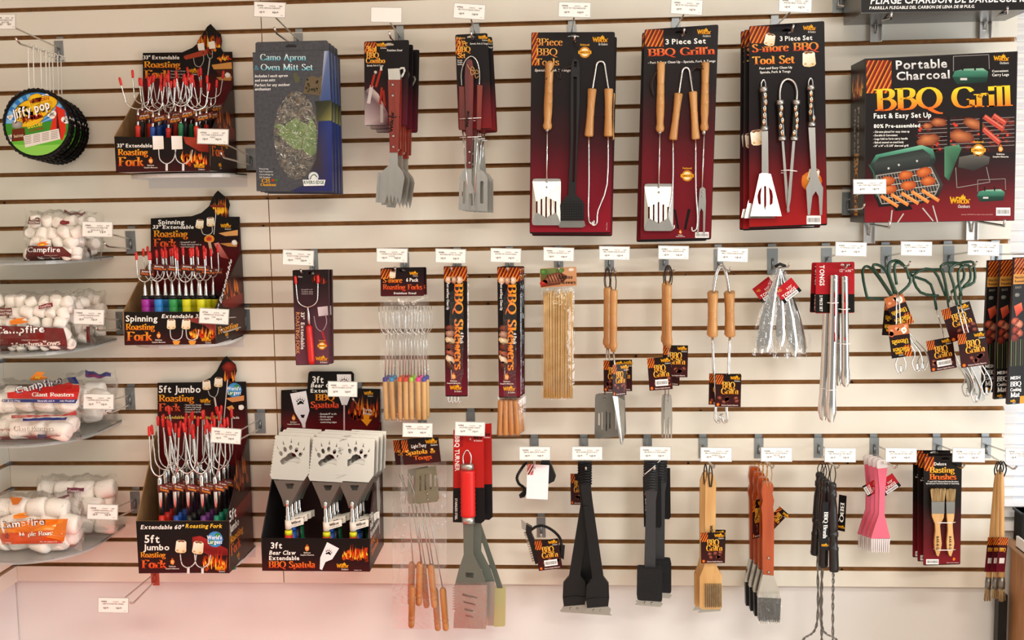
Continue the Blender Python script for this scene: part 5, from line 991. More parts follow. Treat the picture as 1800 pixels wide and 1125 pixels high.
pr.poly([(1184, 368), (1188, 368), (1194, 403), (1190, 402)], '14100f', 4); pr.poly([(1209, 367), (1214, 368), (1206, 404), (1202, 403)], '14100f', 4); pr.barcode(1222, 408, 1246, 418); pr.build(root)
spat_long(root, (1162, 1160), 109, 232, 1158, 323, (1132, 1183, 406), d, 15)
wire(root, [(1156, 124, d+.016), (1147, 136, d+.012), (1144, 150, d+.01), (1149, 168, d+.01), (1146, 146, d+.012), (1153, 128, d+.016)], .0018, 'leather_loop', m_cord, smooth=3)
tongs_long(root, (1206, 119), (1193, 164, 1183, 246), (1218, 161, 1223, 245), ((1177, 398), (1224, 402)), d, 15)
wood_handle(root, (1240, 109), (1238, 230), d + .012, 15); wire(root, [(1238, 229, d+.012), (1234, 332, d+.006)], .0022, 'shaft'); wire(root, [(1237.5, 228, d+.014), (1237, 236, d+.014)], .0052, 'ferrule', m_satin)
MB().pp([(1230, 332), (1235, 328), (1240, 332), (1241, 355), (1239, 410), (1236, 410), (1236, 372), (1233, 366), (1230, 372), (1228, 410), (1225, 410), (1228, 355)], d + .008, .0014).build('fork_head', m_stain, root)
rivets(root, [(1235, 337), (1235, 345)], d + .008, .003)
wire(root, [(1240, 122, d+.02), (1222, 118, d+.014), (1214, 126, d+.012), (1218, 140, d+.01), (1214, 128, d+.012), (1228, 116, d+.014), (1240, 118, d+.02)], .0018, 'leather_loop', m_cord, smooth=3)
copy_tree(root, (-.008, .03, -.004), 'tall wooden tool card, hanging behind the front one', (0, .006, .01))
# ---- marshmallow themed tool set
d = .16
root = thing('themed_tool_card', 'tall card with toasted marshmallow pictures and black handled tools, front one', 'tool set', P(1384, 398, d), 'marshmallow themed tool cards')
pr = card4(root, (1317, 46), (1449, 37), (1454, 396), (1316, 402), d, [(0, '141012'), (.45, '181012'), (.62, '3c1016'), (.8, '7a1418'), (1, '9a1818')], 3, (1383, 54, 8))
pr.grate(1318, 46, 1352, 76, 2, 7); pr.smore(1353, 70, 12, 5); pr.text('3 Piece Set', 1371, 72, 8.5, 'f6f2ea', bold=1, w=58, rot=-2); pr.text('S-more BBQ', 1322, 92, 14, ('e89a3c', 'd8481e'), 'serif', 1, w=117, rot=-2, l=6); pr.text('Tool Set', 1323, 113.5, 14, ('f0b04c', 'e8701e'), 'serif', 1, w=74, rot=-2, l=6)
pr.text('Fast and Easy Clean Up', 1335, 122, 4, 'f2eee6', bold=1, w=58, rot=-2); pr.text('Spatula, Fork & Tongs', 1336, 129, 4, 'f2eee6', bold=1, w=54, rot=-2); pr.logo(1412, 53, 7.5, sub='Be Outdoors')
pr.smore(1422, 104, 15, 4); pr.smore(1331, 242, 15, 4); pr.blob(1427, 318, 20, 18, 'f0a83c', 'd8681e', l=3, n=12); pr.smore(1430, 308, 13, 4); pr.barcode(1418, 379, 1443, 394); pr.build(root)
def black_handle(a, b, d, loop=1, sw=6):
    A, B = P(a[0], a[1], d), P(b[0], b[1], d); s = .0016
    MB().rod(A, B, [(0, .0088), (.02, .0098), (.98, .0098), (1, .0088)], 12).build('handle', mat('glossy_black_handle', '15130f', .25, coat=.4), root)
    MB().rod(A.lerp(B, -.03), A.lerp(B, .09), [(0, .009), (.1, .0103), (1, .0103)], 12).build('end_cap', m_satin, root); MB().rod(A.lerp(B, .92), A.lerp(B, 1.03), [(0, .0103), (.9, .0103), (1, .009)], 12).build('end_cap', m_satin, root)
    r_ = random.Random(int(a[0])); pz = Pr(lambda u, v, l: A.lerp(B, v) + Vector((math.sin(u)*.0100, -math.cos(u)*.0100 - l*.0001, 0)))
    for k in range(5):
        v = .16 + k*.16; u = r_.uniform(-.5, .5); 
        pz.poly([(u-.35, v), (u+.1, v-.05), (u+.4, v), (u+.3, v+.07), (u-.25, v+.08)], 'f0e4d2', 1); pz.poly([(u-.25, v+.05), (u+.3, v+.05), (u+.2, v+.09), (u-.2, v+.1)], 'd8843c', 2)
    pz.build(root, 'printed_marshmallows', m_paper)
    if loop:
        x, y = a; wire(root, [(x-3.6, y, d), (x-3.6, y-9, d), (x, y-15, d), (x+3.6, y-9, d), (x+3.6, y, d)], .0017, 'hanging_loop', smooth=3)
black_handle((1342, 155), (1344, 227), d+.012)
MB().pp([(1339, 230), (1350, 230), (1351, 305), (1355, 306), (1374, 380), (1319, 380), (1335, 306), (1339, 304)], d + .012, .0014, [[(1345, 326), (1347, 328), (1347, 366), (1345, 370), (1343, 366), (1343, 328)], [(1339, 328), (1337, 345), (1338, 362), (1333, 358), (1331, 345), (1334, 335)], [(1351, 328), (1357, 335), (1359, 345), (1358, 358), (1353, 362), (1353, 345)]], tilt=lambda x, y: d + .012 + max(0, (y-303)*.00025)).build('turner_blade', m_stain, root)
wire(root, [(1371, 178, d+.012), (1371, 160, d+.012), (1375, 145, d+.012), (1385, 139, d+.012), (1396, 145, d+.012), (1401, 160, d+.012), (1400, 178, d+.012)], .003, 'spring_wire', m_stain, smooth=4)
black_handle((1371, 178), (1375, 245), d+.012, 0); black_handle((1400, 178), (1396, 245), d+.012, 0)
MB().pp([(1374, 248), (1378, 248), (1388, 372), (1384, 374), (1381, 350)], d + .014, .004).build('tongs_arm', m_stain, root); MB().pp([(1393, 248), (1398, 248), (1390, 350), (1386, 372), (1383, 370)], d + .02, .004).build('tongs_arm', m_stain, root)
wire(root, [(1373, 300, d+.018), (1386, 299, d+.026), (1401, 301, d+.018)], .0012, 'plastic_tie', m_white_p)
black_handle((1425, 152), (1427, 220), d+.012)
MB().pp([(1421, 224), (1433, 224), (1435, 300), (1441, 318), (1447, 330), (1445, 378), (1441, 378), (1439, 345), (1434, 336), (1428, 345), (1424, 378), (1420, 378), (1417, 330), (1424, 316), (1426, 300)], d + .014, .0014).build('fork_head', m_stain, root)
copy_tree(root, (-.012, .025, -.006), 'themed marshmallow tool card, hanging behind the front one', (0, .006, .01)); copy_tree(root, (-.016, .05, -.005), 'themed marshmallow tool card, third from the front', (0, .004, -.01))
# ---- portable grill box
df, db = .19, .045
F = [(1521, 103), (1789, 90), (1783, 388), (1519, 392)]
fl, fr, br, bl = (P(x, y, df) for x, y in F); bk = Vector((0, df - db, 0))
root = thing('grill_box', 'large printed carton of a green portable charcoal grill on wall brackets', 'box', ((bl.x+br.x)/2, -.12, bl.z))
MB().add([fl, fr, br, bl, fl+bk, fr+bk, br+bk, bl+bk], [(0, 3, 2, 1), (1, 5, 6, 2), (0, 4, 7, 3), (3, 2, 6, 7), (0, 1, 5, 4), (4, 5, 6, 7)]).build('carton', mat('black_carton', '201a19', .45), root)
pr = Pr(pxmap(df)); pr.grad([(1522, 104), (1788, 91), (1782, 387), (1520, 391)], [(0, '191413'), (.6, '1a1312'), (.75, '3c1014'), (.9, '6e141a'), (1, '7a181e')], 0)
pr.grate(1523, 106, 1567, 164, 1.5, 8); pr.text('Portable', 1575, 122, 16, ('f0eeec', 'b8b4b0'), bold=1, w=92, rot=-2.2); pr.text('Charcoal', 1576, 141, 15, ('f0eeec', 'b8b4b0'), bold=1, w=96, rot=-2.2)
pr.text('BBQ', 1539, 195, 38, ('f6cf2c', 'e8641e'), 'serif', 1, w=118, rot=-2.2, l=7); pr.text('Grill', 1673, 190, 36, ('f6cf2c', 'e8741e'), 'serif', 1, w=106, rot=-2.2, l=7)
pr.text('Fast & Easy Set Up', 1536, 208, 9, 'f6f2ea', bold=1, w=102, rot=-1); pr.text('80% Pre-assembled', 1536, 225, 6.8, 'f6f2ea', bold=1, w=82, rot=-1)
for i, t in enumerate(('- Chrome plated for easy clean up', '- Durable & Convenient', '- Legs fold to form carry handle', '- Baked enamel on steel body', '- 14" x 14" x 12 3/8" charcoal grill')): pr.text(t, 1535, 233.5 + i*6.2, 3.6, 'f2eee6', bold=1, w=(64, 43, 61, 54, 62)[i], rot=-.8)
# food photographs
pr.rect(1612, 205, 1788-4, 268, '2a1412', 1)
rr = random.Random(18)
for k in range(60): pr.blob(rr.uniform(1616, 1780), rr.uniform(208, 264), rr.uniform(4, 11), rr.uniform(3, 6), rr.choice(('5a1c14', '3a1410', '7a2a18', '8a3018')), '1c0e0c', l=1.2, n=7)
for k in range(8): pr.line([(1614, 214 + k*7), (1783, 206 + k*7)], 1, '8a8480', 1.5)
rr = random.Random(8)
for k in range(20): pr.blob(rr.uniform(1615, 1780), rr.uniform(212, 264), rr.uniform(2, 5), rr.uniform(1.5, 3), 'e8482a', 'a02418', l=1.8, n=7)
for x, y, a, b, rot in ((1632, 246, 20, 11, -8), (1650, 215, 14, 8, 5), (1690, 240, 22, 11, 10), (1712, 218, 20, 9, 20), (1630, 222, 9, 6, 0)): pr.blob(x, y, a, b, 'c87a4a', '6a2c18', rot, l=2.5, n=14)
for a, b in (((1732, 206), (1762, 226)), ((1730, 228), (1756, 250)), ((1748, 204), (1766, 216))): pr.line([a, b], 9, 'b84434', 3); pr.line([(a[0], a[1]-2), (b[0], b[1]-2)], 2, 'd87a64', 3.4)
pr.rect(1665, 204, 1670, 262, '14100f', 3.2); pr.rect(1722, 200, 1727, 258, '14100f', 3.2)
# folded grill picture above the title
def lid_pic(x, y, s, l=4):
    pr.poly([(x-32*s, y+2*s), (x-28*s, y-8*s), (x-10*s, y-12*s), (x+22*s, y-13*s), (x+31*s, y-7*s), (x+30*s, y+3*s)], ['2f6a54', '3f7a62', '8ab89c', '9ac4a8', '3f7a62', '244a3c'], l); pr.poly([(x-32*s, y+2*s), (x+30*s, y+3*s), (x+28*s, y+12*s), (x-24*s, y+15*s)], ['1f4a3a', '1a3a30', '14281f', '1a3028'], l)
    pr.line([(x-30*s, y-34*s), (x+32*s, y-37*s), (x+33*s, y-12*s)], 1.2*s, '8a8480', l); pr.line([(x-30*s, y-34*s), (x-30*s, y-8*s)], 1.2*s, '8a8480', l)
    for dx in (-14, 8): pr.line([(x+dx*s, y-10*s), (x+dx*s, y-18*s)], 3*s, '14100f', l+.5)
    pr.rect(x-18*s, y+4*s, x-6*s, y+8*s, 'c8c4be', l+1)
lid_pic(1706, 133, 1); lid_pic(1742, 343, .78)
pr.text('Convenient', 1744, 127, 4, 'e8e4dc', bold=1, w=29, rot=-2); pr.text('Carry Legs', 1744, 134, 4.6, 'f0ece4', bold=1, w=30, rot=-2); pr.logo(1747, 107, 9)
# open grill picture
pr.poly([(1530, 288), (1540, 272), (1620, 255), (1640, 262), (1645, 280), (1637, 300), (1540, 310), (1532, 302)], ['2a3a34', '4a8a70', '7ab498', '4a8a70', '24302c', '1a1c1b', '1a1c1b', '24302c'], 3)
pr.poly([(1536, 288), (1545, 277), (1622, 262), (1636, 272), (1634, 298), (1540, 308)], ['3a3f3c', '2a2f2c', '2a2f2c', '3a3f3c', '1a1c1b', '1a1c1b'], 3.4)
pr.poly([(1534, 306), (1640, 290), (1658, 325), (1650, 345), (1620, 358), (1545, 364), (1537, 345)], ['2c2a28', '2c2a28', '3a3835', '1e1c1a', '1a1817', '1a1817', '1e1c1a'], 3.6)
BODY = [(1540, 309), (1636, 294), (1651, 325), (1644, 342), (1618, 353), (1550, 358), (1543, 342)]
def inside(x, y):
    c = False
    for i in range(len(BODY)):
        (xa, ya), (xb, yb) = BODY[i-1], BODY[i]
        if (ya > y) != (yb > y) and x < (xb-xa)*(y-ya)/(yb-ya) + xa: c = not c
    return c
def gline(a, b, w_, c, l):
    pts = [(a[0]+(b[0]-a[0])*t/24, a[1]+(b[1]-a[1])*t/24) for t in range(25)]; ok = [p for p in pts if inside(*p)]
    if len(ok) > 2: pr.line([ok[0], ok[-1]], w_, c, l)
for k in range(26): gline((1532 + k*5, 309 - k*.6), (1546 + k*5, 362 - k*.7), .7, 'a8a094', 4)
for k in range(4): gline((1536, 318 + k*11), (1655, 302 + k*11), 1.1, 'c8c0b4', 4.1)
pr.line(BODY + [BODY[0]], 1.8, '9a968e', 4.3); pr.poly([(1568, 362), (1600, 360), (1604, 368), (1574, 371)], '0e0c0c', 4.6); pr.line([(1528, 290), (1536, 304), (1541, 345)], 2.4, '2f5a4a', 4.4)
for x, y in ((1580, 290), (1612, 283), (1562, 296)): pr.blob(x, y, 2.2, 2.2, 'e8e4dc', '8a8680', l=4.5, n=8)
for x, y in ((1560, 318), (1592, 308), (1624, 303), (1563, 333), (1596, 326), (1632, 318)): pr.blob(x, y, 14, 8.5, 'd87a3c', '9a3c18', -8, l=5)
for k in range(5): a = (1550 + k*18, 345 - k*2.5); pr.line([a, (a[0]+27, a[1]+17)], 6, 'e8803c', 6); pr.line([(a[0]+2, a[1]), (a[0]+25, a[1]+14)], 1.6, 'f4a860', 6.4)
for q in ([(1640, 362), (1648, 390)], [(1588, 376), (1578, 391)], [(1622, 366), (1640, 388)], [(1568, 370), (1566, 390)]): pr.line(q, 2.2, 'b8b4ae', 4.5)
pr.poly([(1660, 258), (1686, 254), (1690, 262), (1678, 290), (1668, 318), (1660, 310)], ['4a7a5c', '5a8a6c', '3a6a4c', '2a4a38', '2a4a38', '4a7a5c'], 4); pr.poly([(1686, 276), (1720, 270), (1740, 276), (1738, 288), (1712, 300), (1684, 294)], ['5a5650', '6a665e', '5a5650', '3a3834', '2a2826', '3a3834'], 4)
pr.line([(1680, 295), (1682, 330), (1740, 320), (1734, 294)], 1.2, '8a8680', 4)
pr.seal(1720, 264, 11); pr.emblem(1759, 262, 7); pr.logo(1670, 358, 12); pr.barcode(1751, 365, 1776, 379); pr.text('Item# WP1716 Portable Charcoal Grill', 1690, 378, 2, 'd8a8a0', w=55)
pr.build(root, 'printed_front')
a_, b_, c_, e_ = fl + bk, fl, bl, bl + bk; off = Vector((-.0003, 0, 0))
sp = Pr(quadmap([a_+off, b_+off, c_+off, e_+off], 50, 100)); sp.grad([(0, 0), (50, 0), (50, 100), (0, 100)], [(0, '191413'), (.6, '1a1312'), (1, '241214')], 0); sp.flames(5, 3, 48, 22, 7, 1, 44)
sp.text('Portable', 26, 28, 7, 'b8b4b0', bold=1, rot=90, w=36); sp.text('Charcoal', 14, 28, 7, 'b8b4b0', bold=1, rot=90, w=38); sp.text('BBQ Grill', 16, 56, 12, ('f0b82c', 'd87a1e'), 'serif', 1, rot=90, w=40); sp.build(root, 'printed_side')
# ---- carton cut off by the top edge of the photograph
F = [(1513, -150), (1815, -150), (1815, 19), (1513, 24)]; df, db = .21, .03
fl, fr, br, bl = (P(x, y, df) for x, y in F); fl.x = bl.x; br.z = bl.z; fr.x = br.x; fr.z = fl.z; bk = Vector((0, df - db, 0))
root = thing('grill_box', 'shrink-wrapped black carton with white French and Spanish lettering at the top edge', 'box', ((bl.x+br.x)/2, -.12, bl.z))
MB().add([fl, fr, br, bl, fl+bk, fr+bk, br+bk, bl+bk], [(0, 3, 2, 1), (1, 5, 6, 2), (0, 4, 7, 3), (3, 2, 6, 7), (0, 1, 5, 4), (4, 5, 6, 7)]).build('carton', mat('shrink_wrapped_carton', '3a3735', .25, noise=.5, nscale=9, bump=.5, bscale=18), root)
pr = Pr(pxmap(df)); pr.poly([(1514, -60), (1812, -60), (1812, 17), (1514, 22)], '1c1a19', 0); pr.text('PLIAGE CHARBON DE BARBECUE 18', 1530, 7, 13, 'f6f4f0', bold=1, shear=.2, w=275, rot=-.9); pr.text('PARRILLA PLEGABLE DEL CARB' + 'ON DE LENA DE 18 PULG.', 1528, 16.5, 5.4, 'f0eeea', bold=1, shear=.2, w=186, rot=-.9); pr.build(root, 'printed_front')
def bracket(x, gy, tip, lab, L=.2):
    g = P(x, gy, 0); root = thing('shelf_bracket', lab, 'bracket', (g.x, 0, g.z), 'brackets carrying the grill cartons'); w2 = .0155
    MB().box((g.x - w2, -.003, g.z), (g.x + w2, -.0005, g.z + .062)).build('backplate', mat('bright_steel', 'e2e0dc', .3, 1, noise=.06, nscale=6), root)
    MB().box((g.x - w2, -.012, g.z), (g.x - w2 + .002, -.003, g.z + .062)).build('plate_flange', MATS['bright_steel'], root); MB().box((g.x + w2 - .002, -.012, g.z), (g.x + w2, -.003, g.z + .062)).build('plate_flange', MATS['bright_steel'], root)
    MB().tube([(g.x, -.006, g.z + .022), (g.x, -.012, g.z + .044), (g.x, -.02, g.z + .052), P(tip[0], tip[1]+6, L), P(tip[0]+1, tip[1] - 5, L + .012)], .0032, 8).build('support_wire', m_chrome, root)
bracket(1538, 74, (1566, 26), 'left steel bracket under the shrink-wrapped carton'); bracket(1730, 68, (1770, 17), 'right steel bracket under the shrink-wrapped carton')
bracket(1526, 428, (1563, 394), 'left steel bracket under the charcoal grill carton'); bracket(1706, 422, (1765, 391), 'right steel bracket under the charcoal grill carton')
g = thing('faceout_hook', 'short steel hook at the lower left of the shrink-wrapped carton', 'hook', P(1475, 10, 0)); MB().pp([(1464, -12), (1487, -13), (1487, 22), (1464, 23)], .003, .0025).build('backplate', m_steel, g)
wire(g, [(1475, -6, .004), (1474, 10, .02), (1492, 12, .03), (1500, 2, .03)], .003, 'hook_wire')
# ================================================================ marshmallow bags on trays
def tray_shelf(xr_px, yr_px, yf_px, lab, df=.33):
    z = P(40, yf_px, df).z; xr = P(xr_px, yr_px, .03).x; x0 = XL + .03; rr_ = .10
    out = [(x0, -.004), (x0, -df*.9)]
    for k in range(0, 7): t = k/6; out.append((x0 + (xr - x0 - rr_*1.6)*t, -df*(.9 + .1*math.sin(math.pi*.5*min(1, t*1.0)) )))
    cx, cy = xr - rr_*1.6, -df + .17
    for k in range(1, 11): a = math.pi/2*k/10; out.append((cx + rr_*1.6*math.sin(a), cy - .17*math.cos(a)))
    out.append((xr, -.004))
    root = thing('tray_shelf', lab, 'shelf', ((x0+xr)/2, -df/2, z), 'grey tray shelves')
    MB().prism([[Vector((x, y, z)) for x, y in out]], (0, 0, -.004)).build('tray_floor', m_acryl, root)
    lip = MB(); n = len(out)
    for i in range(1, n-1):
        a, b = Vector((*out[i], z)), Vector((*out[i+1], z)) if i+1 < n else None
        if b: lip.add([a, b, b + Vector((0, 0, -.009)), a + Vector((0, 0, -.009)), a*1, b*1], [(0, 1, 2, 3)], 0, True)
    lip.build('front_lip', m_acryl, root); return z, xr
def marsh_mesh(r, h):
    mb = MB(); mb.rod((0, 0, -h/2), (0, 0, h/2), [(0, r*.25), (0, r*.72), (.06, r*.92), (.2, r), (.8, r), (.94, r*.92), (1, r*.72), (1, r*.25)], 14); me = bpy.data.meshes.new('marshmallow')
    me.from_pydata(mb.v, [], mb.f); me.materials.append(m_marsh); me.polygons.foreach_set('use_smooth', [True]*len(mb.f)); return me
MM = {'small': marsh_mesh(.0155, .030), 'giant': marsh_mesh(.026, .052)}
def bag(lab, x0, y0, x1, y1, d, bulge, size, printf, seed, flop=0, ground=True, skip=None, rowsp=None):
    """x0..y1: outline in pixels at depth d"""
    r = random.Random(seed); root = thing('marshmallow_bag', lab, 'marshmallow bag', P((x0+x1)/2, y1, d), 'bags of marshmallows on the tray shelves')
    W_, H_ = x1-x0, y1-y0
    ph = [r.uniform(0, 6.3) for _ in range(6)]
    def h(u, v):
        s = min(max((u-x0)/W_, 0), 1); t = min(max((v-y0)/H_, 0), 1)
        a = max(0, 1 - abs(2*s-1)**4); b = max(0, 1 - abs(2*t-.95)**6 if t > .5 else min(1, t*2.6)*(1 - abs(2*t-.95)**6 if t > .1 else 1))
        return (a**.5)*(max(0, min(b, 1))**.6)*(1 + .10*math.sin(u*.11 + ph[0]) + .08*math.sin(v*.17 + ph[1] + u*.05))
    def fn(u, v, l=0, side=1):
        t = (v-y0)/H_; s = (u-x0)/W_; uu = u + 2.5*math.sin(v*.13 + ph[2])*(abs(s-.5)*2)**3; vv = v + (2.2*math.sin(u*.12 + ph[3]) + 1.6*math.sin(u*.31 + ph[4]))*(1 - min(1, t*3))
        return P(uu, vv, d + flop*(1-t) + side*bulge*h(u, v) + l*.0002 + (.001 if l else 0))
    NX, NY = 22, 16; mb = MB()
    for sd in (1, -1):
        vs = [fn(x0 + W_*i/NX, y0 + H_*j/NY, 0, sd) for j in range(NY+1) for i in range(NX+1)]
        mb.add(vs, [(j*(NX+1)+i, j*(NX+1)+i+1, (j+1)*(NX+1)+i+1, (j+1)*(NX+1)+i) for j in range(NY) for i in range(NX)], 0, True)
    mb.build('clear_film', m_bagfilm, root)
    rad = .0155 if size == 'small' else .025
    px = rad/.00143; step = px*1.9
    for layer in range(2):
        v = y1 - px*1.0 - 1 - layer*px*.7; k = layer
        while v > y0 + px*(.95 if size == 'giant' else 1.35):
            u = x0 + px*1.05 + (k % 2)*px*.8
            while u < x1 - px*.9:
                uu, vv = u + r.uniform(-2.5, 2.5), v + r.uniform(-2, 2); hh = h(uu, vv)
                if hh > .3:
                    o = bpy.data.objects.new('marshmallow', MM[size]); COL.objects.link(o); o.parent = root
                    back = max(-bulge*hh + rad*.6, bulge*hh - rad*1.12 - layer*rad*1.3)
                    p = P(uu, vv, d + flop*(1-(vv-y0)/H_) + back - rad*.42); o.location = p - ORG[root.name]
                    o.rotation_euler = (r.uniform(-1.0, 1.0), math.pi/2*(r.random() < .5) + r.uniform(-.5, .5), r.uniform(-.6, .6)) if size == 'small' else (r.uniform(-.35, .35), math.pi/2 + r.uniform(-.25, .25), r.uniform(-.35, .35)); o.scale = (r.uniform(.92, 1.05),)*2 + (r.uniform(.9, 1.1),)
                u += step*r.uniform(.94, 1.06)
            v -= step*.9; k += 1
    class BPr(Pr):
        def poly(s, pts, col, l=1):
            # fine pieces so that the print follows the bulging film
            if len(pts) >= 3 and max(abs(a[0]-b[0]) for a in pts for b in pts) > 22 and len(pts) == 4 and not isinstance(col, list):
                n = 10; a, b, c, e = pts
                L = lambda p, q, t: (p[0]+(q[0]-p[0])*t, p[1]+(q[1]-p[1])*t)
                for i in range(n):
                    for j in range(4):
                        Pr.poly(s, [L(L(a, b, i/n), L(e, c, i/n), j/4), L(L(a, b, (i+1)/n), L(e, c, (i+1)/n), j/4), L(L(a, b, (i+1)/n), L(e, c, (i+1)/n), (j+1)/4), L(L(a, b, i/n), L(e, c, i/n), (j+1)/4)], col, l)
                return s
            return Pr.poly(s, pts, col, l)
    pr = BPr(lambda u, v, l: fn(u, v, l + 1)); printf(pr); pr.build(root, 'printed_film', m_bagprint)
    return root
def campfire(pr, x, y, h, w, l=6, rot=0, dark='5a1a14'):
    for o in (1.4,): pr.text('Campfire', x-.8, y+.9, h*1.06, dark, bold=1, w=w*1.02, l=l-.8, rot=rot); pr.text('Campfire', x+1, y-.8, h*1.02, dark, bold=1, w=w*1.01, l=l-.9, rot=rot)
    pr.text('Campfire', x, y, h, 'ffffff', bold=1, w=w, l=l, rot=rot); fx, fy = x + w*.42, y - h*1.15 + (math.tan(math.radians(rot))*w*.42)
    pr.poly([(fx-w*.1, fy), (fx-w*.12, fy-h*.5), (fx+w*.02, fy-h*.85), (fx+w*.2, fy-h*.95), (fx+w*.12, fy-h*.62), (fx+w*.26, fy-h*.42), (fx+w*.1, fy-h*.1)], ['f08a1e']*7, l); pr.poly([(fx-w*.03, fy-h*.08), (fx-w*.03, fy-h*.4), (fx+w*.1, fy-h*.5), (fx+w*.08, fy-h*.15)], 'f8c840', l+.5)
z, xr = tray_shelf(193, 452, 460, 'topmost grey tray shelf on the left, under the smallest marshmallow bags', .30)
def pA(pr):
    pr.poly([(44, 458), (126, 458), (125, 446), (46, 440)], '6e1c18', 2); pr.poly([(48, 432), (110, 434), (125, 447), (46, 441)], '6e1c18', 2)
    campfire(pr, 47, 443, 9, 60); pr.text('Marshmallows', 66, 457, 6, 'f6f0e8', 'serif', 1, w=62, l=6); pr.text('PREMIUM QUALITY', 78, 450, 1.8, 'f0e0d8', w=24, l=6)
    pr.poly([(50, 382), (69, 382), (70, 394), (48, 394)], '6a2018', 3); pr.text('GREAT FOR', 51, 387, 2.6, 'f4ece2', bold=1, w=17, l=5); pr.text('ROASTING', 50, 392.5, 3.4, 'f4ece2', bold=1, w=19, l=5); pr.blob(113, 391, 9, 4, '8a2a30', '7a1a24', -5, l=3)
def pA2(pr):
    pr.poly([(152, 430), (160, 440), (162, 458), (154, 458)], '6e1c18', 2); pr.poly([(112, 372), (150, 372), (150, 376), (112, 377)], '8a5a5a', 2)
bag('small clear bag of white marshmallows on the top tray, half hidden behind the other', 100, 374, 181, 458, .10, .035, 'small', pA2, 31)
bag('small clear bag of white marshmallows, front one on the top tray', 43, 370, 153, 458, .22, .042, 'small', pA, 32)
z, xr = tray_shelf(198, 588, 622, 'grey tray shelf under the large bags of white marshmallows', .32)
def pB(pr):
    pr.poly([(-12, 572), (112, 577), (120, 616), (-12, 617)], '6e1c18', 2)
    campfire(pr, -10, 587, 13, 90, rot=-2); pr.text('Marshmallows', 20, 612, 9, 'f6f0e8', 'serif', 1, w=86, rot=-4, l=6); pr.text('PREMIUM QUALITY', 38, 599, 2.2, 'f0e0d8', w=34, l=6); pr.text('Naturally and Artificially Flavored', 50, 616.5, 2.6, 'f4ece2', bold=1, w=64, l=6)
    pr.poly([(-8, 541), (20, 541), (22, 554), (-8, 556)], '6a2018', 3); pr.text('GREAT FOR', -6, 547, 3.2, 'f4ece2', bold=1, w=26, l=5); pr.text('ROASTING', -8, 553, 4.2, 'f4ece2', bold=1, w=30, l=5); pr.poly([(68, 536), (92, 532), (93, 539), (68, 543)], '8a2230', 3); pr.text('Campfire', 70, 541, 4, 'f4dcd8', bold=1, w=20, rot=-9, l=5)
def pB2(pr): pr.poly([(152, 574), (158, 574), (158, 602), (152, 602)], '6e1c18', 2)
bag('clear bag of white marshmallows at the back of the second tray', 122, 509, 187, 594, .06, .035, 'small', pB2, 34)
bag('clear bag of white marshmallows, middle one of the second tray', 95, 512, 166, 606, .15, .035, 'small', pB2, 35)
bag('large clear bag of white marshmallows with a maroon band, front of the second tray', -14, 513, 133, 617, .26, .045, 'small', pB, 36)
z, xr = tray_shelf(207, 734, 782, 'grey tray shelf under the red and blue printed roaster bags', .33)
def band(pr, x0, y0, x1, y1, h, c1, c2, rot=0):
    pr.poly([(x0, y0), (x1, y1), (x1, y1+h), (x0, y0+h)], c1, 2); pr.poly([(x0, y0+h), (x1, y1+h), (x1, y1+h*1.3), (x0, y0+h*1.3)], c2, 2)
def pC1(pr):
    pr.poly([(12, 690), (138, 676), (138, 702), (14, 700)], 'c8201c', 2); pr.poly([(-5, 702), (138, 702), (134, 709), (-5, 706)], '23307a', 2); pr.poly([(28, 686), (120, 674), (136, 680), (16, 694)], 'c8201c', 2.2)
    campfire(pr, 28, 692, 13, 84, rot=-13, dark='3a1a4a'); pr.text('Giant Roasters', 56, 697, 7, 'f6f0e8', 'serif', 1, w=74, l=6); pr.text('Naturally and Artificially Flavored', 66, 706, 3, 'f0ecf8', bold=1, w=66, l=6); pr.text('NET WT 28 OZ (794g)', -2, 706, 3, 'f0ecf8', bold=1, w=38, l=6); pr.poly([(118, 666), (134, 660), (138, 674), (122, 676)], '23307a', 2)
def pC2(pr):
    pr.poly([(20, 731), (110, 727), (132, 722), (134, 730), (20, 736)], 'c8201c', 2); pr.poly([(40, 736), (118, 733), (116, 738), (40, 740)], '23307a', 2); pr.poly([(-5, 768), (100, 765), (112, 768), (112, 772), (-5, 773)], 'c8201c', 2); pr.poly([(66, 764), (82, 764), (82, 770), (66, 770)], '23307a', 2.3)
    pr.text('Campfire', -8, 757, 4.5, '8a3030', bold=1, w=26, l=6); pr.text('Giant Roasters', 24, 757.5, 8, '5a2a1a', 'serif', 1, w=70, l=5); pr.text('Giant Roasters', 23, 757, 8, 'f4eee4', 'serif', 1, w=70, l=6)
def pC3(pr): pr.poly([(150, 652), (196, 656), (196, 662), (150, 664)], '4a4a8a', 2); pr.text('Campfire', 152, 662, 5, 'c83030', bold=1, w=30, l=5)
bag('clear bag of giant white marshmallows at the back of the third tray', 112, 654, 206, 746, .08, .05, 'giant', pC3, 41)
bag('flat lying giant marshmallow bag, lower one of the third tray', -14, 722, 142, 774, .27, .055, 'giant', pC2, 42)
bag('red and blue printed giant marshmallow bag lying on top of another', -6, 666, 146, 726, .26, .055, 'giant', pC1, 43, flop=-.03)
z, xr = tray_shelf(214, 924, 987, 'lowest grey tray shelf, under the orange printed roaster bags', .34)
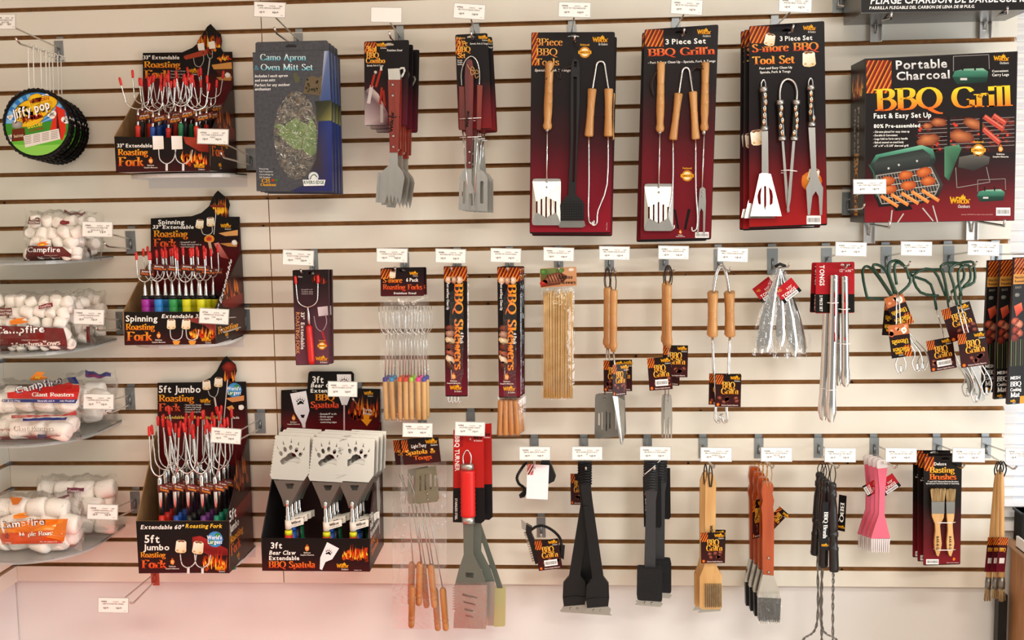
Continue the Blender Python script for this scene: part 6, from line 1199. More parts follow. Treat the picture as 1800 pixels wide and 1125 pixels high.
def pD(pr):
    pr.poly([(-10, 922), (66, 913), (120, 912), (112, 952)], 'e07a1c', 2); pr.poly([(-10, 922), (112, 912), (112, 930), (-10, 940)], 'e8901e', 2); pr.poly([(-10, 938), (114, 930), (110, 955), (-10, 957)], 'd0501c', 2.2)
    campfire(pr, -2, 929, 12, 82, rot=-5, dark='5a2a14'); pr.text('Maple Roasters', 34, 944, 7.5, '6a2a10', 'serif', 1, w=76, rot=-3, l=5.6); pr.text('Maple Roasters', 33.4, 943.4, 7.5, 'f8f0e4', 'serif', 1, w=76, rot=-3, l=6); pr.text('No Artificial Flavor', 70, 953.5, 2.8, 'f8f0e4', bold=1, w=40, l=6); pr.text('12 OZ (340g)', -4, 955.5, 3, 'f8f0e4', bold=1, w=24, l=6); pr.poly([(18, 876), (40, 874), (32, 886), (22, 888)], 'd8742a', 2)
    pr.blob(12, 943, 5, 5, 'a8401a', '8a3014', l=3, n=8, wob=.4)
def pD2(pr): pr.poly([(118, 856), (148, 858), (147, 864), (118, 868)], '7a3a4a', 2); pr.text('Campfire', 120, 864, 4.5, 'f0e0e0', bold=1, w=25, rot=4, l=5); pr.poly([(100, 875), (122, 868), (122, 872), (100, 882)], '7a3a4a', 2)
bag('clear bag of giant marshmallows at the back of the lowest tray', 66, 834, 206, 938, .10, .06, 'giant', pD2, 51)
bag('giant marshmallow bag with an orange band, front of the lowest tray', -12, 864, 146, 970, .25, .06, 'giant', pD, 52)
# ================================================================ middle row
def rotmap(cx, cy, d, rot, yaw=0, side=1):
    ca, sa = math.cos(math.radians(rot)), math.sin(math.radians(rot)); cyw, syw = math.cos(yaw), math.sin(yaw); c = P(cx, cy, d); s = (P(cx+1, cy, d) - c).length
    def f(u, v, l=0):
        x = u*ca - v*sa; y = u*sa + v*ca
        return c + Vector((x*s*cyw + l*.00012*syw, x*s*syw - (.0003 if l else 0) - l*.00012*cyw, -y*s))
    return f
def hang_tag(root, cx, cy, w_, h_, d, rot=0, style='grill', yaw=0, name='hang_tag', bar=0):
    f = rotmap(cx, cy, d, rot, yaw); a, b = w_/2, h_/2
    MB().prism([[f(-a, -b), f(a, -b), f(a, b), f(-a, b)]], (0, .0006, 0)).build(name, m_card, root)
    pr = Pr(lambda u, v, l: f(u, v, l + .5)); q = h_/60
    if style == 'grill':
        pr.rect(-a, -b, a, b, '15100f', 0, '3c1212'); pr.grate(-a, -b, -a+w_*.3, -b+h_*.3, 1, 4, .5); pr.logo(a-w_*.42, -b+h_*.15, h_*.1)
        pr.text('BBQ', -a+w_*.26, -b+h_*.42, h_*.2, ('f4c050', 'e8941e'), 'serif', 1, w=w_*.5); pr.text("Grill'n", -a+w_*.22, -b+h_*.6, h_*.18, ('f4c050', 'e8941e'), 'serif', 1, w=w_*.68)
        rr = random.Random(int(cx))
        for k in range(7): pr.blob(rr.uniform(-a*.7, a*.8), rr.uniform(b*.3, b*.72), w_*.1, h_*.06, 'a8604a', '4a1a14', rr.uniform(-40, 40), l=3, n=7)
        pr.text('Delicious Campfire Memories', -a*.5, b*.93, h_*.045, 'e0c8c0', bold=1, w=w_*.65); pr.blob(-a*.78, b*.86, w_*.06, h_*.05, 'e8801e', 'c85a1a', l=4)
        if bar: pr.barcode(-a*.45, b*.35, a*.65, b*.75, 6)
    elif style == 'kitchen':
        pr.rect(-a, -b, a, b, '2a1412', 0, '1a100f'); pr.rect(-a, -b, a, -b+h_*.32, 'b86a3c', 1); rr = random.Random(int(cx*3))
        for k in range(6): pr.blob(rr.uniform(-a*.8, a*.8), rr.uniform(-b*.9, -b*.42), w_*.13, h_*.07, 'f0c090', 'c0502c', rr.uniform(0, 90), l=3, n=8)
        pr.blob(a*.5, -b*.6, w_*.14, h_*.1, 'ffffff', 'f0e8d8', l=4); pr.blob(a*.5, -b*.6, w_*.05, h_*.04, 'f4b02c', 'e89a1e', l=5)
        for t, y, hh in (('Utensils', .12, .15), ('Kitchen', .36, .15)): pr.text(t, a*.8, -b + h_*(.42 + y) - h_*.08, h_*hh, ('f4c83c', 'e8a41e'), 'serif', 1, rot=180, w=w_*.8)
        pr.logo(-a*.6, b*.8, h_*.08); pr.grate(a*.3, b*.3, a, b, 1, 5)
    elif style == 'redtong':
        pr.rect(-a, -b, a, b*.45, 'b01c24', 0); pr.rect(-a, b*.45, a, b, '141214', 0); pr.text('TONGS', -a*.75, b*.42, h_*.2, 'f6f0ec', bold=1, w=w_*.75); pr.text('9 1/2"', 0, -b*.1, h_*.13, 'f6f0ec', bold=1, w=w_*.3); pr.logo(-a*.8, -b*.55, h_*.09); pr.barcode(-a*.7, b*.5, a*.7, b*.95, 5)
    pr.build(root, 'printed_tag'); return f
def cord(root, x, y0, y1, d, w_=5, mt=None, r=.0013, dx=0):
    wire(root, [(x - w_*.4 + dx*.5, y1, d), (x - w_ + dx, (y0+y1)/2, d-.002), (x + dx*1.4, y0, d-.004), (x + w_ + dx, (y0+y1)/2, d-.002), (x + w_*.4 + dx*.5, y1, d)], r, 'cord_loop', mt or m_cord, 6, 3)
def copies(root, n, dy, dx, dz, fmt, yaw=.0, rx=.0):
    for i in range(1, n): copy_tree(root, (dx*i, dy*i, dz*i), fmt % ('behind the front one' if i == 1 else '%s from the front' % ORD[i+0]), (0, rx*i, yaw*(1 if i % 2 else -1)))
# boxed fork
d = .15
root = thing('boxed_roasting_fork', 'slim dark purple card box with a red handled roasting fork on it, front one', 'roasting fork', P(549, 641, d), 'boxed roasting forks')
pr = card4(root, (514, 475), (577, 474), (579, 641), (520, 642), d, [(0, '231a1c'), (.3, '3a2328'), (.7, '5a3440'), (1, '6a3a48')], 2, (546, 481, 6), th=.014)
pr.flames(548, 478, 576, 500, 8, 1, 3, ('c8502c', '8a2a1c', '5a1c18')); pr.text('33"', 523, 549, 7, 'f4f0ea', bold=1, rot=0, w=12) if 0 else None
pr.text('33"  Extendable', 529, 549, 6.5, 'f4f0ea', bold=1, rot=90, w=66, l=5); pr.text('ROASTING FORK', 520, 549, 7, 'e8a060', bold=0, rot=90, w=74, l=5); pr.text('Wilcor', 524, 488, 3, 'f4f0ea', w=8)
pr.poly([(558, 540), (576, 538), (577, 554), (560, 556)], ['d8c8cc', 'c0b0b6', 'b0a0a6', 'd0c0c6'], 3); pr.line(catmull([(552, 556), (556, 575), (566, 582), (574, 568), (572, 552)], 3), 1.3, 'a89aa0', 3); pr.line([(566, 582), (574, 608)], 4, 'a03038', 3); pr.seal(566, 608, 7); pr.logo(555, 634, 7, sub='Be Outdoors')
for i, t in enumerate(('Extends 10" to 33"', 'Cushion grip', 'Stainless steel')): pr.text(t, 530, 510 + i*3.6, 2, 'e0d0d0', w=20)
pr.build(root)
q, cc, s_ = uprong(root, 541, 540, 18, 487, 486, d + .008, 0, flare=1.1, tipr=.0042, tip=.02); g = lambda y, x=541: P(x, y, d + .008)
MB().rod(cc, g(574, 544), [(0, .002), (.1, .0028), (.4, .004), (1, .004)], 8).build('shaft', m_chrome, root); MB().rod(g(572, 543), g(640, 548), [(0, .006), (.05, .0085), (.5, .009), (.9, .0095), (1, .007)], 12).build('handle', m_redp, root)
copies(root, 2, .03, .002, -.002, 'slim boxed roasting fork, hanging %s')
# bagged six pack of forks
def film(root, x0, y0, x1, y1, d, b=.010, name='clear_bag', m=None):
    r_ = random.Random(int(x0+y0)); NX, NY = 8, 16; mb = MB()
    for sd in (1, -1):
        vs = []
        for j in range(NY+1):
            for i in range(NX+1):
                s, t = i/NX, j/NY; hh = (1-abs(2*s-1)**3)*(1-abs(2*t-1)**6); vs.append(P(x0+(x1-x0)*s, y0+(y1-y0)*t, d + sd*b*hh + r_.uniform(-.0006, .0006)*(0 < i < NX)))
        mb.add(vs, [(j*(NX+1)+i, j*(NX+1)+i+1, (j+1)*(NX+1)+i+1, (j+1)*(NX+1)+i) for j in range(NY) for i in range(NX)], 0, True)
    return mb.build(name, m or m_film, root)
d = .13
root = thing('bagged_fork_set', 'clear bag of six roasting forks with coloured collars, front one', 'roasting fork set', P(708, 742, d), 'bagged sets of roasting forks')
pr = card4(root, (669, 472), (744, 471), (745, 520), (669, 521), d + .012, [(0, '1a1214'), (.5, '2a1416'), (1, '4a1a1c')], 2, (707, 477, 6))
pr.grate(670, 473, 688, 490, 2, 5); pr.smore(690, 483, 7, 4); pr.text('S-more', 673, 497, 9, ('f0a02c', 'e0601e'), 'serif', 1, w=34, l=6); pr.text('6 Pack', 714, 495, 6.5, 'f4f0ea', bold=1, w=22); pr.text('Roasting Forks', 673, 509, 9, ('e8702c', 'd0401e'), 'serif', 1, w=69, l=6); pr.text('Stainless Steel', 692, 517, 3.6, 'f4f0ea', bold=1, w=40); pr.logo(720, 483, 5); pr.build(root)
colc = ['3a2a8a', '3a8ac0', 'e8621c', 'd03024', 'a8d83a', 'e83a90', '4a4a9a']
for i, x in enumerate((679, 690, 703, 713, 723, 734, 744)):
    dd = d + (.004 if i % 2 else .0); xb = x + (-2 if i < 2 else 0 if i < 5 else 1)
    wire(root, [(x-13 + i, 540, dd), (x-11, 575, dd), (x-2, 588, dd), (x, 590, dd), (x+3, 588, dd), (x+11, 575, dd), (x+9, 540, dd)], .0012, 'fork_wire', m_chrome, 5, 2); wire(root, [(x, 590, dd), (x, 606, dd), (xb, 668, dd)], .0016, 'fork_wire', m_chrome, 5)
    w1 = wood_handle(root, (xb, 670), (xb + (1 if i > 1 else 3), 738), dd, 9, m_bwood, 'wooden_handle', [(0, .85), (.03, 1), (.96, 1), (1, .85)])
    MB().rod(P(xb, 663, dd), P(xb, 671, dd), [(0, .0045), (.2, .0068), (.8, .0068), (1, .006)], 8).build('coloured_collar', mat('collar_' + colc[i], colc[i], .45), root)
film(root, 668, 521, 749, 742, d + .003)
copies(root, 2, .035, .003, 0, 'clear bag of six roasting forks, %s')
# skewer cards
def skewer_card(lab, x0, x1, y0, y1, d, handles):
    root = thing('skewer_card', lab, 'skewers', P((x0+x1)/2, y1, d), 'packs of skewers')
    m_ = (x0+x1)/2; pr = card4(root, (x0, y0), (x1, y0), (x1+1, y1), (x0+3, y1), d, [(0, '141012'), (.5, '15100f'), (.72, '3c1018'), (1, '6a1626')], 2, (m_, y0+6, 4))
    pr.grate(x0+.5, y0+1, x1-.5, y0+26, 1, 6); 
    for dx, c, e in ((8, 'f0e0c8', 'b87a4a'), (18, 'e8c8a8', '8a4a2c'), (28, 'f4e8d8', 'c08a5a')): pr.blob(x0+dx, y0+24, 6, 7, c, e, l=3, n=9)
    pr.text('BBQ Skewers', m_ - 1.5, y0+30, 15, ('f6a82c', 'e8701e'), 'serif', 1, rot=90, w=152, l=6); pr.text('Fast and Easy Clean Up', x0+5.5, y0+29, 4.2, 'f4f0ea', bold=1, rot=90, w=48); pr.text('4 Pack', x1-12, y0+116, 6.2, 'f4f0ea', bold=1, rot=90, w=21)
    for k, (c, e, a, b) in enumerate((('8a4a34', '4a2018', 8, 6), ('c8a088', '7a4a34', 8, 7), ('e8d8b8', 'b89868', 10, 6), ('7a3a28', '3a1a12', 9, 8), ('b8684a', '6a2a1c', 9, 6), ('f0e4d0', 'c09a6a', 10, 6), ('6a3424', '34160f', 9, 7))): pr.blob(x0+11, y0+108+k*11, a, b, c, e, 10*k, l=3, n=9)
    pr.line([(x0+13, y0+178), (x0+14, y0+198)], 1, 'c8c0b8', 3); pr.emblem(m_-3, y0+194, 6); pr.logo(x0+11, y1-12, 7, sub='Be Outdoors'); pr.build(root)
    for k in range(4):
        dx = (k - 1.5)*(8.5 if handles else 6)
        if handles:
            wood_handle(root, (m_-1 + dx, y1+4), (m_ + dx*1.25, y1 + 66), d - .006, 10, m_mwood, 'wooden_handle', [(0, .7), (.05, 1), (.5, .9), (.95, 1), (1, .8)]); wire(root, [(m_ - 2 + dx*.5, y0+40, d-.006), (m_-1 + dx, y1+6, d-.006)], .0012, 'skewer', m_chrome, 5)
        else: wire(root, [(m_ - 4 + dx, y0+30, d-.005), (m_ - 4 + dx, y1+6, d-.005), (m_ - 1 + dx, y1 + 12, d-.005), (m_ + 2 + dx, y1+6, d-.005)], .0014, 'skewer', m_chrome, 5)
    film(root, x0+1, y0+2, x1+3, y1 + (69 if handles else 16), d - .006, .008); return root
skewer_card('narrow black card of metal skewers without wooden handles, hanging alone', 780, 821, 468, 697, .12, False)
root = skewer_card('narrow card of skewers with wooden handles below, front one', 874, 914, 469, 699, .14, True); copies(root, 3, .03, .004, -.001, 'narrow card of wooden handled skewers, %s', .03)
# bamboo skewers
d = .14
root = thing('bamboo_skewer_bag', 'clear bag of long bamboo skewers under a food photo header', 'skewers', P(981, 702, d))
r_ = random.Random(2)
for row in range(3):
    for k in range(19):
        x = 955.5 + k*2.75 + row*.9; MB().rod(P(x + r_.uniform(-1, 1), 512 + r_.uniform(-4, 6), d + .006 - row*.005), P(x + r_.uniform(-.8, .8) + (k-9)*-.12, 701 - r_.uniform(0, 3), d + .006 - row*.005), [(0, .0003), (.03, .0016), (1, .0016)], 6).build('skewer', mat('bamboo', 'dcb878', .55, col2='c69c58', nscale=30), root)
pr = card4(root, (949, 472), (1013, 469), (1014, 502), (950, 506), d + .012, [(0, 'c8946a'), (1, 'b8805a')], 2, (982, 474, 5))
pr.poly([(950, 473), (990, 471), (985, 500), (951, 505)], ['4a6a34', '8a9a5a', '5a3a24', '7a2a1c'], 2)
for x, y, a, b, c, e in ((975, 490, 20, 10, 'b87a5a', '5a2a1c'), (955, 478, 6, 5, '6a9a44', '3a5a2c'), (956, 497, 7, 5, 'c83a2c', '8a2018'), (984, 476, 8, 4, '7aa05a', '44682c')): pr.blob(x, y, a, b, c, e, -12, l=3, n=12)
for k in range(6): pr.line([(962 + k*5, 484 - k*.6), (967 + k*5, 496 - k*.6)], 1.6, '3a1a12', 4)
pr.blob(1004, 474, 5, 3, 'f0e4d8', 'd8c8b8', l=4); pr.text('Bamboo', 982, 490, 7, '1c1410', bold=1, w=25, l=6); pr.text('Skewers', 987, 499, 6.4, '1c1410', bold=1, w=25, l=6); pr.build(root)
film(root, 951, 503, 1010, 703, d, .014)
# wooden handled turners
WH = [(0, .6), (.015, .92), (.04, .98), (.2, .92), (.21, .86), (.22, .93), (.4, .92), (.41, .86), (.42, .93), (.62, .93), (.63, .87), (.64, .94), (.8, .86), (.84, .92), (.87, 1.05), (.92, 1.08), (.955, .98), (.965, .7), (1, .62)]
d = .16
def turner(lab, hx0, hx1, y0, y1, d, tag_, blade, edge):
    root = thing('barbecue_turner', lab, 'turner', P(hx1, blade[3], d), 'wooden handled turners'); wood_handle(root, (hx0, y0), (hx1, y1), d, 14, prof=WH); cord(root, hx0, 470, y0+9, d, 5, dx=-1)
    x0, yb0, x1, yb1 = blade; bx = (x0+x1)/2; wire(root, [(hx1, y1-2, d), (bx, yb0+8, d-.002)], .0022, 'shaft')
    if edge: MB().add([P(x0, yb0, d+.02), P(x0+9, yb0+1, d+.012), P(x1, yb0+8, d-.04), P(x1, yb1-18, d-.045), P(x0+17, yb1, d+.018), P(x0+13, yb1-2, d+.026)] , [(0, 1, 4, 5), (1, 2, 3, 4)]).build('turner_blade', m_satin, root)
    else: MB().pp(rounded((x0, yb0+2), (x1, yb0), (x1+3, yb1-4), (x0-1, yb1), 7), d - .002, .0014, slots([bx-10, bx-4, bx+3, bx+9], [(yb0+36, yb1-24), (yb0+33, yb1-16), (yb0+33, yb1-14), (yb0+35, yb1-18)], 1.3)).build('turner_blade', m_dsteel, root)
    rivets(root, [(bx, yb0+6), (bx, yb0+12)], d+.001, .0025)
    hang_tag(root, *tag_); return root
turner('wooden handled turner hanging rearmost, edge of its tag showing', 1070, 1069, 504, 612, .10, (1094, 660, 34, 56, .105, 0), (1060, 690, 1098, 770), False)
turner('wooden handled turner whose slotted blade faces the viewer, left of the pair', 1068, 1067, 505, 611, .13, (1078, 661, 34, 56, .135, 0), (1046, 690, 1080, 772), False)
turner('wooden handled turner turned edge-on, in front of the slotted blade', 1079, 1078, 509, 618, .17, (1089, 668, 28, 56, .175, 0, 'grill', .5), (1077, 696, 1098, 782), True)
# wooden handled forks
def bfork(lab, x, y0, y1, d, tag_, dx=0):
    root = thing('barbecue_fork', lab, 'fork', P(x, 770, d), 'wooden handled forks'); wood_handle(root, (x, y0), (x+dx, y1), d, 14, prof=WH); cord(root, x, 466, y0+10, d, 6, dx=2)
    wire(root, [(x+dx, y1-2, d), (x+dx, 696, d)], .002, 'shaft'); X_ = x + dx
    MB().pp([(X_-6, 702), (X_-5, 695), (X_, 692), (X_+5, 695), (X_+6, 702), (X_+7, 740), (X_+6, 771), (X_+4, 771), (X_+2.5, 738), (X_, 732), (X_-2.5, 738), (X_-4, 771), (X_-6, 771), (X_-7, 740)], d, .0014).build('fork_head', m_stain, root); rivets(root, [(X_, 698), (X_, 704)], d, .0025); hang_tag(root, *tag_); return root
bfork('wooden handled fork, rearmost of three', 1172, 494, 604, .10, (1180, 652, 30, 52, .105, 2), -2)
bfork('wooden handled fork with its tag swung to the right, middle one', 1170, 497, 606, .13, (1187, 635, 44, 57, .135, 1), -1)
bfork('wooden handled fork in front, tag with a white barcode swung left', 1174, 500, 611, .17, (1160, 657, 41, 58, .175, -4, 'grill', 0, 'hang_tag', 1), 1)
# wooden handled tongs
def wtongs(lab, x, d, dy, tag_):
    root = thing('barbecue_tongs', lab, 'tongs', P(x, 745, d), 'wooden handled tongs'); a, b = x - 16, x + 15
    wire(root, [(a+1, 516+dy, d), (a+5, 490+dy, d), (x-6, 474+dy, d), (x-1, 468+dy, d), (x+5, 474+dy, d), (b-5, 490+dy, d), (b-1, 516+dy, d)], .0024, 'spring_wire', m_chrome, 8, 3)
    wood_handle(root, (a+1, 514+dy), (a, 591+dy), d, 18, name='tongs_handle', prof=TONGH); wood_handle(root, (b-1, 514+dy), (b, 591+dy), d, 18, name='tongs_handle', prof=TONGH)
    for hx, s in ((a, 1), (b, -1)): wire(root, [(hx, 590+dy, d), (hx + s*3, 660+dy, d), (hx + s*6, 715+dy, d), (hx + s*5, 738+dy, d), (hx + s*12, 742+dy, d), (hx + s*14, 730+dy, d)], .002, 'arm_wire', m_chrome, 8, 3)
    hang_tag(root, *tag_)
wtongs('wooden handled tongs, rearmost of three', 1269, .10, -3, (1285, 684, 34, 55, .105, 0)); wtongs('wooden handled tongs with its tag to the left, middle one', 1267, .135, -1, (1263, 684, 34, 56, .14, 1)); wtongs('wooden handled tongs, foremost, with the whole tag in view', 1269, .17, 1, (1280, 687, 45, 58, .175, 1))
# short tongs wrapped in plastic
def stongs(lab, legs, d, tag_, top=(1371, 472)):
    root = thing('short_tongs', lab, 'tongs', P(legs[0][0], legs[0][1], d), 'short steel tongs in plastic')
    MB().tube([P(top[0]-9, top[1]-3, d), P(top[0], top[1]-8, d), P(top[0]+10, top[1]-4, d)], .004, 8).build('hinge_cover', m_black, root)
    for (x, y), dd in zip(legs, (0, .012)):
        mb = MB(); n = 12; vs = []; mx = (top[0]+x)/2 + (x-top[0])*.32
        for i in range(n+1):
            t = i/n; u = (1-t)**2*top[0] + 2*t*(1-t)*mx + t*t*x; v = top[1] + (y-top[1])*t; w_ = 2.2 + 5.2*min(1, t*1.6) + (.9*math.sin(i*2.6) if t > .75 else 0) - (3.5 if i == n else 0)
            c = P(u, v, d+dd); e = P(u + w_, v + w_*.25, d+dd); vs += [c - (e-c), c + Vector((0, -.004, 0)), c + (e-c)]
        mb.add(vs, [(3*i+k, 3*i+k+1, 3*i+k+4, 3*i+k+3) for i in range(n) for k in (0, 1)], 0, True); mb.build('tongs_arm', m_tong, root)
    hang_tag(root, *tag_); x0 = min(l[0] for l in legs) - 14; x1 = max(l[0] for l in legs) + 14; f = MB(); n = 14; r_ = random.Random(int(x0)); vs = []
    for j in range(n+1):
        t = j/n; a = top[0]-8 + (x0 - top[0]+8)*min(1, t*1.25)**.8; b = top[0]+8 + (x1 - top[0]-8)*min(1, t*1.25)**.8; y = top[1] + (legs[0][1] + 4 - top[1])*t
        for i in range(9): s = i/8; vs.append(P(a+(b-a)*s, y + r_.uniform(-2, 2), d + .018 + .006*math.sin(i*2.2 + j) + r_.uniform(-.001, .001)))
    f.add(vs, [(j*9+i, j*9+i+1, j*9+i+10, j*9+i+9) for j in range(n) for i in range(8)], 0, True); f.build('clear_wrap', m_film2, root)
stongs('pair of short tongs in clear plastic, right one of the three, tag hidden', [(1412, 622), (1392, 616)], .09, (1345, 508, 36, 28, .095, -38, 'redtong'))
stongs('short tongs in wrinkled clear plastic, middle one', [(1396, 626), (1372, 608)], .125, (1346, 512, 34, 28, .13, -36, 'redtong'))
stongs('short tongs in front, leaning left with a red tag to the right', [(1336, 620), (1346, 618)], .16, (1385, 511, 38, 30, .165, -38, 'redtong'))
# two piece tongs set
def long_tong(root, x0, y0, x1, y1, d, w_, cap=True):
    mb = MB(); n = 16; vs = []
    for i in range(n+1):
        t = i/n; u = x0 + (x1-x0)*t; v = y0 + (y1-y0)*t; ww = w_*(.5 if t < .7 else .5 + (t-.7)*.5) + (1.2*math.sin(i*2.7) if .78 < t < .99 else 0); ww *= 1 if t < .96 else .45
        c = P(u, v, d); e = P(u+ww, v, d) - c; vs += [c - e, c - e*.55 + Vector((0, -.006, 0)), c + e*.55 + Vector((0, -.006, 0)), c + e]
    mb.add(vs, [(4*i+k, 4*i+k+1, 4*i+k+5, 4*i+k+4) for i in range(n) for k in (0, 1, 2)], 0, True); mb.build('tongs_arm', m_tong, root)
    mb = MB(); mb.add([v + Vector((.001, .016, 0)) for v in vs], [(4*i+k, 4*i+k+1, 4*i+k+5, 4*i+k+4) for i in range(n) for k in (0, 1, 2)], 0, True); mb.build('tongs_arm', m_tong, root)
    rivets(root, [(x0, y0+8)], d+.004, .004)
    MB().pp([(x0-1.5, y0+34), (x0, y0+26), (x0+1.5, y0+34), (x0+1.8, (y0+y1)/2+15), (x0-1, (y0+y1)/2+15)], d+.006, .002).build('grip_strip', m_redp if cap else m_black, root)
d = .17
root = thing('tongs_set', 'red and black card with one long and one shorter steel tongs, front one', 'tongs', P(1466, 742, d), 'two piece tongs sets')
pr = card4(root, (1435, 462), (1502, 460), (1502, 550), (1433, 551), d, [(0, 'a81c24'), (1, 'a81c24')], 3, (1486, 466, 8)); pr.poly([(1434, 517), (1502, 517), (1502, 549), (1433.5, 550)], '15130f', 1); pr.text('TONGS', 1441, 466, 8.5, 'f6f2ee', bold=1, rot=90, w=37, l=5); pr.text('2 PIECE SET', 1441, 519, 5, 'f6f2ee', bold=1, rot=90, w=29, l=5); pr.text('12"x16"', 1476, 478, 5, 'f6e8e4', bold=0, w=24); pr.text('Wilcor', 1484, 469, 4, '2a1012', 'serif', 1, w=14); pr.build(root)
long_tong(root, 1467, 484, 1461, 742, d + .012, 14); long_tong(root, 1485, 486, 1487, 680, d + .012, 12)
for y, x in ((532, 1464), (604, 1486), (543, 1484), (685, 1462)): wire(root, [(x-10, y, d+.014), (x, y+1, d+.02), (x+10, y, d+.014)], .0011, 'plastic_tie', m_white_p)
for i, (dx, lab) in enumerate(((-.013, 'two piece tongs card peeking out at the left, behind the front one'), )): copy_tree(root, (dx, .035, -.002), lab, (0, .02, .05))
# green wire handled kitchen utensils
def gloop(root, pts, d, r=.0032): wire(root, [(x, y, d + (z if False else 0)) for x, y in pts], r, 'green_handle', m_greenw, 8, 3)
def kitchen(lab, d, hoops, tip, tag_, name='kitchen_utensil', cat='utensil'):
    root = thing(name, lab, cat, P(tip[0], tip[1], d), 'green handled utensils')
    for hp in hoops: w3 = [P(x, y, d + z) for x, y, z in hp]; w3 = [Vector(p) for p in catmull([tuple(p) for p in w3], 3)]; MB().tube(w3, .0037, 8).build('green_handle', m_greenw, root)
    x, y = tip; a = hoops[0][0]
    for s in (-1, 1): wire(root, [(hoops[0][0][0], hoops[0][0][1], d + hoops[0][0][2]) if s < 0 else (hoops[0][-1][0], hoops[0][-1][1], d + hoops[0][-1][2]), ((hoops[0][0][0]+x)/2 + s*4, (hoops[0][0][1]+y)/2, d), (x + s*4, y - 34, d), (x + s*9, y - 16, d), (x + s*5, y - 2, d), (x, y, d), (x - s*1, y-14, d)], .0018, 'arm_wire', m_chrome, 6, 3)
    f = hang_tag(root, *tag_); return root
kitchen('green handled kitchen tongs, leaning left, tag upside down', .12, [[(1566, 520, 0), (1540, 482, 0), (1524, 468, 0), (1516, 480, 0), (1524, 522, 0), (1528, 524, 0), (1562, 526, 0)]], (1622, 650), (1570, 558, 34, 66, .125, 4, 'kitchen'))
kitchen('green handled kitchen tongs, middle pair of loops', .15, [[(1570, 522, 0), (1548, 490, 0), (1534, 468, 0), (1544, 466, 0), (1558, 478, 0), (1572, 516, 0)]], (1612, 652), (1580, 546, 34, 60, .155, -22, 'kitchen'))
kitchen('green handled kitchen tongs at the hook tip, front tag hanging lowest', .18, [[(1576, 516, 0), (1562, 480, 0), (1564, 462, 0), (1580, 459, 0), (1594, 475, 0), (1600, 496, 0), (1586, 512, 0), (1580, 516, 0)], [(1576, 500, .004), (1572, 470, .004), (1578, 462, .004), (1592, 470, .004), (1598, 490, .004)]], (1583, 656), (1582, 599, 36, 60, .185, -8, 'kitchen'))
kroot = None
def grilltool(lab, d, hoops, tip, tag_, kind):
    root = kitchen(lab, d, hoops, tip, tag_, 'grill_tool', 'grill tool')
    if kind: x, y = tip; MB().pp([(x-6, y-62), (x+3, y-62), (x+16, y-4), (x+11, y), (x+2, y-6)], d-.004, .0014).build('turner_blade', m_satin, root)
    return root
grilltool('green handled turner and tongs, leftmost loops leaning left', .12, [[(1646, 544, 0), (1636, 500, 0), (1606, 486, 0), (1600, 480, 0), (1614, 476, 0), (1650, 474, 0), (1658, 480, 0), (1668, 540, 0)], [(1650, 520, .01), (1618, 514, .01), (1606, 484, .01), (1640, 474, .01), (1662, 520, .01)]], (1700, 696), (1655, 623, 46, 57, .16, -10, 'grill', 0, 'hang_tag', 1), 1)
grilltool('green handled turner and tongs, middle loops', .165, [[(1668, 530, 0), (1660, 490, 0), (1654, 468, 0), (1672, 462, 0), (1690, 466, 0), (1694, 490, 0), (1672, 514, 0)]], (1716, 706), (1688, 566, 52, 62, .17, -18), 1)
grilltool('green handled grill tool at the hook tip, foremost tag', .205, [[(1682, 536, 0), (1676, 500, 0), (1670, 470, 0), (1706, 460, 0), (1712, 470, 0), (1712, 496, 0), (1690, 508, 0), (1688, 534, 0)], [(1690, 520, .008), (1684, 478, .008), (1702, 466, .008), (1706, 490, .008), (1694, 504, .008)]], (1734, 694), (1711, 614, 50, 62, .21, -8), 0)
# mesh mats at the right edge
def mat_card(lab, x0, y0, y1, d, last=0):
    root = thing('mesh_mat_card', lab, 'grill mat', P(x0+20, y1, d), 'mesh grill mats'); f = rotmap(x0, y0, d, 0, .35); w_ = 56; h_ = y1-y0
    MB().prism([[f(0, 0), f(w_, 0), f(w_-2, h_), f(-5, h_)]], (0, .012, 0)).build('sleeve', m_card, root); pr = Pr(lambda u, v, l: f(u - 5*v/h_, v, l+.5))
    pr.rect(0, 0, w_, h_, '1c1a19', 0, '141212'); pr.grate(1, 1, w_-1, 30, 1, 7, .8); pr.rect(0, 30, w_, 48, 'c88a3c', 2); pr.text('Non-Stick', 3, 38, 4.5, '3a2010', bold=1, w=24); pr.text('Reusable', 3, 45, 4.5, '3a2010', bold=1, w=24)
    pr.text('EASY', 5, 56, 4, '8a8478', bold=1, w=14); pr.blob(10, 68, 6, 4, '8a8880', '5a5850', l=3)
    pr.poly([(4, 88), (20, 82), (24, 96), (10, 108)], ['d85a3c', 'e0704c', 'b83a24', 'a83020'], 3)
    for k, (dx, dy, c, e) in enumerate(((8, 116, 'c8664a', '7a2a1c'), (16, 122, 'e8a080', '9a4a34'), (10, 132, 'a8402c', '5a1c14'), (18, 138, 'd87a5c', '7a3020'), (9, 146, '8a3424', '4a1a12'))): pr.blob(dx, dy, 9, 8, c, e, l=3, n=9)
    for k in range(8): pr.line([(2+k*5, 150), (4+k*5, 198)], 1.4, '4a3a2c' if k % 2 else '6a7a3c', 2.5)
    pr.text('MESH', 4, h_-46, 6, 'f4f0ec', bold=1, w=22); pr.text('BBQ', 4, h_-33, 9, 'f4f0ec', 'serif', 1, w=24); pr.text('Cooking', 5, h_-24, 6, 'f4f0ec', 'serif', 1, w=24); pr.text('Mat', 6, h_-13, 9, 'f4f0ec', 'serif', 1, w=20); pr.logo(6, h_-4, 4)
    if last: pr.rect(w_*.48, h_-14, w_, h_, 'e0902c', 3)
    pr.build(root)
mat_card('mesh grill mat sleeve, leftmost and rearmost at the right edge', 1737, 458, 700, .13)
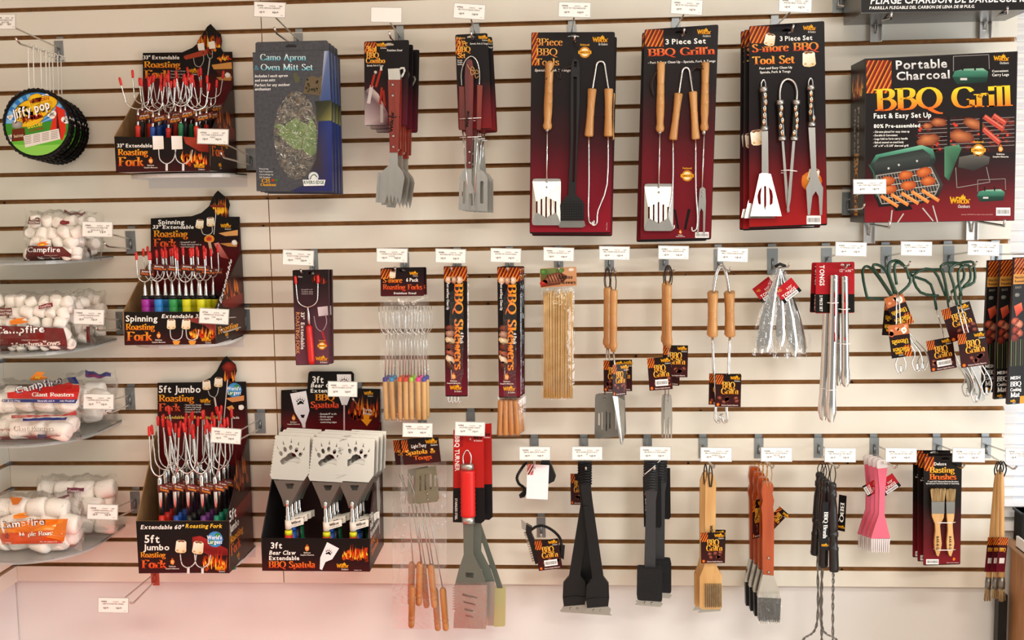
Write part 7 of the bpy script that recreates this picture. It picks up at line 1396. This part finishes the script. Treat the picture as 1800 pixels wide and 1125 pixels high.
mat_card('mesh grill mat sleeve, middle one at the right edge', 1759, 457, 712, .17); mat_card('mesh grill mat sleeve cut by the right edge, foremost', 1783, 453, 722, .22, 1)
# ================================================================ lower row
# clear bags with a light turner, tongs and fork
d = .15
def budget(lab, d, dx, full=1):
    root = thing('bagged_tool_set', lab, 'tool set', P(745+dx, 1108, d), 'bagged spatula and tongs sets'); f = rotmap(740+dx, 793, d + .012, -5)
    MB().prism([[f(-33, -22), f(33, -22), f(33, 22), f(-33, 22)]], (0, .0008, 0)).build('header_card', m_card, root); pr = Pr(lambda u, v, l: f(u, v, l+.5)); pr.rect(-33, -22, 33, 22, '171212', 0, '3c1414'); pr.grate(-33, -22, -22, 0, 1, 4); pr.text('Light Duty', -16, -7, 6, 'f4f0ea', bold=1, w=27); pr.text('Spatula &', -27, 5, 8.5, ('f4c050', 'e8901e'), 'serif', 1, w=52, l=6); pr.text('Tongs', -14, 15, 8, ('e8701e', 'd0501e'), 'serif', 1, w=32, l=6); pr.logo(10, -12, 7); pr.build(root)
    MB().pp([(731+dx, 826), (766+dx, 819), (772+dx, 876), (768+dx, 882), (733+dx, 886), (730+dx, 880)], d, .0014, slots([739+dx, 748+dx, 757+dx, 765+dx], [(836, 864), (834, 862), (832, 860), (835, 856)], 1.7)).build('turner_blade', mat('olive_tinted_steel', '7f7c62', .45, .7), root)
    rivets(root, [(751+dx, 868), (752+dx, 878)], d+.001, .003)
    for (a, b, c, e) in ((752, 884, 778, 1034), (738, 886, 757, 996), (733, 890, 740, 992), (744, 886, 762, 996)): wire(root, [(a+dx, b, d), (c+dx, e, d)], .0015, 'shaft', m_satin, 6)
    wire(root, [(722+dx, 834, d), (724+dx, 850, d), (728+dx, 860, d), (719+dx, 832, d), (716+dx, 834, d), (728+dx, 866, d), (726+dx, 884, d)], .0013, 'tongs_wire', m_satin, 6)
    for (a, b, c, e, dd) in ((757, 992, 764, 1068, 0), (738, 988, 736, 1064, -.006), (778, 1033, 784, 1108, .004)) + (((725, 1030, 723, 1103, .006),) if full else ()): wood_handle(root, (a+dx, b), (c+dx, e), d + dd, 12, m_mwood, 'wooden_handle', [(0, .6), (.04, .9), (.08, 1), (.5, .96), (.7, .95), (.72, .8), (.74, .98), (.8, .98), (.82, .8), (.84, .95), (.96, .9), (1, .6)])
    film(root, 704+dx, 800, 785+dx, 1106, d + .004, .014); return root
budget('clear bag of light spatula and tongs, hanging behind the front one', .10, -14, 0); budget('clear bag of light spatula and tongs with the whole black header in view', .15, 0)
# red handled turners
d = .16
def rturner(lab, d, dx, dy, far):
    root = thing('red_grip_turner', lab, 'turner', P(826+dx, 1105+dy, d), 'red handled turners')
    X_ = lambda p: [(x+dx, y+dy) for x, y in p]
    pts = X_([(797, 756), (850, 750), (852, 915), (846, 920), (796, 918)]); MB().pp(pts, d, .001).build('card', m_card, root); pr = Pr(pxmap(d)); pr.poly(X_([(797, 756), (850, 750), (851, 857), (797, 858)]), 'b4201c', 0); pr.poly(X_([(797, 858), (851, 857), (852, 915), (846, 919.5), (796.5, 917.5)]), '141214', 0)
    pr.text('BBQ TURNER', 800+dx, 767+dy, 8, 'f6f2ee', bold=1, rot=90, w=62); pr.text('DELUXE', 809+dx, 768+dy, 5, '7a1414', bold=1, rot=90, w=18); pr.text('STAINLESS STEEL', 800+dx, 876+dy, 4, 'f6f2ee', bold=1, rot=90, w=38); pr.text('Wilcor', 832+dx, 772+dy, 6, '1c1414', 'serif', 1, w=16); pr.text('Be Outdoors', 833+dx, 776+dy, 3, 'f0e8e4', bold=1, w=15); pr.text('PACIFIC', 848+dx, 906+dy, 2.4, 'd8d0cc', rot=88, w=14) if 0 else None; pr.build(root)
    A, B = P(822+dx, 826+dy, d+.02), P(823+dx, 908+dy, d+.02); prof = []
    for k in range(22): t = k/21; prof += [(t*.97+.015, .0205 if k % 2 else .0192)]
    MB().rod(A, B, [(0, .016)] + prof + [(1, .016)], 14, 0, .7).build('grip', m_redg, root)
    MB().rod(P(821+dx, 815+dy, d+.02), A, [(0, .014), (.1, .0175), (1, .0175)], 14, 0, .7).build('end_cap', m_satin, root); MB().rod(B, P(823+dx, 920+dy, d+.02), [(0, .0175), (.9, .0175), (1, .015)], 14, 0, .7).build('end_cap', m_satin, root)
    wire(root, [(815+dx, 817+dy, d+.02), (814+dx, 802+dy, d+.02), (821+dx, 791+dy, d+.02), (828+dx, 802+dy, d+.02), (827+dx, 817+dy, d+.02)], .0019, 'hanging_loop', m_chrome, 8, 4)
    MB().pp(X_([(814, 918), (832, 918), (832, 975), (848, 1006), (856, 1030), (799, 1030), (806, 1002), (815, 975)]), d + .016, .003, [X_([(818, 1006), (833, 1007), (832, 1016), (819, 1015)])]).build('neck', m_green, root)
    ser = []
    for k in range(9): ser += [(795+dx, 1034+dy+k*4.6), (800+dx, 1036+dy+k*4.6)]
    MB().pp(X_([(856, 1028), (854, 1106), (797, 1104), (798, 1078)]) + [(x, y) for x, y in reversed(ser)] + X_([(802, 1028)]), d + .02, .0015, [X_([(811, 1044), (814, 1043), (838, 1049), (839, 1052), (836, 1053), (812, 1047)]), X_([(814, 1056), (834, 1061), (836, 1064), (815, 1060)]), X_([(816, 1069), (834, 1073), (834, 1076), (817, 1073)]), X_([(818, 1080), (832, 1083), (832, 1086), (819, 1084)])]).build('blade', m_satin, root)
    if not far: film(root, 795+dx, 1024+dy, 858+dx, 1108+dy, d + .022, .003, 'blade_sleeve')
    return root
r1 = rturner('red handled turner whose card shows at the right behind the front one', .125, 14, -6, 1)
r0 = rturner('red ribbed grip turner with serrated slotted blade, foremost', .165, 0, 0, 0)
root = thing('boxed_scraper_pad', 'flat pale yellow backed blade showing behind the red handled turners', 'turner', P(880, 1102, .09)); MB().pp(rounded((868, 1032), (889, 1031), (888, 1101), (868, 1102), 3), .09, .006).build('blade_sleeve', mat('pale_yellow_card', 'b8ae78', .5), root); MB().pp([(832, 905), (840, 905), (884, 1034), (874, 1034)], .09, .004).build('neck', m_green, root)
# short brush with a white tag
def coil(root, pts, d, r=.0042, name='coiled_handle'):
    w3 = [P(x, y, d) for x, y in pts]; w3 = [Vector(p) for p in catmull([tuple(p) for p in w3], 10)]; q = []
    rad = [r*(1.15 if i % 2 else .72) for i in range(len(w3))]; MB().tube(w3, rad, 8, sm=False).build(name, m_black, root)
d = .14
root = thing('short_grill_brush', 'short black brush with coiled handle and a blank white tag', 'brush', P(941, 880, d)); coil(root, [(926, 812), (918, 822), (909, 838), (912, 850), (921, 858), (919, 872)], d)
MB().pp([(952, 808), (966, 810), (977, 838), (974, 846), (958, 854), (946, 830)], d + .004, .02).build('brush_body', m_black, root); MB().pp([(925, 858), (932, 856), (922, 874), (914, 876), (912, 870)], d, .004).build('scraper_tip', m_black, root)
f = rotmap(944, 847, d+.012, 3); MB().prism([[f(-18, -31), f(20, -31), f(20, 31), f(-18, 31)]], (0, .0006, 0)).build('hang_tag', m_paper if 0 else m_card, root); pr = Pr(lambda u, v, l: f(u, v, l+.5)); pr.rect(-18, -31, 20, 31, 'f4f3f6', 0); pr.grate(-18, -31, -7, -12, 1, 5, .5, 'e8a0a0', 'c05048', 'a8504c', 'f0c8c0'); pr.poly([(-18, -12), (-10, -31), (20, -31), (20, -26), (-4, -24)], ['e8dcdc', 'd8a8a8', 'f4f3f6', 'f4f3f6', 'f0e8e8'], 1.2); pr.build(root, 'printed_tag')
d = .13
root = thing('three_sided_brush', 'short brush with coiled handle, pale bristles and a steel scraper at the left', 'brush', P(955, 1003, d)); coil(root, [(933, 932), (942, 926), (953, 924), (966, 929), (978, 938), (985, 948), (987, 962), (986, 976)], d)
MB().pp([(916, 913), (933, 926), (932, 937), (917, 929)], d, .0015).build('scraper', m_satin, root); MB().pp([(925, 922), (935, 928), (934, 938), (940, 952), (948, 990), (941, 992), (931, 955), (924, 936)], d + .004, .018).build('brush_body', m_black, root); MB().pp([(983, 958), (993, 960), (991, 984), (981, 978)], d, .01).build('brush_head', m_black, root)
b = MB()
for k in range(13):
    for j in range(3): p = P(929 + k*1.35, 938 + k*3.7, d - j*.005); b.rod(p, P(921 + k*1.2, 936 + k*4.2, d - j*.005), [(0, .002), (1, .0022)], 5)
b.build('bristles', mat('brush_bristle', 'c8c0ae', .7, col2='8a8272', nscale=90), root, kind='stuff'); hang_tag(root, 964, 975, 42, 54, d+.02, -8, 'grill', 0, 'hang_tag', 1)
# black scraper brushes
def scraper(lab, d, tx, bx, dy, tag_=None, red=0):
    root = thing('scraper_brush', lab, 'brush', P(bx, 1078+dy, d), 'black scraper brushes'); a = tx
    MB().pp([(a-10, 812), (a+10, 812), (a+9, 860), (a+12, 885), (bx+11, 1012+dy), (bx+20, 1024+dy), (bx+21, 1048+dy), (bx+19, 1063+dy), (bx-18, 1066+dy), (bx-20, 1050+dy), (bx-19, 1026+dy), (bx-9, 1014+dy), (a-5, 885), (a-9, 858)], d, .016).build('brush_body', m_black, root)
    for k in range(8): wire(root, [(a-10.5, 818 + k*4.6, d+.001), (a, 817 + k*4.6, d+.004), (a+10.5, 818 + k*4.6, d+.001)], .0022, 'grip_rib', m_black, 5)
    wire(root, [(bx-19, 1050+dy, d+.001), (bx, 1048+dy, d+.002), (bx+20, 1049+dy, d+.001)], .0009, 'seam', mat('dark_seam', '050506', .6), 5)
    MB().pp([(bx-20, 1066+dy), (bx+19, 1063+dy), (bx+24, 1068+dy), (bx+22, 1076+dy), (bx+26, 1079+dy), (bx-22, 1076+dy), (bx-25, 1074+dy), (bx-21, 1070+dy)], d - .004, .0015).build('scraper', m_satin if not red else m_redp, root); rivets(root, [(bx-6, 1070+dy), (bx+6, 1070+dy)], d-.003, .003)
    p = P(a, 892, d); MB().rod(p + Vector((0, -.001, 0)), p + Vector((0, -.003, 0)), [(0, .006), (1, .0055)], 10).build('pivot_dimple', m_black, root)
    if tag_: hang_tag(root, *tag_)
    return root
scraper('black scraper brush hanging straight behind the two front ones', .085, 1030, 1030, -8, (1016, 860, 26, 56, .08, 0)); scraper('black scraper brush whose head swings left', .12, 1026, 1009, 0); scraper('black scraper brush whose head swings right, foremost', .15, 1030, 1050, 3)
# scouring pad brushes
def padbrush(lab, d, dx, dy):
    root = thing('scouring_pad_brush', lab, 'brush', P(1142+dx, 1062+dy, d), 'black scouring pad brushes'); X_ = lambda p: [(x+dx, y+dy) for x, y in p]
    MB().pp(X_([(1130, 838), (1134, 835), (1162, 838), (1163, 924), (1160, 928), (1132, 926)]), d - .012, .0012).build('card', m_card, root); pr = Pr(pxmap(d-.012)); pr.poly(X_([(1130, 838), (1134, 835), (1162, 838), (1163, 924), (1160, 928), (1132, 926)]), '121113', 0); pr.text('BBQ', 1134+dx, 850+dy, 7, ('f2b02c', 'e8901e'), 'serif', 1, rot=88, w=20); pr.text('BRUSH', 1134+dx, 876+dy, 6, 'f4f0ea', 'serif', 1, rot=88, w=42); pr.build(root)
    MB().pp(X_([(1132, 806), (1156, 806), (1156, 862), (1153, 880), (1152, 1000), (1133, 1000), (1136, 880), (1133, 862)]), d, .018).build('handle', mat('graphite_plastic', '2c2d30', .5, noise=.15, nscale=60), root)
    for k in range(11): wire(root, [(1131+dx, 816+dy + k*4.6, d+.001), (1144+dx, 814+dy + k*4.6, d+.005), (1157+dx, 816+dy + k*4.6, d+.001)], .0022, 'grip_rib', m_grip, 5)
    MB().pp(rounded(*X_([(1121, 999), (1164, 1001), (1164, 1058), (1120, 1055)]), r=4), d + .012, .03).build('scouring_pad', m_scour, root); MB().pp(X_([(1117, 1056), (1120, 1060), (1116, 1063), (1161, 1067), (1165, 1062), (1162, 1058), (1140, 1056)]), d, .0015).build('scraper', m_satin, root); rivets(root, X_([(1134, 1060), (1146, 1061)]), d+.001, .0035)
    wire(root, X_2([(1152, 818), (1133, 834)], dx, dy, d + .008), .0012, 'plastic_tie', m_white_p); return root
def X_2(p, dx, dy, d): return [(x+dx, y+dy, d) for x, y in p]
padbrush('black scouring pad brush, lower part showing at the right behind the front one', .09, 16, -15); padbrush('black scouring pad brush with a square pad, foremost', .15, 0, 0)
# pale wooden brushes
def bristles(root, x0, y0, x1, y1, d, nx, ny, mt, L=.010, r=.0012, rot=0, one=True):
    b = MB()
    for i in range(nx):
        for j in range(ny):
            x = x0 + (x1-x0)*i/(nx-1); y = y0 + (y1-y0)*j/(ny-1); p = P(x, y, d); b.rod(p, p + Vector((0, -L, -.002)), [(0, r), (1, r*.8)], 4)
    b.build('bristles', mt, root, kind='stuff')
def woodbrush(lab, d, dx, dy, tg):
    root = thing('wooden_grill_brush', lab, 'brush', P(1247+dx, 1075+dy, d), 'pale wooden grill brushes'); X_ = lambda p: [(x+dx, y+dy) for x, y in p]
    MB().pp(X_([(1240, 850), (1244, 838), (1250, 832), (1256, 838), (1259, 850), (1258, 920), (1256, 985), (1262, 1000), (1269, 1012), (1269, 1068), (1265, 1071), (1233, 1071), (1230, 1067), (1230, 1014), (1236, 1000), (1240, 985), (1239, 920)]), d, .015).build('wooden_body', m_bwood, root)
    bristles(root, 1240+dx, 1026+dy, 1267+dx, 1064+dy, d, 9, 12, m_dbristle); MB().pp(X_([(1230, 1070), (1268, 1069), (1266, 1074), (1227, 1077), (1230, 1073)]), d-.004, .0015).build('scraper', m_satin, root)
    cord(root, 1249+dx, 815, 856+dy, d+.002, 3, m_bcord, .0017, 0)
    lt = Pr(pxmap(d)); lt.text('Wilcor', 1248+dx, 924+dy, 5, '3a2410', 'serif', 1, rot=90, w=20); lt.build(root, 'burned_lettering'); hang_tag(root, *tg); return root
woodbrush('pale wooden brush, rear one, its left side showing behind the front', .10, -9, -4, (1256, 958, 38, 56, .095, 1)); woodbrush('pale wooden brush with steel bristles facing the viewer, foremost', .15, 0, 0, (1253, 963, 42, 56, .165, -1))
# orange brushes
for i in reversed(range(4)):
    d = .17 - i*.034; dx, dy = -7.5*i, -9*i; X_ = lambda p: [(x+dx, y+dy) for x, y in p]
    root = thing('orange_grill_brush', 'orange stained wooden brush with a steel head, %s of four' % ('foremost', 'second from the front', 'third from the front', 'rearmost')[i], 'brush', P(1352+dx, 1096+dy, d), 'orange wooden grill brushes')
    MB().pp(X_([(1341, 850), (1344, 848), (1358, 850), (1360, 856), (1358, 868), (1361, 880), (1359, 892), (1361, 906), (1360, 1012), (1341, 1011), (1340, 906), (1338, 892), (1341, 880), (1339, 866)]), d, .02).build('wooden_handle', m_owood, root); rivets(root, X_([(1351, 981), (1351, 1006)]), d+.001, .0035)
    MB().pp(X_([(1341, 1010), (1360, 1012), (1372, 1046), (1373, 1052), (1332, 1050), (1333, 1044)]), d + .004, .02).build('ferrule_plate', m_stain, root); MB().pp(X_([(1333, 1050), (1373, 1052), (1371, 1094), (1334, 1092)]), d, .024).build('brush_block', m_black, root)
    if i == 0:
        bristles(root, 1338, 1062, 1368, 1088, d, 10, 8, mat('black_bristle', '3a3a3a', .5, .3), .012); film(root, 1331, 1044, 1375, 1096, d + .014, .003, 'clear_sleeve', m_film2)
        for k in range(9): MB().pp([(1336 + k*4, 1090), (1339 + k*4, 1090), (1338 + k*4, 1096), (1336.5 + k*4, 1096)], d+.002, .001).build('scraper_tooth', m_satin, root)
    cord(root, 1350+dx, 812 + i, 856+dy, d, 5, m_tcord, .0012, 2)
    if i == 1: hang_tag(root, 1331, 912, 22, 70, .14, 0, 'grill', .6)
    if i == 2: hang_tag(root, 1364, 912, 20, 44, .10, 40, 'grill', -.3)
# coiled wire brushes
def twist(root, pts, d, name='twisted_wire'):
    w3 = [P(x, y, d) for x, y in pts]; w3 = [Vector(p) for p in catmull([tuple(p) for p in w3], 16)]
    for ph in (0, math.pi): MB().tube([p + Vector((.0022*math.cos(i*.9+ph), .0022*math.sin(i*.9+ph), 0)) for i, p in enumerate(w3)], .0019, 5).build(name, m_dsteel, root)
CB = [('black handled twisted wire brush, rearmost, handle to the left', 1441, 1433, 830, 975, .08, [(1437, 974), (1436, 1095), (1412, 1124), (1398, 1150)]), ('black handled twisted wire brush, third from the front', 1447, 1446, 838, 990, .11, [(1446, 990), (1444, 1098), (1470, 1124), (1490, 1150)]),
      ('black handled twisted wire brush, second from the front', 1452, 1447, 842, 996, .14, [(1445, 996), (1444, 1090), (1445, 1150)]), ('black handled twisted wire brush, foremost, handle to the right', 1463, 1466, 848, 1004, .17, [(1465, 1003), (1464, 1060), (1464, 1150)])]
for lab, x0, x1, y0, y1, d, wr in CB:
    root = thing('twisted_wire_brush', lab, 'brush', P(x1, 1150, d), 'black handled twisted wire brushes')
    wood_handle(root, (x0, y0), (x1, y1), d, 18, m_grip, 'handle', [(0, .55), (.02, .8), (.05, .8), (.06, .68), (.1, .68), (.11, .85), (.16, .85), (.17, .7), (.3, .9), (.5, .95), (.54, .95), (.55, .75), (.56, 1), (.6, 1), (.61, .85), (.72, .85), (.73, 1.0), (.75, 1.02), (.77, .95), (.95, .98), (.97, 1.02), (1, .9)])
    cord(root, x0, 814, y0+4, d, 5, m_bcord, .0013, 1); twist(root, wr, d)
for cx, cy, w_, h_, d, yaw, name in ((1451, 925, 15, 88, .175, .2, 'BBQ Brush'), (1480, 902, 14, 66, .13, -.6, 'BBQ')):
    f = rotmap(cx, cy, d, 2, yaw); rt = root; MB().prism([[f(-w_/2, -h_/2), f(w_/2, -h_/2), f(w_/2, h_/2), f(-w_/2, h_/2)]], (0, .0006, 0)).build('hang_tag', m_card, rt); pr = Pr(lambda u, v, l: f(u, v, l+.5)); pr.rect(-w_/2, -h_/2, w_/2, h_/2, '131113', 0); pr.text(name, -w_*.25, -h_*.3, w_*.5, 'f6f2ea', 'serif', 1, rot=90, w=h_*.55, l=4); pr.logo(-w_*.4, h_*.42, 4.4, sub=None); pr.build(rt, 'printed_tag')
# pink silicone brushes
for i in reversed(range(4)):
    d = .16 - i*.032; dx, dy = -7.5*i, -2.5*i; X_ = lambda p: [(x+dx, y+dy) for x, y in p]
    root = thing('silicone_basting_brush', 'pink silicone basting brush in a clear sleeve, %s of four' % ('foremost', 'second from the front', 'third from the front', 'rearmost')[i], 'brush', P(1551+dx, 972+dy, d), 'pink silicone brushes')
    MB().pp(X_([(1543, 822), (1560, 820), (1556, 862), (1555, 905), (1561, 930), (1565, 946), (1531, 947), (1537, 928), (1545, 904), (1546, 862)]), d, .010).build('silicone_body', m_pink, root); MB().pp(X_([(1541, 812), (1545, 808), (1557, 808), (1560, 813), (1560, 822), (1542, 824)]), d + .001, .009, [X_([(1548, 811), (1553, 811), (1553, 816), (1548, 816)])]).build('hanging_end', m_clearp, root)
    for k in range(9): MB().pp(X_([(1531.5 + k*3.75, 947), (1534.7 + k*3.75, 947), (1534 + k*3.6, 971), (1532 + k*3.6, 971)]), d - .001, .007).build('silicone_bristle', m_clearp, root)
    if i == 1: hang_tag(root, 1562, 852, 34, 28, .10, -35, 'redtong'); hang_tag(root, 1532, 858, 22, 26, .12, 60, 'redtong')
# carded basting brushes
d = .16
root = thing('basting_brush_card', 'tall card with two wooden basting brushes, front one', 'brush', P(1656, 992, d), 'carded basting brushes')
pr = card4(root, (1624, 802), (1691, 802), (1688, 992), (1623, 994), d, [(0, '15110f'), (.45, '17100f'), (.7, '4a1014'), (1, '7a1620')], 2, (1662, 807, 7)); pr.grate(1625, 803, 1642, 828, 1, 6); pr.text('Deluxe', 1642, 818, 5.5, 'f4f0ea', bold=1, w=22); pr.text('Basting', 1634, 831, 10, ('f4c050', 'e8a41e'), 'serif', 1, w=44, l=6); pr.text('Brushes', 1634, 843, 10, ('f0802c', 'e0601e'), 'serif', 1, w=47, l=6); pr.text('1" and 1 1/2" Natural Bristle Brushes', 1631, 847.5, 2.4, 'f0ece6', bold=1, w=54); pr.text('Spread your Favorite Sauce or Seasoning', 1628, 851, 2.4, 'f0ece6', bold=1, w=58); pr.barcode(1628, 983, 1650, 992); pr.blob(1677, 983, 2.5, 3, 'f0902c', 'd8601c', l=3); pr.text('Delicious Campfire Memories', 1664, 990, 2, 'e8d8d0', w=22); pr.build(root)
def flatbrush(root, x, w_, yb0, yb1, yf, yh, d):
    r_ = random.Random(int(x)); b = MB()
    for k in range(int(w_*1.1)):
        for j in range(3): t = (k + .5)/int(w_*1.1) - .5; b.rod(P(x + t*w_*.98, yb1, d - j*.003), P(x + t*w_*1.25 + r_.uniform(-.5, .5), yb0 + r_.uniform(-1.5, 1.5) + abs(t)*2, d - j*.003), [(0, .0010), (1, .0007)], 4)
    b.build('bristles', m_bristle, root, kind='stuff'); MB().pp([(x-w_/2-.5, yb1-3), (x+w_/2+.5, yb1-3), (x+w_/2, yf), (x-w_/2, yf)], d + .002, .011).build('ferrule', m_dsteel, root)
    MB().pp([(x-w_/2+.5, yf-1), (x+w_/2-.5, yf-1), (x+w_/2-1, yf+7), (x+3.5, yf+20), (x+4.5, yf+34), (x+6.5, yf+52), (x+5, yh-12), (x+1, yh), (x-2, yh-1), (x-6, yh-14), (x-6.5, yf+50), (x-4.5, yf+30), (x-5, yf+18), (x-w_/2+1, yf+6)], d + .001, .009).build('wooden_handle', m_bwood, root)
    lt = Pr(pxmap(d+.001)); lt.text('BAR-B-Q', x-2.5, yf+40, 4, '33241a', bold=1, rot=90, w=24); lt.build(root, 'burned_lettering')
flatbrush(root, 1649, 22, 859, 885, 903, 978, d + .012); flatbrush(root, 1671, 14.5, 860, 885, 903, 978, d + .012)
for y in (918, 966): wire(root, [(1641, y-1, d+.004), (1650, y+1, d+.016), (1670, y+1, d+.016), (1679, y, d+.004)], .0012, 'plastic_tie', m_white_p)
copy_tree(root, (-.006, .03, .001), 'carded pair of basting brushes, second from the front', (0, 0, .01)); copy_tree(root, (-.01, .06, .002), 'carded pair of basting brushes, rearmost', (0, 0, -.01))
# long wooden basting brushes
for lab, x0, x1, y0, y1, d in (('long wooden basting brush at the left of the bunch', 1752, 1735, 832, 1056, .12), ('long wooden basting brush in the middle of the bunch', 1756, 1749, 826, 1052, .14), ('long wooden basting brush at the right of the bunch, foremost', 1761, 1761, 830, 1057, .17)):
    root = thing('long_basting_brush', lab, 'brush', P(x1, y1, d), 'long wooden basting brushes'); L = lambda t: x0 + (x1-x0)*t
    wood_handle(root, (x0, y0), (L(.84), 1018), d, 10, m_bwood, 'wooden_handle', [(0, .4), (.02, .65), (.1, .8), (.9, 1), (1, .95)]); MB().rod(P(L(.82), 1014, d), P(L(.91), 1034, d), [(0, .0072), (.5, .0085), (1, .008)], 12).build('ferrule', m_dsteel, root)
    b = MB(); r_ = random.Random(int(x0))
    for k in range(34): a = r_.uniform(0, 6.3); q = r_.uniform(0, 1); b.rod(P(L(.9) + 4.5*q*math.cos(a), 1032, d + .006*q*math.sin(a)), P(L(1) + 6.5*q*math.cos(a), y1 + r_.uniform(-2, 1), d + .009*q*math.sin(a)), [(0, .0012), (1, .0008)], 4)
    b.build('bristles', m_bristle, root, kind='stuff'); cord(root, x0, 811, y0+8, d, 6, m_bcord, .0018, 2); cx = L(.66); f = rotmap(cx, 975, d+.012, 4, .2)
    MB().prism([[f(-8, -32), f(9, -32), f(9, 32), f(-8, 32)]], (0, .0006, 0)).build('hang_tag', m_card, root); pr = Pr(lambda u, v, l: f(u, v, l+.5)); pr.rect(-8, -32, 9, 32, '17100f', 0, '6a1626'); pr.grate(-8, -32, 9, -18, 1, 4); pr.text('BBQ', -6, -6, 7, ('f4c050', 'e8901e'), 'serif', 1, w=12); pr.rect(-4, 6, 6, 16, 'e8e0dc', 2); pr.build(root, 'printed_tag')
# wooden counter under the window with a carton tray on it
x0 = P(1766, 1080, .0).x - .02; zt = P(1775, 946, .0).z
root = thing('wooden_counter', 'brown wooden counter end at the lower right corner beside the slatted wall', 'counter', (x0 + .4, -.3, 0))
m_cw = mat('brown_veneer', 'bd8a5c', .5, col2='a8754a', nscale=9, stretch=(6, 6, .8)); MB().box((x0 + .03, -.62, .0), (x0 + .9, -.004, zt - .02)).build('cabinet_side', m_cw, root); MB().box((x0 + .022, -.63, zt - .02), (x0 + .92, -.004, zt)).build('countertop', mat('tan_laminate', 'd0a884', .45), root)
root = thing('black_strip', 'narrow black upright at the right end of the slatted wall', 'edge_strip', (x0, -.01, 0)); MB().box((XR - .012, -.03, 0), (XR + .012, -.001, ZB - .01)).build('strip', mat('plain_black', '0c0b0b', .5), root); MB().box((XR - .02, -.04, 0), (XR + .02, .0, .01)).build('foot', MATS['plain_black'], root)  # plain black vertical strip between wall end and counter
root = thing('black_bin', 'dark box standing on the counter below the white blind', 'box', (x0 + .3, -.05, zt)); MB().box((x0 + .035, -.06, zt), (x0 + .7, -.006, P(1790, 896, .03).z)).build('box_body', mat('black_fabric', '14120f', .9), root); MB().box((x0 + .03, -.064, P(1790, 896, .03).z - .006), (x0 + .705, -.004, P(1790, 896, .03).z)).build('box_rim', m_black, root)
a = P(1786, 950, .08); root = thing('carton_tray', 'white carton tray with a clear packet on the counter, cut by the right edge', 'tray', (a.x + .1, -.15, zt))
MB().box((a.x, -.30, zt), (a.x + .3, -.294, zt + .032)).build('tray_side', m_white_p, root); MB().box((a.x, -.30, zt), (a.x + .006, -.08, zt + .032)).build('tray_side', m_white_p, root); MB().box((a.x, -.30, zt), (a.x + .3, -.08, zt + .004)).build('tray_floor', m_white_p, root)
root = thing('clear_packet', 'clear plastic packet lying in the white carton tray', 'packet', (a.x + .05, -.25, zt + .03)); f = MB(); r_ = random.Random(6); vs = [(a.x + .01 + i*.03, -.28 + j*.03, zt + .012 + .022*math.sin((i+1)*.7)*math.sin((j+1)*.6) + r_.uniform(0, .006)) for j in range(6) for i in range(8)]; f.add(vs, [(j*8+i, j*8+i+1, j*8+i+9, j*8+i+8) for j in range(5) for i in range(7)], 0, True); f.build('packet_film', mat('pale_lilac_film', 'cfcfe8', .2, alpha=.8), root)
